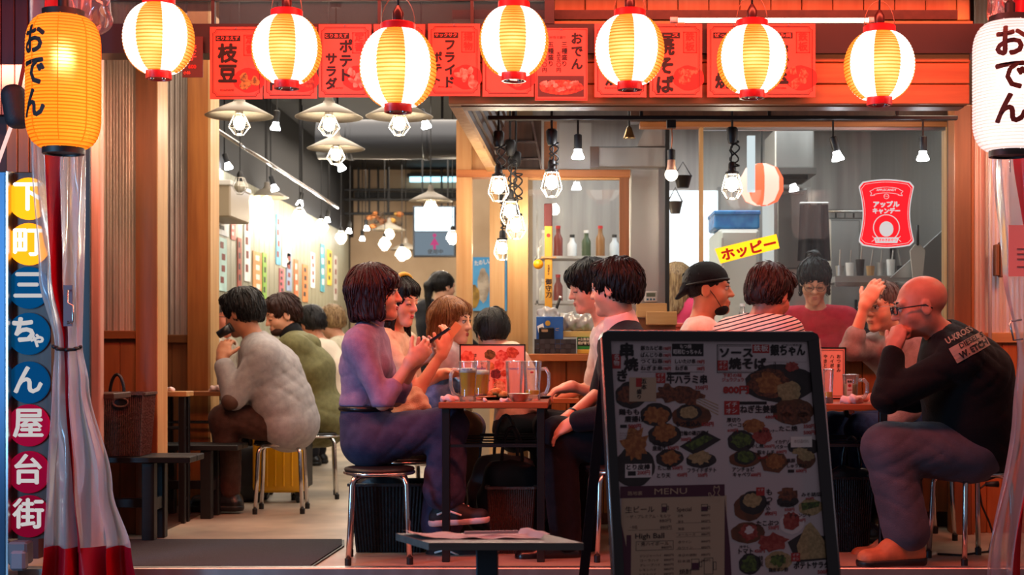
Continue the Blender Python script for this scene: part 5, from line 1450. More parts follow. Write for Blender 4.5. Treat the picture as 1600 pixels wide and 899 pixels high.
D(fdark, 1134, 676, 1176, 710, .0005); D(fgr, 1140, 680, 1170, 702, .0008, .2, 20); D(fred, 1172, 672, 1204, 698, .0008, .15, 21); D(ffry, 1158, 658, 1192, 680, .0009, .1, 22)
D(fwd, 1136, 708, 1186, 734, .0005); D(fdark, 1144, 706, 1178, 730); D(fgr, 1148, 708, 1174, 727, .0009, .15, 23)
sh.poly(fwd, [(1184, 722), (1200, 712), (1222, 714), (1230, 728), (1214, 744), (1190, 740)], .0005); D(ffry, 1194, 714, 1222, 738, .0009, .15, 24)
D(fwd, 1242, 708, 1272, 738, .0005); D(fcr, 1244, 709, 1270, 726, .0009, .15, 25); D(fdark, 1228, 690, 1284, 716, .0005); D(fcr, 1236, 704, 1260, 716, .0008, .2, 44)
D(fwd, 1143, 776, 1190, 818, .0005); D(fdark, 1152, 772, 1194, 808); D(fcr, 1158, 775, 1186, 797, .0009, .1, 26)
D(fdark, 1210, 780, 1244, 798, .0005); D(fbr, 1212, 768, 1242, 788, .0009, .2, 27)
D(fcr, 1244, 786, 1282, 812, .0004); sh.poly(fgr, [(1248, 792), (1278, 790), (1276, 798), (1250, 804)], .0009)
D(B_w, 1214, 806, 1252, 840, .0004); D(fred, 1218, 806, 1246, 834, .0008, .12, 28)
D(fwd, 1138, 820, 1190, 852, .0005); D(fred, 1152, 822, 1180, 848, .0008, .25, 29); D(B_w, 1160, 826, 1174, 838, .001, .2, 30)
D(fred, 1180, 838, 1226, 866, .0008, .2, 31); sh.poly(fdark, [(1226, 852), (1250, 838), (1302, 848), (1302, 880), (1240, 884)], .0005)
sh.poly(fcr, [(1244, 880), (1240, 858), (1254, 828), (1262, 822), (1274, 836), (1286, 856), (1290, 878)], .0009)
D(fdark, 1150, 868, 1184, 900, .0005); D(fgr, 1154, 872, 1180, 896, .0008, .2, 32); D(fcr, 1190, 866, 1232, 896, .0005); D(fgr, 1200, 870, 1222, 888, .0009, .3, 33)
# writing, left half
T('串', 969, 538, 24, b=.05); T('焼', 975, 561, 22, b=.045); T('き', 965, 580, 20, b=.045)
sh.rect(B_r, 956, 554, 970, 577, .0008); T('名物', 963, 555, 9, B_w, b=.02, vert=True)
for i, (s, p_, y) in enumerate((('豚カルビ串', '190円', 541), ('ばんじり串', '190円', 552), ('つくね串', '190円', 562), ('ねぎま串', '190円', 573))):
    T(s, 1000, y, 8, w=33); T(p_, 1035, y + 1, 7, B_r, w=11); sh.stroke(B_k, [(1000, y + 9.5), (1047, y + 9.5)], .5)
for (s, p_, y) in (('しいたけ串', '190円', 562), ('ねぎ串', '180円', 573)):
    T(s, 1053, y, 8, w=31 if y < 570 else 19); T(p_, 1087, y + 1, 7, B_r, w=11); sh.stroke(B_k, [(1053, y + 9.5), (1098, y + 9.5)], .5)
sh.rect(B_k, 1048, 537, 1097, 557, .0008); T('もつ焼', 1060, 538.5, 7, B_w, w=18, b=.02); T('昭和むっちゃん', 1050, 546.5, 8.5, B_w, w=44, b=.02)
sh.rect(B_r, 1023, 584, 1038, 600, .0009); T('イチ', 1025, 585, 6.5, B_w, b=.01, w=11); T('オシ', 1025, 592, 6.5, B_w, b=.01, w=11)
T('牛ハラミ串', 1040, 588, 15, w=62, b=.04); sh.rect(B_k, 1040, 583, 1076, 587, .0008)
T('350円', 1084, 604, 8, B_r, w=19)
sh.rect(B_c, 983, 591, 1024, 629, .0011); T('五本', 1005, 593, 9, b=.03, vert=True, lift=.002); T('盛り', 998, 610, 8, b=.03, vert=True, lift=.002); sh.rect(B_r, 993, 592, 1002, 606, .0013)
T('鶏もも', 968, 641, 10, w=30, b=.04); T('唐揚げ', 977, 652, 10, w=30, b=.04); T('500円', 982, 664, 8, B_r, w=19, b=.04); sh.rect(B_k, 970, 665, 980, 670, .0008)
for k in range(3): T('カリッと揚げた', 969, 677 + k * 4, 3, w=22 - k * 3, b=0)
T('もつ煮込み', 1054, 661, 9, w=38, b=.04); T('650円', 1094, 662, 8, B_r, w=18, b=.04)
T('竹輪の磯辺揚げ', 1060, 676, 8, w=44); T('500円', 1062, 686, 7, B_r, w=15)
T('なんこつ', 1019, 691, 8, w=28); T('唐揚げ', 1019, 699, 8, w=20); T('550円', 1042, 699, 7, B_r, w=16)
sh.rect(B_w, 978, 726, 1018, 747, .0012); T('とり皮棒', 980, 727, 9, w=35, b=.04, lift=.002); T('200円', 996, 736, 8, B_r, w=19, lift=.002); sh.rect(B_k, 982, 737, 994, 744, .0014)
T('たこ唐', 1027, 729, 8, w=20); T('550円', 1049, 730, 7, B_r, w=15); T('とり天', 1026, 741, 8, w=20); T('450円', 1056, 741, 7, B_r, w=15)
T('フライドポテト', 1072, 734, 8, w=44); T('550円', 1088, 742, 7, B_r, w=14)
# drinks menu panel
sh.rect(B_c, 973, 777, 1132, 905, .0008); sh.rect(B_p, 971, 760, 1129, 778, .001)
sh.poly(B_p, [(973, 815), (985, 870), (985, 905), (973, 905)], .001); sh.rect(B_p, 981, 834, 988, 905, .0011)
sh.poly(B_p, [(1129, 780), (1137, 860), (1139, 905), (1128, 905)], .0009)
T('MENU', 1022, 763, 13, B_c, w=49, b=-.012, lift=.002); T('路地裏', 982, 768, 7, B_c, w=22, b=0, lift=.002)
cat = [(1113, 762), (1115, 765), (1118, 765), (1120, 762), (1121, 768), (1119, 772), (1118, 774), (1123, 780), (1122, 785), (1110, 785), (1109, 781), (1105, 778), (1104, 773), (1107, 773), (1108, 777), (1111, 778), (1114, 773), (1112, 769)]
sh.stroke(B_c, cat + cat[:1], 1.1, .0016)
T('生ビール', 979, 791, 11, w=43, b=.005); T('・ザ・プレミアム・モルツ', 982, 804, 6, w=64, b=0); T('880円', 1030, 811, 6, w=17, b=0); T('・中瓶', 986, 820, 6, w=11, b=0); T('880円', 1031, 821, 6, w=17, b=0)
T('Special', 1056, 793, 9, w=22, b=.005); T('High Ball', 994, 831, 11, w=43, b=.02); sh.frame(B_k, 995, 844, 1051, 858, .7); T('・角ハイボール', 998, 845, 7, w=46, b=.005); T('880円', 1033, 852, 5, w=15, b=0)
for k in range(7):
    T(['ジンジャーハイ', 'コーラハイ', 'グレープハイ', 'レモンハイ', 'トマトハイ', 'ウーロンハイ', '緑茶ハイ'][k], 1001, 864 + k * 7, 4.5, w=[32, 28, 30, 24, 24, 28, 20][k], b=0); T('880円', 1037, 864 + k * 7, 4.5, w=14, b=0)
for k in range(8):
    y = 805 + k * 9 + (k // 2) * 2
    T(['白角', '知多', '梅酒', 'メーカーズ', '赤ワイン', '白ワイン', '本日の焼酎', '日本酒'][k], 1058, y, 4.5, w=[7, 8, 9, 26, 20, 22, 28, 18][k], b=0); T('880円', 1093, y, 4.5, w=13, b=0)
for y in (818, 833, 839, 858): sh.stroke(B_k, [(1055, y), (1108, y)], .4)
sh.stroke(B_k, [(983, 827), (1050, 827)], .4)
def mugicon(x, y, w, h, fill):
    sh.frame(B_k, x, y, x + w, y + h, .8); 
    if fill: sh.rect(B_p, x + 1, y + h * .35, x + w - 1, y + h - 1, .0012)
    sh.frame(B_k, x + w, y + h * .25, x + w + w * .35, y + h * .75, .8)
mugicon(1033, 788, 8, 13, True); mugicon(1093, 790, 10, 11, True); mugicon(1078, 873, 12, 17, True); mugicon(1097, 872, 14, 25, False); T('焼酎', 1060, 888, 9, w=18, b=.01)
# writing, right half
sh.frame(B_k, 1118, 538, 1211, 584, 1.0); sh.frame(B_k, 1120.5, 540.5, 1208.5, 581.5, .5)
sh.rect(mat('board_paper2', '#c6bcbf', rough=.5), 1172, 536, 1262, 566, .0011)
T('ソース', 1123, 544, 17, w=51, b=.05, lift=.002); T('焼そば', 1137, 561, 19, w=58, b=.05, lift=.002)
sh.rect(B_r, 1174, 538, 1201, 552, .0013); T('鉄板', 1176, 539.5, 11, B_w, w=23, b=.02, lift=.002); T('銀ちゃん', 1203, 539, 19, w=55, b=.045, lift=.002); T('下町の鉄板焼', 1222, 537, 4, w=32, b=0, lift=.002)
sh.rect(B_r, 1119, 564, 1135, 580, .0013); T('イチ', 1121, 565, 6.5, B_w, b=.01, w=12, lift=.002); T('オシ', 1121, 572, 6.5, B_w, b=.01, w=12, lift=.002)
T('下町の味', 1127, 585, 7, B_r, w=30); T('ジュウジュウ', 1126, 592, 7, B_r, w=34); T('800円', 1128, 605, 14, B_r, w=39, b=.06)
sh.rect(B_r, 1129, 629, 1153, 651, .0009); T('イチ', 1132, 631, 9, B_w, b=.02, w=17); T('オシ', 1132, 641, 9, B_w, b=.02, w=17)
T('ねぎ生姜醤', 1154, 637, 13, w=58, b=.035); sh.rect(B_k, 1152, 630, 1196, 635, .0008); T('480円', 1193, 652, 7, B_r, w=19)
T('厚切り', 1133, 656, 8, w=21); T('ベーコン', 1135, 664, 8, w=28); T('600円', 1134, 673, 6, B_r, w=16)
T('赤ウインナー', 1183, 675, 6, w=30); T('たこ焼', 1215, 670, 9, w=29, b=.035); T('350円', 1254, 667, 8, B_r, w=18); T('500円', 1254, 677, 8, B_r, w=18)
T('もやし焼', 1164, 698, 7, w=26); T('500円', 1191, 699, 6, B_r, w=16); T('イカゲソ', 1208, 692, 7, w=22); T('バター', 1208, 700, 7, w=20); T('600円', 1210, 708, 6, B_r, w=16)
T('豚キムチ', 1180, 708, 8, w=27); T('600円', 1181, 717, 6, B_r, w=15); T('アンチョビ', 1141, 734, 8, w=34); T('キャベツ', 1142, 742, 8, w=27); T('600円', 1170, 743, 7, B_r, w=15)
T('黒豚', 1226, 722, 7, w=14); T('しゅうまい', 1227, 730, 7, w=30); T('600円', 1241, 738, 7, B_r, w=16); sh.rect(B_k, 1228, 739, 1238, 744, .0008)
T('もつ', 1198, 769, 11, b=.03, vert=True); T('煮込み', 1196, 788, 7, b=.03, vert=True); T('650円', 1191, 804, 7, B_r, w=18); sh.rect(B_r, 1178, 766, 1191, 779, .001); T('イチ', 1180, 768, 5, B_w, w=9, b=.01)
T('のり天', 1215, 791, 8, w=22); T('550円', 1222, 799, 6, B_r, w=15); T('みそ胡瓜', 1249, 776, 7, w=30); T('450円', 1255, 783, 5, B_r, w=13); T('チャンジャ', 1229, 808, 7, w=34); T('550円', 1240, 816, 6, B_r, w=14)
T('たこぶつ', 1178, 818, 9, w=34, b=.035); T('550円', 1196, 826, 7, B_r, w=16); T('冷やし', 1151, 855, 5, w=16); T('トマト', 1150, 860, 9, w=22, b=.035); T('450円', 1174, 861, 7, B_r, w=16)
T('枝豆', 1184, 872, 8, b=.03, vert=True); T('鶏皮ポン酢', 1196, 891, 7, w=30); T('ポテトサラダ', 1235, 884, 11, w=56, b=.04); T('500円', 1272, 896, 8, B_r, w=20)
sh.rect(B_r, 1231, 869, 1245, 882, .0013); T('イチ', 1233, 870, 5, B_w, w=10, b=.01, lift=.002); T('オシ', 1233, 876, 5, B_w, w=10, b=.01, lift=.002)
sh.rect(mat('board_sticker', '#e6dfda', rough=.4), 1233, 687, 1267, 704, .0022); T('本日品切れ', 1238, 692, 6, mat('sticker_ink', '#8d8684', rough=.6), w=24, b=0, lift=.003)
sh.build(t)
# ================================================================ people
def skin_mat(name, c1, c2): return mat(name, c1, rough=.48, col2=c2, scale=14, sss=.08, spec=.4)
SK1 = skin_mat('skin_fair', '#e2ab8c', '#d89a7c'); SK2 = skin_mat('skin_tan', '#c98a68', '#bd7c5c'); SK3 = skin_mat('skin_ruddy', '#d4866c', '#c27158')
def hair_mat(name, c1, c2): return mat(name, c1, rough=.45, col2=c2, scale=9, stretch=(16, 16, 1.2), bump=.7, detail=5, spec=.32)
H_black = hair_mat('hair_black', '#080607', '#130f0f'); H_brown = hair_mat('hair_darkbrown', '#21120e', '#3a1d15'); H_light = hair_mat('hair_lightbrown', '#6a3a20', '#9a6236')
H_blond = hair_mat('hair_blond', '#a8895e', '#5a3c24'); H_grey = hair_mat('hair_grey', '#6f6763', '#47403d'); H_mid = hair_mat('hair_brownblack', '#1c1110', '#331f1a')
def cloth(name, c1, c2=None, rough=.85, scale=30, bump=.25):
    return mat(name, c1, rough=rough, col2=c2 or c1, scale=scale, bump=bump, bscale=240, sheen=.04, spec=.22)
M_eye = mat('eye_white', '#d8d0c8', rough=.2); M_iris = mat('eye_iris', '#120c0a', rough=.1); M_lip = mat('lip', '#b0453f', rough=.4); M_lash = mat('lash', '#140d0c', rough=.6)

def folds(amp, ph):
    """sparse creases: narrow valleys between soft swells, the way cloth gathers"""
    def fn(X, Y, Z):
        a = 30 * Z + 17 * X + 9 * Y + 1.8 * np.sin(11 * X + 7 * Z + ph[0]) + ph[1]
        b = 24 * X - 33 * Z + 15 * Y + 1.6 * np.sin(9 * Z + 6 * Y + ph[2]) + ph[3]
        m = .5 + .5 * np.sin(7 * X - 9 * Z + 5 * Y + ph[4]); m2 = .5 + .5 * np.sin(8 * Z + 10 * X - 6 * Y + ph[5])
        return amp * (1.5 * m * np.exp(-(np.sin(a) / .34) ** 2) + 1.3 * m2 * np.exp(-(np.sin(b) / .34) ** 2) - .5 + .25 * np.sin(.5 * a + ph[6]))
    return fn
class Fig:
    """a seated or standing figure: joints in the place, body as one skin, clothes and hair as children"""
    def __init__(s, label, pel, chest, neck, head, f, bf, skin=SK1, sh=.17, size=1.0, group=None, fine=.0048, h=.012, slim=1.0, **J):
        s.slim = slim
        s.h, s.fine, s.size, s.skin = h, fine, size, skin
        s.pel, s.chest, s.neck, s.head = pel, chest, neck, head
        s.bf = Vector((bf[0], bf[1], 0)).normalized(); s.br = s.bf.cross(Vector((0, 0, 1)))
        s.f = Vector(f).normalized(); s.hr = s.f.cross(Vector((0, 0, 1))).normalized(); s.hu = s.hr.cross(s.f).normalized()
        s.M = Matrix((s.hr, s.f, s.hu))              # rows: right, forward, up
        s.waist = J.get('waist') or pel.lerp(chest, .45)
        top = neck - Vector((0, 0, .035 * size))
        s.shR = J.get('shR') or top + s.br * sh; s.shL = J.get('shL') or top - s.br * sh
        dn = Vector((0, 0, -1)); z = Vector((0, 0, 1))
        s.hip = {}; s.kn = {}; s.an = {}; s.el = {}; s.wr = {}; s.shd = {'R': s.shR, 'L': s.shL}
        for k, sg in (('R', 1), ('L', -1)):
            s.hip[k] = J.get('hip' + k) or pel + s.br * (.085 * sg * size) - z * .02
            s.kn[k] = J.get('kn' + k) or s.hip[k] + s.bf * .40 * size + s.br * (.04 * sg) + z * .02
            s.an[k] = J.get('an' + k) or Vector((s.kn[k].x, s.kn[k].y, .085)) - s.bf * .02
            s.el[k] = J.get('el' + k) or s.shd[k] + dn * .25 * size + s.bf * .06 + s.br * (.05 * sg)
            s.wr[k] = J.get('wr' + k) or s.el[k] + s.bf * .20 * size + dn * .06 - s.br * (.05 * sg)
        base = Vector((pel.x, pel.y, 0))
        s.t = thing('person', base, label, 'person', group)
        s.S = SDF(); s.hands = []
    def hp(s, x, y, z):
        k = s.size
        return s.head + s.hr * x * k + s.f * y * k + s.hu * z * k
    def limb_set(s, S, e, torso=True, arms=(1, 1), legs=(1, 1), bust=0.0, belly=0.0, arm_e=0.0, leg_e=0.0, hem=0.0, chest_e=0.0, forearm=1.0, sleeve=1.0, long=0.0, hemr=0.0):
        k = s.size; br = s.br
        if torso:
            k = s.size * s.slim
            S.cone(s.pel, s.waist, (.118 + belly * .6) * k + e, (.094 + belly) * k + e, .05, br, 1.33)
            S.cone(s.waist, s.chest, (.094 + belly) * k + e, (.108 + chest_e) * k + e, .05, br, 1.36)
            S.cone(s.chest, s.chest.lerp(s.neck, .62), (.108 + chest_e) * k + e, (.078 + chest_e * .5) * k + e, .05, br, 1.45)
            S.cone(s.shR.lerp(s.neck, .1), s.shL.lerp(s.neck, .1), .058 * k + e, .058 * k + e, .05)
            S.cone(s.shR.lerp(s.chest, .2), s.shL.lerp(s.chest, .2), .066 * k + e, .066 * k + e, .06)
            S.cone(s.neck, s.neck.lerp(s.shR, .6), .05 * k + e * .5, .045 * k + e, .04); S.cone(s.neck, s.neck.lerp(s.shL, .6), .05 * k + e * .5, .045 * k + e, .04)
            if bust:
                for sg in (-1, 1): S.ell(s.chest + s.bf * (.075 * k) + br * (.062 * sg) , (bust, bust, bust * 1.1), None, .04)
            k = s.size
            if long:
                S.cone(s.pel, s.pel + s.bf * .12 - Vector((0, 0, .03)), .15 * k + e, .13 * k + e, .05, br, 1.3)
        k = s.size * (.5 + .5 * s.slim)
        for i, q in enumerate('RL'):
            if arms[i]:
                sh, el, wr = s.shd[q], s.el[q], s.wr[q]
                S.cone(sh, sh.lerp(el, min(1, sleeve * 2 if sleeve < .5 else 1)), .054 * k + e + arm_e, .042 * k + e + arm_e, .035)
                if sleeve >= .5:
                    end = el.lerp(wr, forearm)
                    S.cone(el, end, .041 * k + e + arm_e, (.041 + (.029 - .041) * forearm) * k + e + arm_e * .7, .02)
            if legs[i]:
                hi, kn, an = s.hip[q], s.kn[q], s.an[q]
                S.cone(hi, kn, .092 * k + e + leg_e, .064 * k + e + leg_e, .04)
                S.cone(kn, an.lerp(kn, hem), .060 * k + e + leg_e, .042 * k + e + leg_e + hemr, .03)
        return S
    def body(s, jaw=0.0, nose=0.0, ear=True, arms=(1, 1), legs=(1, 1), belly=0.0, female=False, hatless=True):
        S = s.S; k = s.size; hp = s.hp; M = s.M
        s.limb_set(S, -.006, True, arms, legs, belly=belly)
        w = .94 if female else 1.0
        S.cone(s.neck - Vector((0, 0, .02)), hp(0, -.02, -.05), .056 * k * w, .052 * k * w, .03)
        S.ell(hp(0, -.018, .035), (.075 * k, .096 * k, .084 * k), M, .02)
        S.ell(hp(0, .018, -.02), (.062 * k * w, .072 * k, .088 * k), M, .03)
        S.cone(hp(0, .01, -.058), hp(0, .058, -.088 - jaw), .052 * k * w, .026 * k, .03)
        for sg in (-1, 1):
            S.ell(hp(.036 * sg, .05, -.03), (.028 * k, .03 * k, .03 * k), M, .025)
            S.ell(hp(.031 * sg, .103, .006), (.017 * k, .015 * k, .012 * k), M, .012, sub=True)
            S.ell(hp(.011 * sg, .094, -.03), (.009 * k, .011 * k, .008 * k), M, .006)
            if ear:
                S.ell(hp(.077 * sg, -.008, -.006), (.009 * k, .021 * k, .033 * k), M, .008)
                S.ell(hp(.087 * sg, -.003, -.004), (.006 * k, .011 * k, .018 * k), M, .006, sub=True)
        S.cone(hp(-.04, .076, .024), hp(.04, .076, .024), .013 * k, .013 * k, .02)
        S.cone(hp(0, .088, .012), hp(0, .108 + nose, -.028), .007 * k, .011 * k + nose * .3, .012)
        S.cone(hp(-.016, .086, -.058), hp(.016, .086, -.058), .008 * k, .008 * k, .008)
        S.cone(hp(-.013, .084, -.07), hp(.013, .084, -.07), .008 * k, .008 * k, .008)
        S.ell(hp(0, .074, -.097 - jaw), (.02 * k, .018 * k, .018 * k), M, .02)
        S.refine(s.head - Vector((.12, .12, .14)) * k, s.head + Vector((.12, .12, .13)) * k)
        for (a, b) in s.hands: S.refine(a, b)
        return sdf_obj('body', S, s.skin, s.t, s.h, s.fine)
    def hand(s, q, d, n, thumb, curl=(.5, .7, .5), spread=1.0, tcurl=.3, fing=None):
        """hand at wrist q: d = finger direction, n = the way the palm faces, thumb = side the thumb is on"""
        S = s.S; k = s.size; wr = s.wr[q]
        d = Vector(d).normalized(); n = Vector(n); n = (n - d * n.dot(d)).normalized(); l = d.cross(n); 
        if l.dot(Vector(thumb)) < 0: l = -l
        S.cone(wr, wr + d * .03 * k, .026 * k, .026 * k, .02, l, 1.25)
        S.ell(wr + d * .055 * k, (.05 * k, .042 * k, .019 * k), Matrix((d, l, n)), .016)
        for i, (off, ln) in enumerate(((.030, .070), (.010, .078), (-.010, .073), (-.029, .058))):
            p = wr + d * (.088 - .004 * abs(i - 1)) * k + l * off * k * spread; dd = (d + l * off * 1.5 * (spread - .6)).normalized(); a = 0
            cu = fing[i] if fing else curl
            for j, fr in enumerate((.45, .30, .25)):
                a += cu[j]
                v = dd * math.cos(a) + n * math.sin(a)
                p2 = p + v * ln * fr * k
                S.cone(p, p2, (.0098 - .0009 * j) * k, (.0090 - .0009 * j) * k, .004); p = p2
        p = wr + d * .03 * k + l * .032 * k
        v = (d * .62 + l * .62 + n * .35).normalized()
        S.cone(wr + d * .02 * k + l * .012 * k, p, .016 * k, .014 * k, .012)
        p2 = p + v * .038 * k; S.cone(p, p2, .0115 * k, .0105 * k, .006)
        v = (v * math.cos(tcurl) + (d * .6 - l * .6 + n * .4).normalized() * math.sin(tcurl)).normalized()
        S.cone(p2, p2 + v * .03 * k, .0105 * k, .009 * k, .004)
        r = .13 * k; c = wr + d * .07 * k
        s.hands.append((c - Vector((r, r, r)), c + Vector((r, r, r))))
    def face(s, eyes='open', brow=M_lash, lip=M_lip, lipw=.02):
        k = s.size; hp = s.hp
        for sg in (-1, 1):
            if eyes == 'open':
                e = MB().ball(hp(.031 * sg, .080, .005), .0125 * k, 12, 8).build('eye', M_eye, s.t, True)
                MB().ball(hp(.031 * sg, .0875, .004), .0065 * k, 8, 6).build('iris', M_iris, e, True)
            else:
                MB().ball(hp(.031 * sg, .0795, .003), .0135 * k, 12, 8).build('eyelid', s.skin, s.t, True)
            zz = .013 if eyes == 'open' else -.003
            MB().tube([hp(.016 * sg, .090, zz - .003), hp(.031 * sg, .0955, zz), hp(.046 * sg, .083, zz - .004)], .0021 * k, 5).build('eyelash', M_lash, s.t, True)
            MB().tube([hp(.014 * sg, .0925, .027), hp(.03 * sg, .0915, .032), hp(.049 * sg, .080, .027)], [.0022 * k, .0034 * k, .0016 * k], 6).build('eyebrow', brow, s.t, True)
        MB().tube([hp(-lipw, .087, -.0635), hp(-lipw * .4, .0935, -.059), hp(0, .0945, -.0605), hp(lipw * .4, .0935, -.059), hp(lipw, .087, -.0635)], [.002 * k, .0052 * k, .0052 * k, .0052 * k, .002 * k], 6).build('upper_lip', lip, s.t, True)
        MB().tube([hp(-lipw, .0865, -.0645), hp(-lipw * .4, .092, -.069), hp(lipw * .4, .092, -.069), hp(lipw, .0865, -.0645)], [.002 * k, .0058 * k, .0058 * k, .002 * k], 6).build('lower_lip', lip, s.t, True)
    def hair(s, style, m, h=.0065):
        S = SDF(); k = s.size; hp = s.hp; M = s.M
        vol = {'bob': .020, 'short': .016, 'long': .016, 'pony': .012, 'crop': .007, 'thin': .005, 'mop': .024, 'band': .018, 'bun': .014, 'back': .020}[style]
        S.ell(hp(0, -.022, .040), ((.077 + vol) * k, (.098 + vol) * k, (.085 + vol) * k), M, .02)
        face = lambda z0=.0, y0=.0: S.ell(hp(0, .098 + y0, -.045 + z0), (.068 * k, .07 * k, .088 * k), M, .012, sub=True)
        if style == 'bob':
            for sg in (-1, 1):
                S.cone(hp(.062 * sg, -.012, .02), hp(.068 * sg, -.005, -.095), .038 * k, .034 * k, .03, s.f, 1.7)
            S.cone(hp(0, -.075, .02), hp(0, -.078, -.095), .05 * k, .042 * k, .04, s.hr, 1.7)
            S.cone(hp(-.05, .066, .062), hp(.05, .066, .062), .026 * k, .026 * k, .03)
            face(-.012); S.ell(hp(0, .02, -.085), (.055 * k, .075 * k, .085 * k), M, .012, sub=True)
            S.plane(hp(0, 0, -.118), -s.hu, .006)
        elif style in ('long', 'band'):
            for sg in (-1, 1):
                S.cone(hp(.06 * sg, -.02, .02), hp(.075 * sg, -.02, -.20), .036 * k, .034 * k, .03, s.f, 1.5)
            S.cone(hp(0, -.075, .02), hp(0, -.085, -.22), .05 * k, .045 * k, .04, s.hr, 1.7)
            S.cone(hp(-.045, .06, .075), hp(.045, .06, .075), .022 * k, .022 * k, .03)
            face(.006); S.ell(hp(0, .02, -.10), (.055 * k, .085 * k, .095 * k), M, .012, sub=True)
        elif style in ('pony', 'bun'):
            face(.012); S.ell(hp(0, .05, -.12), (.12 * k, .12 * k, .085 * k), M, .012, sub=True)
            if style == 'pony':
                S.cone(hp(0, -.10, .06), hp(0, -.15, .0), .034 * k, .036 * k, .02); S.cone(hp(0, -.15, .0), hp(0, -.14, -.26), .036 * k, .02 * k, .02)
            else:
                S.ell(hp(0, -.06, .135), (.04 * k, .04 * k, .032 * k), M, .012); S.cone(hp(-.048, .068, .05), hp(.048, .068, .05), .024 * k, .024 * k, .025)
                for sg in (-1, 1): S.cone(hp(.07 * sg, .03, .03), hp(.074 * sg, .03, -.06), .013 * k, .008 * k, .015)
        elif style in ('short', 'mop', 'back'):
            S.cone(hp(-.045, .055, .088), hp(.045, .055, .088), .03 * k, .03 * k, .03)
            S.ell(hp(0, -.075, -.02), (.07 * k, .045 * k, .06 * k), M, .04)
            if style == 'mop':
                S.cone(hp(-.05, .07, .06), hp(.05, .07, .06), .03 * k, .03 * k, .03)
            face(.0 if style == 'mop' else .014)
            for sg in (-1, 1):
                S.ell(hp(.095 * sg, .012, -.035), (.03 * k, .034 * k, .055 * k), M, .012, sub=True)
            S.ell(hp(0, -.02, -.115), (.12 * k, .12 * k, .06 * k), M, .015, sub=True)
        elif style in ('crop', 'thin'):
            face(.03); S.ell(hp(0, .06, -.06), (.14 * k, .075 * k, .09 * k), M, .012, sub=True); S.ell(hp(0, -.02, -.11), (.12 * k, .12 * k, .07 * k), M, .015, sub=True)
            if style == 'thin': S.ell(hp(0, .06, .10), (.05 * k, .075 * k, .05 * k), M, .02, sub=True)
        hr, f, hu, c = [np.array(v) for v in (s.hr, s.f, s.hu, s.head)]
        amp = .0035 if style != 'crop' else .0015
        def groove(X, Y, Z):
            a = (X - c[0]) * hr[0] + (Y - c[1]) * hr[1] + (Z - c[2]) * hr[2]; b = (X - c[0]) * f[0] + (Y - c[1]) * f[1] + (Z - c[2]) * f[2] + .02
            w = (X - c[0]) * hu[0] + (Y - c[1]) * hu[1] + (Z - c[2]) * hu[2]
            an = np.arctan2(a, b)
            return amp * np.sin(an * 23 + 3 * np.sin(w * 30)) * .7 + amp * .6 * np.sin(an * 41 - w * 25)
        S.fns.append(groove)
        o = sdf_obj('hair', S, m, s.t, h, h)
        s.strands(o, m, style)
        return o
    def strands(s, o, m, style, n=None):
        """loose locks lying on the hair and hanging past its edge"""
        from mathutils.bvhtree import BVHTree
        o0 = ORIG[s.t.name]; vs = [v.co + o0 for v in o.data.vertices]
        if not vs: return
        bv = BVHTree.FromPolygons(vs, [tuple(p.vertices) for p in o.data.polygons])
        rg = random.Random(len(vs)); n = n or (60 if s.fine > .006 else {'crop': 60, 'thin': 150}.get(style, 300))
        crown = s.hp(0, -.03, .16); mb = MB(); L_ = {'bob': .10, 'long': .13, 'band': .13, 'pony': .06, 'crop': .02, 'thin': .05}.get(style, .06)
        for _ in range(n):
            p = Vector(vs[rg.randrange(len(vs))]); pts = []
            if (p - s.head).dot(s.hu) < -.06 and style in ('pony', 'bun', 'short', 'mop', 'back', 'crop', 'thin'): continue
            sw = rg.uniform(-.35, .35)
            for i in range(6):
                hit = bv.find_nearest(p)
                nn = hit[1]; q = hit[0] + nn * (.0015 + .0016 * i * rg.uniform(.3, 1))
                pts.append(q)
                t = (p - crown); t = t - nn * t.dot(nn)
                t = t.normalized() + nn.cross(t).normalized() * sw + Vector((0, 0, -.35)); t = t - nn * t.dot(nn) * .85
                p = q + t.normalized() * L_ / 5
            r = rg.uniform(.0022, .0042) * s.size
            mb.tube(pts, [r * .5, r, r, r * .85, r * .55, r * .12], 4)
        if mb.v:
            st = mb.build('loose_locks', m, o, True); st['kind'] = 'stuff'
    def wear(s, name, m, e, h=None, amp=.0035, seed=0, cut=(), neckhole=True, **kw):
        S = SDF(); s.limb_set(S, e, **kw)
        if kw.get('torso', True) and neckhole:
            S.cone(s.neck + Vector((0, 0, .012)), s.neck.lerp(s.head, .6), .05 * s.size, .075 * s.size, .012, sub=True)
        ph = np.random.RandomState(seed + 11).rand(8) * 6.28
        S.fns.append(folds(amp, ph))
        for (p, n) in cut: S.plane(p, n, .003)
        return sdf_obj(name, S, m, s.t, h or s.h, h or s.h)
    def trousers(s, m, e=.012, name='trousers', amp=.003, h=None, legs=(1, 1), **kw):
        S = SDF(); k = s.size
        S.cone(s.pel - Vector((0, 0, .005)), s.pel.lerp(s.waist, .55), .122 * k + e + kw.get('belly', 0) * .6, .102 * k + e + kw.get('belly', 0) * .8, .05, s.br, 1.33)
        s.limb_set(S, e, False, (0, 0), legs, leg_e=kw.get('leg_e', 0), hem=kw.get('hem', .06), hemr=kw.get('hemr', 0))
        S.plane(Vector((0, 0, s.pel.z - .128 - e)), (0, 0, -1)) if kw.get('flat', False) else None
        ph = np.random.RandomState(int(s.pel.x * 50) % 97).rand(8) * 6.28
        S.fns.append(folds(amp, ph))
        return sdf_obj(name, S, m, s.t, h or s.h, h or s.h)
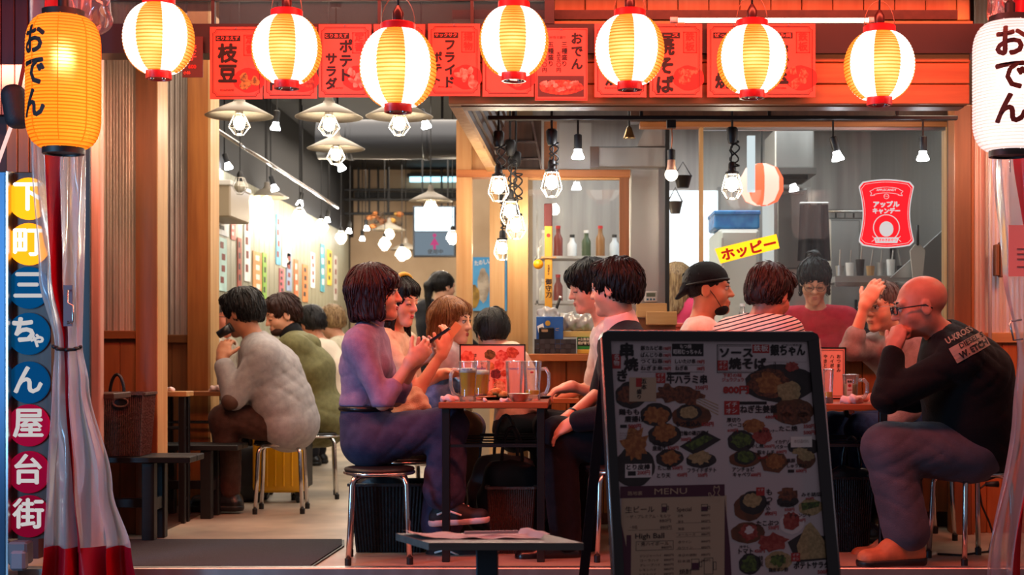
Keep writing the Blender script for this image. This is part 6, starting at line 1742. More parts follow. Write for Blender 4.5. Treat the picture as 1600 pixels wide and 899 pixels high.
    def shoes(s, up, sole, d=None, lace=None, sz=1.0, which='RL', stripe=None, boot=0):
        for q in which:
            an = s.an[q]; dd = Vector(d[q] if isinstance(d, dict) else (d or s.bf)); dd.normalize()
            S = SDF(); side = dd.cross(Vector((0, 0, 1))).normalized(); upv = side.cross(dd)
            heel = an - upv * (.045 * sz) - dd * .03; toe = an + dd * .17 * sz - upv * .052 * sz
            S.cone(heel, toe, .038 * sz, .033 * sz, .02, side, 1.15); S.cone(an + upv * .015, an + dd * .08 * sz - upv * .03, .041 * sz, .038 * sz, .03)
            S.plane(an - upv * .07 * sz, -upv, .003)
            S.plane(an + upv * .035 * sz, upv, .004)
            if boot: S.prims.insert(2, ('c', an - dd * .005 - upv * .02, an + upv * boot, .048 * sz, .052 * sz, .02, None, 1.0, False)); S.prims[-1] = ('p', an + upv * (boot + .03), upv, 0, 0, .004, None, 1.0, True)
            sh_ = sdf_obj('shoe', S, up, s.t, .007, .007)
            S2 = SDF(); S2.cone(heel - upv * .02 * sz, toe - upv * .012 * sz, .042 * sz, .038 * sz, .02, side, 1.12)
            S2.plane(an - upv * .055 * sz, upv, .002); S2.plane(an - upv * .084 * sz, -upv, .002)
            sdf_obj('sole', S2, sole, sh_, .007, .007)
            if lace is not None:
                mb = MB()
                for i in range(4):
                    p = an + dd * (.048 + .021 * i) * sz + upv * (.022 - .012 * i) * sz
                    mb.tube([p - side * .026 - upv * .012, p + upv * .008, p + side * .026 + dd * .008 - upv * .012], .0035, 5); mb.tube([p + side * .026 - upv * .012, p + upv * .009 + dd * .004, p - side * .026 + dd * .01 - upv * .012], .0035, 5)
                mb.build('laces', lace, sh_, True)
            if stripe is not None:
                for sg in (-1, 1):
                    MB().tube([an - dd * .02 * sz - upv * .03 * sz + side * .042 * sg * sz, an + dd * .03 * sz - upv * .015 * sz + side * .045 * sg * sz, an + dd * .09 * sz - upv * .04 * sz + side * .044 * sg * sz], .005, 6).build('side_stripe', stripe, sh_, True)
    def glasses(s, m, r=.021, thick=.0018, lens=True, round_=True):
        g = thing('glasses_temp', s.t.location, 'x', 'x'); bpy.data.objects.remove(g)
        k = s.size; hp = s.hp; mb = MB()
        for sg in (-1, 1):
            n = 18 if round_ else 18
            pts = []
            for i in range(n):
                a = 2 * math.pi * i / n; x, z = math.cos(a), math.sin(a)
                if not round_: x = math.copysign(abs(x) ** .5, x); z = math.copysign(abs(z) ** .5, z)
                pts.append(hp(.032 * sg + x * r * (1.0 if round_ else 1.05), .108 - abs(.032 * sg + x * r) * .12, .002 + z * r * (1.0 if round_ else .72)))
            mb.tube(pts, thick, 5, closed=True)
            mb.tube([hp((.032 + r) * sg, .101, .006), hp(.076 * sg, .085, .008), hp(.083 * sg, -.005, .006), hp(.08 * sg, -.03, -.012)], thick, 5)
        mb.tube([hp(-.012, .109, .004), hp(0, .111, .007), hp(.012, .109, .004)], thick, 5)
        return mb.build('eyeglasses', m, s.t, True)
M_lipm = mat('lip_muted', '#bd7764', rough=.5)
X_ = lambda px, py, Y: P(px, py, Y)
# ---- woman in the lilac top, seated in profile at the front table
def woman_lilac():
    g = Fig('woman in lilac top and jeans holding a phone', P(578, 684, 6.30), P(570, 572, 6.30), P(578, 514, 6.30), P(588, 460, 6.28), (1, -.10, .02), (1, 0), SK1, sh=.155,
            shR=P(560, 537, 6.14), shL=P(584, 536, 6.45), elR=P(598, 629, 6.12), wrR=P(641, 566, 6.16), elL=P(618, 624, 6.46), wrL=P(650, 566, 6.34),
            hipR=P(586, 688, 6.22), hipL=P(586, 688, 6.38), knR=P(702, 664, 6.235), anR=P(692, 792, 6.235), knL=P(700, 672, 6.37), anL=P(688, 852, 6.36), waist=P(566, 632, 6.3), h=.010, fine=.0046, slim=.88)
    g.hand('R', (.72, .25, .62), (.1, .75, .5), (0, .1, 1), (.55, .55, .4), tcurl=.2)
    g.hand('L', (.75, -.2, .6), (0, -.8, .5), (0, -.1, 1), (.45, .5, .4), tcurl=.2)
    g.body(female=True); g.face('open'); g.hair('bob', hair_mat('hair_bob', '#1d0c0d', '#38171a'), .005)
    lil = cloth('lilac_knit', '#9a7f9b', '#8a6f8e')
    g.wear('top', lil, .006, .008, amp=.004, seed=1, bust=.05, forearm=.38, legs=(0, 0), cut=[(P(0, 634, 6.3), (0, 0, -1))])
    S = SDF(); S.cone(g.neck - Vector((0, 0, .01)), g.neck.lerp(g.head, .42), .060, .057, .01); S.plane(g.neck.lerp(g.head, .44), g.head - g.neck)
    sdf_obj('collar', S, lil, g.t, .008, .008)
    den = cloth('denim_plum', '#403e57', '#33314a', scale=18)
    g.trousers(den, .012, 'jeans', amp=.005, h=.009, leg_e=.012, hem=.20, hemr=.032)
    bc = g.pel.lerp(g.waist, .5); bc.z = zof(638, 6.3)
    MB().tube([bc + g.bf * .110 * math.cos(a) + g.br * .142 * math.sin(a) for a in [2 * math.pi * i / 32 for i in range(32)]], .013, 8, closed=True).build('belt', M_leather, g.t, True)
    g.shoes(mat('canvas_black', '#171317', rough=.7), mat('sole_white', '#cbb8b4', rough=.6), {'R': (1, -.12, .08), 'L': (1, -.05, 0)}, lace=M_white, stripe=M_white)
    ph = thing('smartphone', g.wr['R'] + Vector((.1, 0, .05)), 'black smartphone held by the lilac woman', 'phone')
    c = P(683, 527, 6.25); ax = Vector((.80, 0, .55)).normalized() ; ay = Vector((0, 1, 0)); az = ax.cross(ay)
    MB().obox(c, ax * .068, ay * .034, az * .0045).build('case', M_black, ph)
    MB().obox(c - az * .0052 if az.z < 0 else c + az * .0052, ax * .064, ay * .031, az * .0008).build('screen', mat('phone_glass', '#1c2230', rough=.08), ph)
    MB().obox(c - (az * .0052 if az.z > 0 else -az * .0052) + ax * .045, ax * .012, ay * .012, az * .0015).build('camera_bump', M_blacksteel, ph)
woman_lilac()
# ---- woman with the yellow hairband
def woman_band():
    g = Fig('woman with a yellow hairband and beige top behind the lilac woman', P(598, 668, 6.92), P(606, 576, 6.92), P(612, 527, 6.90), P(622, 472, 6.86), (.86, -.45, -.12), (.95, -.25), SK1, sh=.155, size=.98,
            elR=P(652, 612, 6.72), wrR=P(690, 553, 6.70), elL=P(650, 612, 7.05), wrL=P(690, 585, 6.95))
    g.hand('R', (.35, .0, .9), (-.6, .5, .1), (.6, -.6, .1), (.5, .6, .5)); g.hand('L', (.9, -.2, .1), (0, -.4, -.9), (0, -.6, .6))
    g.body(female=True); g.face('down', lip=mat('lip_pink', '#c4555a', rough=.35)); g.hair('band', H_black, .0055)
    MB().tube([g.hp(.098 * math.cos(a), .012 + .01 * math.sin(a), .045 + .098 * math.sin(a)) for a in [math.pi * i / 18 for i in range(19)]], .011, 8).build('hairband', mat('band_yellow', '#e0a416', rough=.5), g.t, True)
    MB().tube([g.neck + g.bf * .062 * math.cos(a) + g.br * .066 * math.sin(a) + Vector((0, 0, .02 - .02 * math.cos(a))) for a in [2 * math.pi * i / 24 for i in range(24)]], .003, 5, closed=True).build('necklace', mat('pearl', '#d9cfc4', rough=.3), g.t, True)
    g.wear('top', cloth('beige_knit', '#ddcbb2', '#cdb99e'), .010, amp=.004, seed=3, bust=.05, sleeve=.35, legs=(0, 0))
    g.trousers(cloth('skirt_tan', '#8c7058'), .014); g.shoes(mat('shoe_tan', '#7a5a44', rough=.5), M_black)
    ph = thing('tan_phone_case', P(706, 518, 6.7), 'tan phone held up by the hairband woman', 'phone')
    c = P(708, 518, 6.7); ax = Vector((.62, 0, .78)).normalized(); ay = Vector((0, 1, 0)); az = ax.cross(ay)
    MB().obox(c, ax * .045, ay * .006, az * .02).build('case', mat('case_tan', '#c99a6c', rough=.5), ph); MB().obox(c + ay * .0068, ax * .042, ay * .001, az * .018).build('screen', mat('phone_glass', '#1c2230', rough=.08), ph)
    # cream jacket on her lap
    S = SDF(); S.cone(P(612, 634, 6.66), P(655, 630, 6.64), .06, .045, .03); S.cone(P(625, 620, 6.68), P(648, 622, 6.66), .05, .05, .03); S.cone(P(610, 645, 6.6), P(662, 640, 6.62), .04, .03, .03)
    S.fns.append(lambda X, Y, Z: .006 * np.sin(70 * X + 50 * Z) + .005 * np.sin(90 * Z - 40 * X + 60 * Y))
    j = thing('folded_jacket', P(635, 650, 6.64), 'cream fleece jacket folded on the hairband woman\'s lap', 'jacket'); sdf_obj('fleece', S, cloth('fleece_cream', '#d8b795', '#c7a381', bump=.6), j, .01, .01)
woman_band()
# ---- woman with light brown hair
def woman_brown():
    g = Fig('woman with light brown hair in a pale grey top beyond the mugs', P(690, 668, 7.30), P(700, 588, 7.28), P(702, 545, 7.22), P(707, 503, 7.18), (.94, -.38, -.06), (1, -.1), SK1, sh=.15, size=.95,
            elR=P(712, 620, 7.12), wrR=P(755, 622, 7.08), elL=P(735, 612, 7.42), wrL=P(775, 618, 7.36), fine=.005, h=.012, slim=.92, knR=P(735, 668, 7.12), knL=P(735, 668, 7.32))
    g.hand('R', (1, 0, 0), (0, 0, -1), (0, 1, 0)); g.body(female=True); g.face('open'); g.hair('long', H_light, .008)
    g.wear('top', cloth('grey_knit', '#b9b6ba', '#a29fa6'), .012, seed=5, bust=.05, legs=(0, 0), forearm=.7)
    g.trousers(cloth('denim_pale', '#7fa3cb', '#5f86b4'), .014)
    S = SDF(); S.cone(P(668, 618, 7.02), P(708, 603, 7.0), .055, .05, .03); S.cone(P(655, 635, 7.0), P(696, 622, 7.0), .05, .05, .03)
    S.fns.append(lambda X, Y, Z: .006 * np.sin(60 * X + 60 * Z) + .005 * np.sin(80 * Z - 50 * X + 60 * Y))
    j = thing('denim_jacket', P(684, 640, 7.0), 'light blue denim jacket bundled beside the mug table', 'jacket'); sdf_obj('denim', S, cloth('denim_light', '#6f9bd0', '#5682bb', bump=.5), j, .011, .011)
woman_brown()
# ---- person with back turned, pale shirt
def person_back():
    g = Fig('black-haired person in a pale peach shirt with back turned', P(806, 668, 7.2), P(803, 590, 7.2), P(795, 552, 7.22), P(768, 522, 7.28), (-.3, .85, -.35), (.95, .1), SK1, sh=.13, size=.9, fine=.007, h=.014, elR=P(826, 625, 7.1), elL=P(826, 620, 7.24), wrR=P(850, 640, 7.1), wrL=P(850, 640, 7.22), knR=P(850, 664, 7.12), knL=P(850, 664, 7.24))
    g.body(); g.hair('mop', H_black, .009); g.wear('shirt', cloth('peach_shirt', '#e8d6c2', '#dac5ae'), .012, seed=6, legs=(0, 0)); g.trousers(cloth('dark_cloth', '#1d1c22'), .014); g.shoes(M_leather, M_black)
person_back()
# ---- standing woman with a ponytail
def woman_pony():
    Y = 11.7
    g = Fig('standing woman with a ponytail in dark clothes by the toilet sign', P(680, 575, Y), P(682, 510, Y), P(686, 478, Y), P(693, 449, Y), (.75, .6, -.05), (.6, .8), SK1, sh=.16, fine=.009, h=.018,
            knR=P(684, 640, Y + .1), anR=P(684, 700, Y + .1), knL=P(676, 640, Y - .1), anL=P(676, 700, Y - .1))
    g.body(female=True); g.hair('pony', H_black, .011); g.wear('coat', cloth('navy_dark', '#15161f', '#10111a'), .02, seed=8, legs=(0, 0)); g.trousers(cloth('dark_cloth', '#1d1c22'), .014); g.shoes(M_leather, M_black)
woman_pony()
# ---- front man in the dark suit
def man_suit():
    g = Fig('man in a dark suit with a white collar seated behind the menu board', P(992, 672, 6.40), P(982, 575, 6.38), P(974, 515, 6.38), P(960, 452, 6.36), (-.86, .42, -.06), (-1, 0), SK1, sh=.19, size=1.03,
            shL=P(992, 545, 6.18), shR=P(962, 540, 6.56), elL=P(966, 648, 6.14), wrL=P(896, 660, 6.18), elR=P(940, 612, 6.52), wrR=P(892, 650, 6.34),
            hipL=P(985, 690, 6.30), hipR=P(985, 690, 6.50), knL=P(872, 684, 6.26), anL=P(885, 848, 6.26), knR=P(885, 686, 6.46), anR=P(915, 850, 6.46))
    g.hand('L', (-.85, .05, -.5), (-.1, .3, -.9), (-.1, .8, .3), (.35, .4, .3)); g.hand('R', (-.8, -.25, -.5), (0, -.3, -.9), (-.2, -.8, .3), (.35, .4, .3))
    g.body(); g.face('open', lip=M_lipm); g.hair('back', H_black, .0052)
    suit = cloth('suit_navy', '#12111c', '#0d0c16', scale=50)
    g.wear('jacket', suit, .016, .0095, amp=.003, seed=9, legs=(0, 0), forearm=.88, arms=(0, 1), chest_e=.006)
    S = SDF(); S.cone(g.shR, g.shR.lerp(g.el['R'], 1.0), .07, .058, .03); sdf_obj('sleeve', S, suit, g.t, .01, .01)
    S = SDF(); S.cone(g.neck - Vector((0, 0, .045)), g.neck + (g.head - g.neck) * .5, .098, .066, .01)
    S.plane(g.neck + (g.head - g.neck) * .42, (g.head - g.neck) + g.bf * .02)
    sdf_obj('shirt_collar', S, cloth('shirt_white', '#e3c9c2'), g.t, .008, .008)
    a, b = g.el['L'].lerp(g.wr['L'], .86), g.el['L'].lerp(g.wr['L'], .94)
    MB().tube([a, b], .042, 14).build('shirt_cuff', cloth('shirt_white', '#e3c9c2'), g.t, True)
    a, b = g.el['R'].lerp(g.wr['R'], .93), g.el['R'].lerp(g.wr['R'], .99)
    MB().tube([a, b], .033, 14).build('watch_strap', M_leather, g.t, True)
    g.trousers(cloth('suit_trouser', '#100f17', '#0b0a11', scale=50), .014, amp=.003, h=.0095, hem=.02, leg_e=.012)
    g.shoes(mat('leather_shoe', '#1a0f10', rough=.25), M_black, {'R': (-1, -.1, 0), 'L': (-1, -.2, 0)}, lace=M_black, sz=1.15)
man_suit()
def man_second():
    g = Fig('man with a black fringe in a pale pink shirt behind the suited man', P(985, 668, 6.94), P(972, 575, 6.94), P(952, 515, 6.92), P(922, 450, 6.88), (-.9, -.25, -.2), (-1, -.05), SK1, sh=.18,
            elL=P(952, 622, 6.78), wrL=P(893, 604, 6.72), fine=.0052)
    g.hand('L', (-.95, -.1, -.25), (0, 0, -1), (-.1, .9, 0), (.5, .6, .5))
    g.body(); g.face('down', lip=M_lipm); g.hair('mop', H_black, .007)
    g.wear('shirt', cloth('shirt_pinkish', '#d6cac6', '#c6b8b4'), .014, amp=.005, seed=12, legs=(0, 0), sleeve=.47); g.trousers(cloth('dark_cloth', '#1d1c22'), .014); g.shoes(M_leather, M_black)
man_second()
# ---- man in the backward cap
def man_cap():
    g = Fig('man in a black backward cap with a mask under his chin', P(1088, 668, 6.92), P(1092, 570, 6.92), P(1094, 512, 6.90), P(1108, 453, 6.88), (.97, -.2, .02), (1, 0), SK2, sh=.19, size=1.05, fine=.005)
    g.body(); g.face('open', lip=M_lipm); hr = g.hair('crop', H_black, .008)
    S = SDF(); S.ell(g.hp(0, -.015, .045), (.094, .112, .094), g.M, .02); S.plane(g.hp(0, .02, .022), -g.hu + g.f * .25 if False else (-g.hu - g.f * -.18), .004)
    S.cone(g.hp(-.03, -.115, .005), g.hp(.03, -.115, .005), .02, .02, .03); S.ell(g.hp(0, -.125, -.012), (.07, .05, .012), Matrix((g.hr, (g.f * .75 + g.hu * .66).normalized(), (g.hu * .75 - g.f * .66).normalized())), .02)
    cap = sdf_obj('cap', S, cloth('cap_black', '#17161a', '#100f12', scale=60), g.t, .0075, .0075)
    MB().tube([g.hp(.096 * math.cos(a), -.012 + .106 * math.sin(a), .034 + .014 * math.sin(a)) for a in [2 * math.pi * i / 30 for i in range(30)]], .005, 6, closed=True).build('cap_band', M_black, g.t, True)
    S = SDF(); S.ell(g.hp(0, .05, -.092), (.05, .045, .032), g.M, .01); S.ell(g.hp(0, .035, -.075), (.046, .045, .035), g.M, .01, sub=True)
    sdf_obj('face_mask', S, cloth('mask_black', '#121216'), g.t, .006, .006)
    for sg in (-1, 1): MB().tube([g.hp(.046 * sg, .06, -.085), g.hp(.07 * sg, .03, -.03), g.hp(.08 * sg, -.012, .026)], .002, 5).build('mask_loop', M_black, g.t)
    g.wear('shirt', cloth('shirt_cream', '#e2dcd4', '#d0c9c0'), .014, amp=.005, seed=14, legs=(0, 0)); g.trousers(cloth('dark_cloth', '#1d1c22'), .014)
    S = SDF(); S.cone(P(1075, 530, 6.75), P(1100, 512, 6.76), .035, .03, .02); S.cone(P(1070, 545, 6.75), P(1078, 528, 6.75), .03, .035, .02); sdf_obj('dark_collar', S, cloth('collar_dark', '#23282c'), g.t, .01, .01)
    g.shoes(M_leather, M_black)
man_cap()
def stripes(name):
    if name in MATS: return MATS[name]
    m = mat(name, '#e2c6bd', rough=.85); nt = m.node_tree; b = nt.nodes['Principled BSDF']
    tc = nt.nodes.new('ShaderNodeTexCoord'); w = nt.nodes.new('ShaderNodeTexWave'); w.wave_type = 'BANDS'; w.bands_direction = 'Z'
    mp = nt.nodes.new('ShaderNodeMapping'); mp.inputs['Rotation'].default_value = (0, R(16), 0)
    w.inputs['Scale'].default_value = 19; w.inputs['Distortion'].default_value = .6; w.inputs['Detail'].default_value = 1
    r = nt.nodes.new('ShaderNodeValToRGB'); r.color_ramp.interpolation = 'CONSTANT'; r.color_ramp.elements[0].color = C4('#16182a'); r.color_ramp.elements[1].position = .26; r.color_ramp.elements[1].color = C4('#e6cbc2')
    nt.links.new(tc.outputs['Object'], mp.inputs[0]); nt.links.new(mp.outputs[0], w.inputs['Vector']); nt.links.new(w.outputs[0], r.inputs[0]); nt.links.new(r.outputs[0], b.inputs['Base Color'])
    return m
def man_striped():
    g = Fig('man in a white shirt with navy stripes leaning over the table', P(1120, 668, 6.42), P(1158, 562, 6.40), P(1184, 512, 6.40), P(1204, 462, 6.40), (.62, .72, -.32), (.85, .5), SK3, sh=.21, size=1.05,
            elR=P(1195, 615, 6.15), wrR=P(1255, 618, 6.25), elL=P(1245, 600, 6.65), wrL=P(1280, 612, 6.6), fine=.005)
    g.hand('R', (1, .2, 0), (0, 0, -1), (0, 1, 0)); g.body(); g.hair('short', H_mid, .0055)
    g.wear('striped_shirt', stripes('shirt_striped'), .016, .01, seed=16, legs=(0, 0), sleeve=.45, chest_e=.008); g.trousers(cloth('dark_cloth', '#1d1c22'), .014); g.shoes(M_leather, M_black)
man_striped()
# ---- cook in red behind the glass
def cook():
    g = Fig('cook in a red T-shirt and round glasses behind the kitchen glass', P(1280, 650, 8.08), P(1280, 545, 8.05), P(1276, 492, 8.03), P(1272, 441, 7.96), (-.12, -.95, -.36), (-.1, -1), SK1, sh=.17, size=1.02, fine=.0055,
            knR=P(1262, 715, 8.05), anR=P(1262, 760, 8.05), knL=P(1298, 715, 8.05), anL=P(1298, 760, 8.05), elR=P(1228, 560, 7.95), elL=P(1332, 555, 7.95), wrR=P(1250, 590, 7.75), wrL=P(1310, 588, 7.75))
    g.hand('R', (.3, -.6, -.6), (.6, 0, -.6), (.6, -.4, 0)); g.hand('L', (-.3, -.6, -.6), (-.6, 0, -.6), (-.6, -.4, 0))
    g.body(female=True, legs=(1, 1)); g.face('down', lip=mat('lip_soft', '#c4776a', rough=.4)); g.hair('bun', H_black, .0075)
    g.wear('tee', cloth('tee_red', '#c4243c', '#b01c34'), .016, .011, seed=18, bust=.05, legs=(0, 0), sleeve=.45); g.trousers(cloth('dark_cloth', '#1d1c22'), .014)
    g.glasses(mat('frame_gold', (.35, .2, .14), rough=.3, metal=.6), .024, .0022)
cook()
def kitchen_hand():
    Y = 9.9
    g = Fig('kitchen worker in pink passing behind the column', P(1068, 600, Y), P(1066, 520, Y), P(1062, 478, Y), P(1060, 440, Y), (.6, .7, -.1), (.6, .7), SK1, sh=.17, fine=.009, h=.018, knR=P(1068, 680, Y), anR=P(1068, 730, Y), knL=P(1060, 680, Y + .1), anL=P(1060, 730, Y + .1))
    g.body(female=True); g.hair('long', H_blond, .011); g.wear('tee', cloth('tee_pink', '#c93a5c'), .018, seed=19, legs=(0, 0), sleeve=.45); g.trousers(cloth('dark_cloth', '#1d1c22'), .014)
kitchen_hand()
# ---- grey-haired man, hand on his head
def man_grey():
    g = Fig('grey-haired man in glasses resting his head on one hand', P(1432, 668, 6.97), P(1418, 585, 6.95), P(1400, 526, 6.93), P(1376, 480, 6.84), (-.70, -.66, -.10), (-.9, -.35), SK1, sh=.18, size=1.0, fine=.005,
            shR=P(1366, 545, 7.0), elR=P(1330, 546, 6.76), wrR=P(1352, 476, 6.72), elL=P(1420, 640, 6.75), wrL=P(1386, 668, 6.72))
    g.hand('R', (.5, .1, .85), (.5, .8, -.1), (-.5, .1, .5), (.25, .4, .3)); g.hand('L', (-.8, 0, -.5), (0, .2, -1), (0, .8, .2), (.4, .5, .4))
    g.body(); g.face('open', brow=mat('brow_grey', '#4a4442', rough=.8), lip=M_lipm); g.hair('thin', H_grey, .0075); g.glasses(mat('frame_silver', (.6, .6, .62), rough=.3, metal=1), .021, .0014, round_=False)
    g.wear('shirt', cloth('grey_longsleeve', '#9b9392', '#88807f'), .014, .010, seed=21, legs=(0, 0), forearm=.30, arms=(1, 0)); 
    S = SDF(); S.cone(g.shd['L'], g.el['L'], .066, .056, .03); S.cone(g.el['L'], g.el['L'].lerp(g.wr['L'], .9), .055, .044, .03); sdf_obj('sleeve', S, cloth('grey_longsleeve', '#9b9392', '#88807f'), g.t, .011, .011)
    g.trousers(cloth('denim_blue', '#26406e', '#1c3158'), .014); g.shoes(M_leather, M_black)
man_grey()
# ---- bald man in black
def man_bald():
    g = Fig('bald man with black glasses in a black sweatshirt resting his chin on his fist', P(1522, 688, 6.18), P(1508, 588, 6.12), P(1474, 525, 6.10), P(1437, 480, 6.06), (-.93, .02, -.16), (-1, .02), SK3, sh=.20, size=1.10,
            shL=P(1502, 562, 5.89), shR=P(1470, 552, 6.34), elL=P(1386, 622, 5.93), wrL=P(1396, 547, 6.0), elR=P(1430, 622, 6.40), wrR=P(1375, 624, 6.42),
            hipL=P(1512, 706, 6.06), hipR=P(1512, 706, 6.30), knL=P(1386, 700, 5.985), anL=P(1420, 846, 5.99), knR=P(1400, 700, 6.36), anR=P(1412, 846, 6.38), h=.011)
    g.hand('L', (.28, .12, .92), (.75, .62, 0), (-.2, .3, .9), fing=[(1.35, 1.5, 1.0)] * 4, tcurl=.1)
    g.hand('R', (-1, 0, 0), (0, 0, -1), (0, -1, 0))
    g.body(belly=.05); g.face('open', brow=M_lash, lip=M_lipm); g.glasses(M_blacksteel, .022, .0032, round_=False)
    g.wear('sweatshirt', cloth('sweat_black', '#08080b', '#050507', scale=60), .018, .0105, amp=.005, seed=23, legs=(0, 0), belly=.06, chest_e=.045, forearm=.86, long=.0)
    g.trousers(cloth('denim_washed', '#51525e', '#42444f', scale=9), .016, 'jeans', amp=.0035, h=.010, leg_e=.02, belly=.04, hem=.12, hemr=.018)
    g.shoes(mat('boot_tan', '#b5764e', rough=.6, col2='#9c6240', scale=20), M_black, {'L': (-.92, -.35, 0), 'R': (-.9, -.1, 0)}, lace=mat('lace_brown', '#3a2418', rough=.7), sz=1.22, boot=.05)
    # lettering printed on the back of the shoulder
    a = Vector((P(1483, 525, 6.0))); 
    me = g.t.children
    sw = [c for c in g.t.children if c.name.startswith('sweatshirt')][0]
    dg = None
    from mathutils.bvhtree import BVHTree
    o0 = ORIG[g.t.name]
    bv = BVHTree.FromPolygons([v.co + o0 for v in sw.data.vertices], [tuple(p.vertices) for p in sw.data.polygons])
    def drape(px, py, l):
        o = P(px, py, 5.3); d = (P(px, py, 6.3) - o).normalized()
        hit = bv.ray_cast(o, d)
        return (hit[0] + hit[1] * (l + .002)) if hit[0] is not None else P(px, py, 6.05)
    rr = -.50
    def mp_(x, y, l): return drape(1480 + x * math.cos(rr) - y * math.sin(rr), 536 + x * math.sin(rr) + y * math.cos(rr), l)
    sh = Sheet(mp_); tan = mat('print_taupe', '#8a7566', rough=.8); blk = mat('print_black', '#0e0d10', rough=.8)
    sh.text(tan, 'U-KROSS', 0, -8, 14, .03, width=44)
    for i in range(12):
        for j in range(4): sh.rect(tan, -2 + i * 4.9, 10 + j * 6.4, 2.9 + i * 4.9, 16.4 + j * 6.4, .001)
    sh.text(blk, 'DIESEL S.', 14, 10, 11, .02, width=42, lift=.003); sh.text(blk, 'W. ETCH', 8, 22, 13, .04, width=46, lift=.003)
    sh.build(g.t, 'print')
man_bald()
# ---- diners along the boarded wall
def man_sweater():
    Y = 8.0
    g = Fig('man in a light grey sweatshirt drinking beside the entrance post', P(452, 660, Y), P(424, 580, Y), P(400, 535, Y), P(378, 490, Y), (-.88, .38, -.26), (-1, .05), SK2, sh=.19, size=1.05,
            shL=P(412, 556, Y - .2), shR=P(398, 552, Y + .2), elL=P(366, 622, Y - .2), wrL=P(347, 562, Y - .17), elR=P(380, 618, Y + .2), wrR=P(362, 606, Y - .02),
            hipL=P(446, 664, Y - .09), hipR=P(446, 664, Y + .09), knL=P(350, 656, Y - .12), anL=P(360, 772, Y - .1), knR=P(356, 656, Y + .1), anR=P(360, 768, Y + .1), fine=.0052)
    g.hand('L', (.1, .3, .9), (.2, .9, -.2), (.3, .2, .8), (.6, .8, .6)); g.body(); g.hair('back', H_black, .007)
    g.wear('sweatshirt', cloth('sweat_grey', '#a79f9e', '#969090'), .022, .0115, amp=.004, seed=25, legs=(0, 0), forearm=.8, chest_e=.02, belly=.04, cut=[(P(0, 662, 8.0), (-.25, 0, -1))])
    g.trousers(cloth('brown_twill', '#4a3028', '#3c261f'), .012, leg_e=.004); g.shoes(M_leather, M_black, sz=1.15)
    S = SDF(); S.ell(g.el['L'] + Vector((-.012, -.04, -.02)), (.05, .045, .05), None, .01); sdf_obj('elbow_patch', S, mat('suede_brown', '#4a2a1c', rough=.8), g.t, .009, .009)
    ph = thing('dark_cup', P(350, 520, Y - .12), 'dark tumbler raised by the grey sweatshirt man', 'cup'); a = P(341, 524, Y - .1); b = P(361, 512, Y - .1)
    MB().tube([a, b], [.022, .028], 14).build('cup_wall', M_blacksteel, ph, True)
    MB().tube([b, b + (b - a).normalized() * .006], [.030, .030], 14).build('rim', M_black, ph, True)
man_sweater()
def man_green():
    Y = 8.85
    g = Fig('bearded man in a green hooded parka along the wall', P(502, 655, Y), P(482, 580, Y), P(462, 535, Y), P(440, 493, Y - .02), (-.80, -.45, -.30), (-1, -.1), SK1, sh=.18, size=1.0, elL=P(450, 615, Y - .22), wrL=P(405, 612, Y - .2), fine=.0058, h=.013)
    g.hand('L', (-1, 0, 0), (0, 0, -1), (0, 1, 0)); g.body(); g.face('down', lip=M_lipm); g.hair('short', H_brown, .008)
    S = SDF(); S.ell(g.hp(0, .055, -.085), (.05, .045, .035), g.M, .01); S.cone(g.hp(-.018, .094, -.048), g.hp(.018, .094, -.048), .006, .006, .004); S.ell(g.hp(0, .085, -.064), (.02, .03, .010), g.M, .006, sub=True); S.ell(g.hp(0, .05, -.02), (.08, .1, .05), g.M, .005, sub=True)
    sdf_obj('beard', S, mat('beard', '#3a2118', rough=.9), g.t, .007, .007)
    gm = cloth('parka_green', '#6f6c45', '#605d3a', rough=.7)
    g.wear('parka', gm, .03, .0125, amp=.005, seed=27, legs=(0, 0), chest_e=.02, long=1.0)
    S = SDF(); S.cone(g.neck - g.bf * .06 + Vector((0, .12, .0)), g.neck - g.bf * .06 + Vector((0, -.12, .0)), .055, .055, .03); S.cone(g.neck - g.bf * .09 + Vector((0, -.02, -.03)), g.neck - g.bf * .13 + Vector((0, -.02, -.10)), .08, .05, .03, g.br, 1.3)
    sdf_obj('hood', S, gm, g.t, .012, .012); S = SDF(); S.cone(g.neck - Vector((0, 0, .01)), g.neck.lerp(g.head, .35), .085, .075, .02); sdf_obj('inner_collar', S, cloth('collar_black', '#141519'), g.t, .011, .011)
    g.trousers(cloth('dark_cloth', '#1d1c22'), .014); g.shoes(mat('shoe_red', '#8a3a2a', rough=.6), M_black)
man_green()
def row_person(label, hx, hy, Y, f, hm, style, topm, skin=SK1, sleeve=1.0, bf=(-1, .1), dx=16, female=False, group=None, kn=.40):
    k = Y / F_PX
    head = P(hx, hy, Y); neck = head + Vector((dx * k * .7, 0, -.155)); chest = neck + Vector((dx * k * .8, 0, -.17)); pel = Vector((chest.x + (.07 if dx > 0 else -.03), Y, .50))
    b_ = Vector((bf[0], bf[1], 0)).normalized(); r_ = b_.cross(Vector((0, 0, 1))); J = {'knR': pel + b_ * kn + r_ * .1, 'knL': pel + b_ * kn - r_ * .1}
    g = Fig(label, pel, chest, neck, head, f, bf, skin, sh=.165, fine=.0075, h=.015, **J)
    g.body(female=female); g.face('down', lip=M_lipm); g.hair(style, hm, .0095); g.wear('top', topm, .014, seed=int(hx), legs=(0, 0), sleeve=sleeve); g.trousers(cloth('dark_cloth', '#1d1c22'), .014); g.shoes(M_leather, M_black)
    return g
g = row_person('black-haired diner in a cream sleeveless top along the wall', 484, 508, 10.3, (-.7, .45, -.3), H_black, 'mop', cloth('cream_top', '#d9c9b4'), SK2, .1, dx=26)
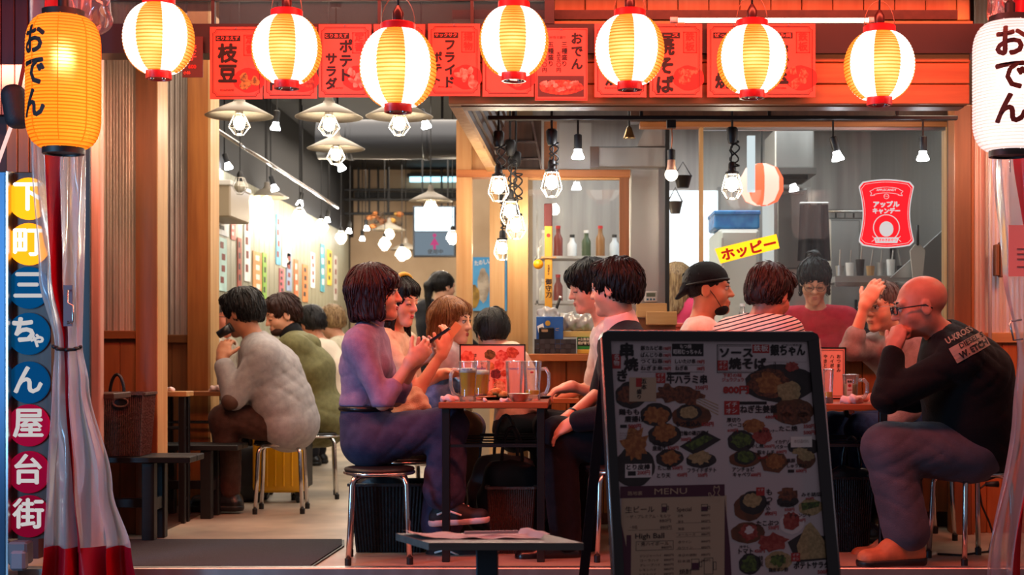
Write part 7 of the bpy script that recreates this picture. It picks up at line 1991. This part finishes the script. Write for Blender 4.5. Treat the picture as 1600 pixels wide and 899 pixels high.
g = row_person('diner with bleached streaked hair and a cream jacket along the wall', 517, 505, 11.2, (-.7, .5, -.25), H_blond, 'mop', cloth('cream_jacket', '#d6ccb2', '#c4b99d'), dx=24)
g = row_person('man in glasses partly hidden by the entrance post', 343, 497, 8.72, (.95, -.35, -.05), H_grey, 'thin', cloth('shirt_stripe_pale', '#b8aa98', '#a19280'), SK3, .9, bf=(1, -.1), dx=-6, kn=.14)
g.glasses(M_blacksteel, .021, .0025, round_=False)
# ================================================================ things on the tables
G_mug = clear('mug_glass', (0.96, 0.96, 0.95), gloss=0.06, rough=0.03, haze=0.05, hazecol=(1, .9, .85))
def beer_mat():
    m = mat('beer', '#ffc21a', rough=.1); nt = m.node_tree; b = nt.nodes['Principled BSDF']
    t = nt.nodes.new('ShaderNodeBsdfTranslucent'); t.inputs[0].default_value = C4((1, .72, .1)); mx = nt.nodes.new('ShaderNodeMixShader'); mx.inputs[0].default_value = .4
    out = nt.nodes['Material Output']; nt.links.new(b.outputs[0], mx.inputs[1]); nt.links.new(t.outputs[0], mx.inputs[2]); nt.links.new(mx.outputs[0], out.inputs[0]); return m
M_beer = beer_mat(); M_foam = mat('foam', '#efe6d8', rough=.8)
def mug(px, ybot, Y, label, fill, hside, r=.040, h=.175, foam=True, word='PREMIUM', drink=None, z=None, logo=None):
    c = P(px, ybot, Y); c.z = T1Z if z is None else z
    t = thing('beer_mug', c, label, 'mug', 'glass beer mugs')
    q = r
    prof = [(q * .86, 0), (q * .9, .004), (q * .84, .03), (q * .86, .07), (q * .98, .12), (q * 1.02, h)]
    MB().lathe(prof, c, 28, caps=False).build('glass', G_mug, t, True)
    MB().lathe([(q * .87, .001), (q * .88, .006), (q * .8, .022), (0, .024)], c, 24).build('thick_base', glassy('mug_base', (1, .97, .93), .05, 1.3), t, True)
    for zz in (h,): MB().tube([c + Vector((q * .985 * math.cos(a), q * .985 * math.sin(a), zz)) for a in [2 * math.pi * i / 28 for i in range(28)]], .0022, 5, closed=True).build('rim', G_rim, t, True)
    if fill:
        rr = lambda z_: np.interp(z_, [.026, .07, .12, h], [q * .765, q * .785, q * .905, q * .94])
        zs = [.027 + (fill - .027) * i / 6 for i in range(7)]
        MB().lathe([(float(rr(z_)) - .0015, z_) for z_ in zs], c, 24).build('beer', drink or M_beer, t, True, sharp=40)
        if foam: MB().lathe([(float(rr(fill)) - .0015, fill), (float(rr(fill + .02)) - .0015, fill + .018), (float(rr(fill)) * .6, fill + .021), (0, fill + .02)], c, 24).build('foam', M_foam, t, True)
    if hside:
        d = Vector((hside, -.25, 0)).normalized()
        pts = [c + d * (q * .95) + Vector((0, 0, h * .80)), c + d * (q + .022) + Vector((0, 0, h * .82)), c + d * (q + .036) + Vector((0, 0, h * .68)), c + d * (q + .036) + Vector((0, 0, h * .40)), c + d * (q + .024) + Vector((0, 0, h * .20)), c + d * (q * .9) + Vector((0, 0, h * .14))]
        MB().tube(pts, [.008, .009, .0085, .0085, .009, .008], 8).build('handle', G_rim, t, True)
    if word:
        sh = Sheet(lambda x, y, l: (c.x + (q * 1.0 + .001 + l) * math.sin(x / q), c.y - (q * 1.0 + .001 + l) * math.cos(x / q), c.z + h * .84 - y))
        sh.text(M_inkblue, word, 0, 0, .012, .02, 'c', width=.042)
        if logo: sh.rect(M_inkred, -.008, .016, .006, .024)
        sh.build(t)
    return t
G_rim = clear('mug_rim', (0.95, 0.95, 0.95), gloss=0.22, rough=0.05, haze=0.12, hazecol=(1, .9, .85))
mug(731, 626, 6.16, 'full beer mug at the front edge with its handle to the left', .128, -1)
mug(752, 612, 6.42, 'beer mug half hidden behind the front full one', .115, 0)
mug(804, 613, 6.36, 'empty beer mug in front of the menu stand', 0, 0, word='PREMIUM')
mug(832, 615, 6.30, 'nearly drained mug with its handle to the right', .045, 1, foam=False, logo=True)
# menu stand
def menu_stand(px0, px1, py0, Y, z, label, kind):
    t = thing('menu_stand', (xof((px0 + px1) / 2, Y), Y, z), label, 'menu')
    x0, x1 = xof(px0, Y), xof(px1, Y); z1 = zof(py0, Y); b = .006
    for (a0, a1, c0, c1) in ((x0, x1, z1 - b, z1), (x0, x1, z, z + b), (x0, x0 + b, z, z1), (x1 - b, x1, z, z1)): MB().box(a0, a1, Y, Y + .012, c0, c1).build('frame', mat('stand_frame', '#10201f', rough=.4), t)
    MB().box(x0 + b, x1 - b, Y + .003, Y + .009, z + b, z1 - b).build('sheet', mat('stand_paper', '#efb8aa', rough=.5), t)
    MB().box(x0 + .02, x1 - .02, Y, Y + .06, z, z + .006).build('foot', M_black, t)
    w, h = x1 - x0, z1 - z; sh = Sheet(lambda x, y, l: (x0 + x, Y + .0025 - l, z1 - y)); rg = random.Random(px0)
    if kind:
        for i, (u, v, r_, m) in enumerate(((.46, .2, .06, food('herb', '#7c6a3a', '#4a3f22')), (.64, .22, .07, food('meat', '#c8453a', '#e88a7a')), (.8, .16, .07, food('meat2', '#a83a22', '#d06a48')), (.47, .42, .05, food('egg', '#e0a060', '#b0703a')), (.6, .4, .06, food('meat', '#c8453a', '#e88a7a')), (.55, .56, .06, food('dark', '#5a2430', '#8a3a44')), (.68, .55, .04, food('meat2', '#a83a22', '#d06a48')), (.12, .25, .08, food('salad', '#f0907c', '#c9503f', 40)))):
            sh.disc(m, w * u, h * v, w * r_ * 1.35, w * r_ * 1.2, lift=.0008 + i * 1e-4, wob=.12, seed=i)
        sh.rect(food('salad', '#f0907c', '#c9503f', 40), w * .50, h * .66, w * .70, h * .92, .0008); sh.disc(food('rice', '#e8c0a0', '#c88a60', 80), w * .6, h * .8, w * .09, h * .11, lift=.0012, wob=.1)
        for i, s in enumerate(('さしみ', 'やきもの', 'さくら', 'たたき')): sh.text(M_ink, s, w * (.24 + .1 * i), h * (.18 + .16 * i), h * .07, .02, vert=True)
    else:
        sh.frame(M_ink, w * .08, h * .06, w * .92, h * .94, .002)
        for i in range(4): sh.text(M_ink, ('おつまみ', 'ハイボール', 'やきとり', 'おでん')[i], w * (.78 - .2 * i), h * .14, h * .085, .02, vert=True)
    sh.build(t)
menu_stand(718, 821, 538, 6.72, T1Z, 'framed menu stand with red food photos behind the mugs', True)
menu_stand(1270, 1322, 543, 6.70, T2Z, 'framed menu stand on the bald man\'s table', False)
mug(1294, 628, 6.22, 'small glass with a little beer at the second table', .05, 0, r=.024, h=.15, foam=False, word='', z=T2Z)
mug(1329, 624, 6.28, 'pale highball mug with a red label on the second table', .085, 1, r=.037, h=.125, foam=False, word='', drink=mat('highball', '#d9c08a', rough=.1), z=T2Z)
tt = bpy.data.objects['beer_mug.005']; c = ORIG['beer_mug.005']
sh = Sheet(lambda x, y, l: (c.x - .012 + (.039 + l) * math.sin(x / .038), c.y - (.039 + l) * math.cos(x / .038), c.z + .105 - y))
sh.rect(mat('label_cream', '#d8b8a0', rough=.6), -.012, 0, .012, .07); sh.text(M_ink, '角瓶', 0, .004, .012, .03, 'c', width=.02); sh.disc(M_inkred, 0, .028, .007, lift=.001); sh.rect(M_inkred, -.009, .045, .009, .05, .001); sh.build(tt)
# dishes
M_dish = mat('plate_black', '#15110f', rough=.3)
t = thing('plate', P(775, 616, 6.4), 'dark plate of fried chicken pieces', 'plate'); c = P(775, 610, 6.42); c.z = T1Z
MB().lathe([(.05, 0), (.085, .012), (.088, .015), (.083, .014), (.048, .005), (0, .005)], c, 28).build('dish', M_dish, t, True)
for i in range(4):
    f = thing('fried_piece', c + Vector((0, 0, .015)), ['fried chicken piece on top of the heap on the dark plate', 'fried piece at the right side of the dark plate', 'fried piece at the far side of the dark plate', 'fried piece at the left side of the dark plate'][i], 'food', 'fried pieces on the dark plate')
    rg = random.Random(i); p = c + Vector((.034 * math.cos((i - 1) * 1.55) * (i > 0), .034 * math.sin((i - 1) * 1.55) * (i > 0), .022 + (.014 if i == 0 else 0)))
    S = SDF(); S.ell(p, (.028, .022, .016), None, .01); S.ell(p + Vector((rg.uniform(-.01, .01), rg.uniform(-.01, .01), .006)), (.014, .013, .011), None, .01); sdf_obj('crust', S, mat('crust', '#c76a26', rough=.7, col2='#e09a4a', scale=90, bump=.6), f, .006, .006)
t = thing('steel_bowl', P(811, 628, 6.14), 'small steel bowl at the front edge of the mug table', 'bowl'); c = P(811, 628, 6.16); c.z = T1Z
MB().lathe([(.028, 0), (.03, .002), (.048, .034), (.051, .036), (.046, .034), (.027, .006), (0, .005)], c, 24).build('bowl', M_steel, t, True, sharp=60)
MB().lathe([(.03, .015), (.0, .017)], c, 20).build('sauce', mat('sauce', '#2a0f08', rough=.15), t, True)
t = thing('black_tray', P(845, 620, 6.5), 'small black dish behind the drained mug', 'plate'); c = P(846, 618, 6.55); c.z = T1Z
MB().lathe([(.035, 0), (.05, .012), (.047, .012), (.033, .004), (0, .004)], c, 20).build('dish', M_dish, t, True)
def napkin(px, Y, z, r, label, m=None):
    c = P(px, 620, Y); c.z = z; t = thing('paper_napkin', c, label, 'napkin', 'crumpled napkins'); S = SDF()
    S.cone(c + Vector((-r * .7, 0, r * .3)), c + Vector((r * .7, .01, r * .3)), r * .42, r * .36, .02, (0, 0, 1), .85); S.ell(c + Vector((r * .1, -.01, r * .45)), (r * .5, r * .5, r * .32), None, .02)
    S.plane(c, (0, 0, -1), .001); ph = px
    S.fns.append(lambda X, Y_, Z: .0035 * np.sin(170 * X + 90 * Z + ph) + .003 * np.sin(140 * Z - 120 * Y_ + 60 * X))
    sdf_obj('tissue', S, m or mat('tissue', '#e6c9c2', rough=.8), t, .005, .005)
napkin(702, 6.14, T1Z, .038, 'crumpled napkin at the front left corner of the mug table'); napkin(790, 6.13, T1Z, .022, 'small napkin beside the steel bowl'); napkin(758, 6.12, T1Z, .016, 'tiny crumpled wrapper at the mug table edge')
napkin(1331, 6.16, T2Z, .05, 'long crumpled hand towel on the bald man\'s table'); napkin(263, 7.47, zof(612, 7.45), .03, 'crumpled napkin on the small pale table'); napkin(340, 8.05, zof(612, 8.02), .045, 'white napkin on the table behind the entrance post')
t = thing('chopsticks', P(700, 622, 6.3), 'wooden chopsticks lying across the mug table', 'chopsticks')
for i in range(2): MB().tube([(xof(694, 6.3), 6.3 + i * .012, T1Z + .006), (xof(776, 6.3), 6.27 + i * .014, T1Z + .02)], [.0022, .0032], 6).build('stick', W_light, t, True)
mug(346, 600, 8.08, 'glass on the table behind the entrance post', .06, 0, r=.03, h=.13, foam=False, word='', drink=mat('tea', '#a06a2a', rough=.1), z=zof(612, 8.02))
# ================================================================ counter top clutter
CZ = cz
def crate(px0, px1, py0, Y, d, label):
    t = thing('woven_tray', (xof((px0 + px1) / 2, Y), Y + d / 2, CZ), label, 'basket'); x0, x1 = xof(px0, Y), xof(px1, Y); z1 = zof(py0, Y); n = 8
    m = mat('weave_grey', '#37343a', rough=.6); m2 = mat('weave_grey2', '#2b292e', rough=.6)
    for i in range(n):
        for j in range(3):
            a = x0 + (x1 - x0) * i / n; zz = CZ + (z1 - CZ) * j / 3; o = .003 if (i + j) % 2 else 0
            MB().box(a + .0006, a + (x1 - x0) / n - .0006, Y - o, Y + .006, zz + .0006, zz + (z1 - CZ) / 3 - .0006).build('strip', m if (i + j) % 2 else m2, t)
    for (a, b, c_, d_) in ((x0, x0 + .005, Y, Y + d), (x1 - .005, x1, Y, Y + d), (x0, x1, Y + d - .005, Y + d)): MB().box(a, b, c_, d_, CZ, z1).build('side', m2, t)
    MB().box(x0, x1, Y, Y + d, CZ, CZ + .004).build('base', m2, t)
crate(835, 900, 530, 7.31, .1, 'dark grey woven tray on the counter end')
t = thing('blue_carton', P(859, 530, 7.36), 'blue printed carton standing in the woven tray', 'carton')
x0, x1 = xof(838, 7.34), xof(880, 7.34)
MB().rbox(x0, x1, 7.335, 7.40, CZ + .008, zof(495, 7.34), .003).build('box', mat('carton_blue', '#1b4c92', rough=.45, col2='#2a63ae', scale=7), t)
sh = Sheet(lambda x, y, l: (x0 + x, 7.334 - l, zof(495, 7.34) - y)); sh.disc(food('gold', '#b3892c', '#6a4d12', 9), .06, .035, .014); sh.poly(M_white, [(.004, .05), (.035, .035), (.045, .075), (.012, .085)]); sh.text(mat('ink_gold', '#c9a24a', rough=.5), 'たまご', .05, .06, .016, .02, width=.07); sh.disc(M_inkred, .03, .06, .006, lift=.001); sh.build(t)
t = thing('plastic_wrap', P(858, 488, 7.37), 'crumpled clear wrap on top of the blue carton', 'wrap'); S = SDF(); c = P(858, 489, 7.365)
S.cone(c + Vector((-.045, 0, 0)), c + Vector((.045, 0, 0)), .022, .018, .02); S.ell(c + Vector((0, 0, .012)), (.03, .03, .02), None, .02); S.fns.append(lambda X, Y, Z: .004 * np.sin(140 * X + 80 * Z) + .004 * np.sin(120 * Z - 90 * X + 70 * Y)); sdf_obj('film', S, clear('wrap_film', (.95, .95, .95), gloss=.15, rough=.15, haze=.3, hazecol=(.95, .95, .95)), t, .006, .006)
t = thing('marker_pen', P(873, 478, 7.42), 'black marker standing behind the blue carton', 'pen'); MB().tube([P(866, 492, 7.42), P(875, 466, 7.42)], .008, 8).build('barrel', M_black, t, True); MB().tube([P(875, 466, 7.42), P(876, 463, 7.42)], .0085, 8).build('cap', M_white, t, True)
t = thing('black_pouch', P(854, 522, 7.325), 'black wallet leaning on the blue carton', 'wallet'); MB().rbox(xof(842, 7.32), xof(866, 7.32), 7.318, 7.332, CZ + .02, zof(512, 7.32), .005).build('body', M_leather, t); MB().box(xof(846, 7.317), xof(856, 7.317), 7.3165, 7.318, zof(519, 7.317), zof(515, 7.317)).build('badge', mat('badge_tan', '#a08060', rough=.5), t)
t = thing('green_box', P(921, 552, 7.33), 'green and yellow carton of mushrooms on the counter', 'carton'); x0, x1 = xof(902, 7.33), xof(950, 7.33)
MB().rbox(x0, x1, 7.33, 7.45, CZ, CZ + .022, .002).build('yellow_base', mat('carton_yellow', '#d8a83a', rough=.5), t); MB().rbox(x0, x1, 7.33, 7.45, CZ + .0225, zof(527, 7.33), .002).build('green_body', mat('carton_green', '#2f8a3a', rough=.5), t)
sh = Sheet(lambda x, y, l: (x0 + x, 7.329 - l, zof(527, 7.33) - y)); sh.rect(M_black, .002, .002, .082, .046, .0004); sh.text(mat('ink_pale', '#e8dcc0', rough=.6), 'A全農長野', .004, .005, .015, .02, width=.074); sh.text(mat('ink_pale', '#e8dcc0', rough=.6), '然が育てた', .004, .024, .017, .04, width=.074); sh.build(t)
t = thing('wrapped_tray', P(910, 512, 7.4), 'foil tray wrapped in shiny plastic on the carton', 'tray'); c = P(908, 512, 7.42); S = SDF()
S.cone(c + Vector((-.09, 0, .03)), c + Vector((.1, 0, .025)), .05, .05, .02, (0, 1, 0), .8); S.plane(P(0, 526, 7.4), (0, 0, -1), .002); S.fns.append(lambda X, Y, Z: .004 * np.sin(120 * X + 70 * Z) + .004 * np.sin(100 * Z - 90 * X) + .002 * np.sin(260 * X)); sdf_obj('wrap', S, mat('foil_wrap', '#b9b6b2', rough=.2, metal=.35), t, .007, .007)
MB().rbox(xof(878, 7.38), xof(945, 7.38), 7.385, 7.46, zof(527, 7.38) , zof(518, 7.38), .002).build('lid', mat('lid_cream', '#d9b06a', rough=.6), t)
t = thing('wooden_stand', P(1022, 512, 7.4), 'stepped pale wooden stand on the counter', 'stand')
pbox(995, 1042, 474, 496, 7.40, .1, r=.003).build('upper_step', W_light_x, t); pbox(1010, 1058, 487, 508, 7.36, .12, r=.003).build('lower_step', W_light_x, t)
MB().box(xof(997, 7.42), xof(1056, 7.42), 7.42, 7.5, CZ, zof(497, 7.42)).build('base', W_brown_x, t)
t = thing('kitchen_timer', P(1016, 472, 7.78), 'small white kitchen timer stuck on the steel column', 'timer'); pbox(1007, 1027, 455, 472, 7.775, .025, r=.005).build('case', M_white, t); pbox(1010, 1024, 458, 464, 7.773, .003).build('display', mat('lcd', '#6f7a66', rough=.3), t)
for i in range(3): MB().lathe([(.006, -.002), (.006, .002)], P(1012 + i * 5, 468, 7.774), 10, axis='y').build('button', mat('btn_blue', '#3a6f8a', rough=.4), t)
t = thing('clear_bottle', P(1158, 500, 7.3), 'clear water bottle on the counter behind the striped man', 'bottle'); c = P(1160, 553, 7.42); c.z = CZ
MB().lathe([(.03, 0), (.033, .01), (.033, .12), (.03, .14), (.033, .16), (.02, .21), (.012, .23), (.012, .25), (0, .25)], c, 20).build('shell', clear('bottle_pet', (.92, .96, .98), gloss=.15, rough=.05, haze=.12), t, True); MB().lathe([(.014, .25), (.014, .265), (0, .265)], c, 14).build('cap', M_white, t, True, sharp=40)
# bottles and bowls on a rear shelf, seen through the side window
t = thing('rear_shelf', P(905, 470, 9.4), 'steel shelf behind the side kitchen window', 'shelf'); pbox(835, 975, 470, 475, 9.4, .3).build('board', M_steel, t); pbox(835, 975, 400, 404, 9.4, .3).build('board', M_steel, t)
for px in (838, 972): fbox(px, px + 3, 330, 9.4, .02).build('upright', M_steel, t)
BT = [('#c9c4b4', 'cream tub'), ('#7a2a1c', 'red sauce bottle'), ('#d8d8d8', 'white canister'), ('#3a4a2a', 'green bottle'), ('#8a5a2a', 'amber bottle'), ('#bfc4c8', 'steel canister')]
for j, (yy, word) in enumerate(((470, 'lower'), (400, 'upper'))):
    for i, (c_, nm) in enumerate(BT):
        c = P(850 + i * 22, yy, 9.5); c.z = zof(yy, 9.4); t = thing('shelf_bottle', c, nm + ' on the ' + word + ' rear kitchen shelf', 'bottle', 'bottles on the rear kitchen shelf'); hh = .13 + .03 * ((i + j) % 3)
        m = mat('btl' + c_, c_, rough=.3); MB().lathe([(.03, 0), (.032, .005), (.032, hh * .65), (.016, hh * .82), (.015, hh), (0, hh)], c, 16).build('body', m, t, True, sharp=50); MB().lathe([(.017, hh), (.017, hh + .02), (0, hh + .02)], c, 12).build('cap', (M_white, M_redcap, M_black)[i % 3], t, True, sharp=40)
# power lead by the bald man's stool
t = thing('power_cable', P(1560, 760, 6.6), 'black power cable with a plug hanging by the end stool', 'cable')
MB().tube([P(1560, 757, 6.9), P(1540, 757, 6.9)], [.016, .011], 10).build('plug', M_black, t, True)
MB().tube([P(1540, 757, 6.9), P(1530, 765, 6.9), P(1534, 790, 6.9), P(1545, 815, 6.9), P(1552, 835, 6.9), fl(1545, 862, .006), fl(1500, 868, .006), fl(1465, 866, .006)], .005, 6).build('lead', M_cord, t, True)
# ================================================================ more of the kitchen
t = thing('range_counter', (xof(1400, 9.3), 9.3, 0), 'dark cooking range along the kitchen rear', 'cooker')
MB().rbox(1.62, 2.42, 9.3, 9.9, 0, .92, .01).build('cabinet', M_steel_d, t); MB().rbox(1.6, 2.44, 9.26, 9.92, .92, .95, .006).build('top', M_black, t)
for i in range(3): MB().lathe([(.09, 0), (.1, .012), (.085, .012), (.07, .004)], (1.78 + i * .24, 9.55, .95), 18).build('burner', M_black, t, True)
POTS = [(1.78, .11, .16, 'tall steel stockpot on the cooking range', M_steel), (2.02, .10, .10, 'dark wok pan on the cooking range', mat('pan_dark', '#3c3634', rough=.4, metal=.7)), (2.26, .10, .2, 'stockpot nearest the window edge on the range', M_steel)]
for (x, r, h_, lab, m) in POTS:
    t = thing('cooking_pot', (x, 9.55, .962), lab, 'pot', 'pots on the cooking range')
    MB().lathe([(r * .9, 0), (r, .01), (r, h_), (r * 1.05, h_ + .004), (r * .97, h_), (r * .95, .01), (0, .01)], (x, 9.55, .962), 24).build('vessel', m, t, True, sharp=50)
    for s_ in (-1, 1): MB().tube([(x + s_ * r, 9.53, .962 + h_ * .8), (x + s_ * (r + .035), 9.53, .962 + h_ * .82), (x + s_ * (r + .035), 9.58, .962 + h_ * .82), (x + s_ * r, 9.58, .962 + h_ * .8)], .006, 6).build('handle', M_black, t, True)
t = thing('utensil_rail', P(1400, 330, 9.9), 'steel rail on the kitchen rear wall', 'rail')
MB().tube([P(1290, 330, 10.9), P(1478, 330, 10.9)], .012, 8).build('bar', M_chrome, t, True)
for px in (1300, 1384, 1470): MB().tube([P(px, 330, 10.9), P(px, 330, 11.4)], .008, 6).build('bracket', M_chrome, t)
UT = ['black ladle hanging first on the rear rail', 'steel turner hanging second on the rear rail', 'black skimmer hanging third on the rear rail', 'steel ladle hanging fourth on the rear rail', 'wooden paddle hanging fifth on the rear rail', 'black tongs hanging last on the rear rail']
for i in range(6):
    px = 1306 + i * 14; m = (M_black, M_steel, M_black, M_steel, W_light, M_black)[i]; c = P(px, 333, 10.86)
    t = thing('hanging_utensil', c, UT[i], 'utensil', 'utensils on the rear rail')
    MB().tube([c, c + Vector((0, 0, -.26))], .007, 6).build('handle', m, t, True)
    MB().lathe([(.0, -.06), (.03, -.05), (.045, -.015), (.045, 0), (.04, -.012), (.0, -.05)], c + Vector((0, 0, -.27)), 14).build('bowl', m, t, True) if i % 2 == 0 else MB().rbox(c.x - .035, c.x + .035, c.y - .006, c.y + .006, c.z - .36, c.z - .26, .005).build('blade', m, t)
# crates and menu slips on the kitchen side of the side window
for i, (px0, px1, y0, c_, lab) in enumerate(((1046, 1080, 505, '#b9402e', 'red plastic crate on the floor behind the column'), (1190, 1222, 470, '#d8d4c8', 'white styrofoam box beside the fridge'))):
    t = thing('storage_crate', (xof((px0 + px1) / 2, 9.2), 9.2, 0), lab, 'crate'); m = mat('crate' + c_, c_, rough=.5); x0, x1 = xof(px0, 9.2), xof(px1, 9.2); zt = zof(y0, 9.2)
    MB().rbox(x0, x1, 9.2, 9.5, 0, zt - .03, .006).build('body', m, t); MB().rbox(x0 - .008, x1 + .008, 9.19, 9.51, zt - .03, zt, .005).build('lid', m, t)
    for k in range(3): MB().box(x0 + .01, x1 - .01, 9.197, 9.2, .1 + k * .25, .13 + k * .25).build('groove', M_black if i == 0 else M_white, t)
t = thing('steel_refrigerator', (xof(1340, 10.6), 10.6, 0), 'tall stainless refrigerator at the kitchen rear', 'fridge')
MB().rbox(xof(1296, 10.6), xof(1392, 10.6), 10.62, 11.35, 0, zof(340, 10.6), .01).build('body', M_steel, t)
for k in range(2):
    a, b = xof(1297 + k * 48, 10.6), xof(1343 + k * 48, 10.6); d = MB().rbox(a, b, 10.595, 10.62, .1, zof(344, 10.6), .006).build('door', M_steel, t)
    MB().bar((b - .03 if k == 0 else a + .03, 10.58, .9), (b - .03 if k == 0 else a + .03, 10.58, 1.3), .02).build('handle', M_black, d)
for o in list(bpy.data.objects):
    if o.type == 'EMPTY' and not o.children: print('EMPTY without parts', o.name)
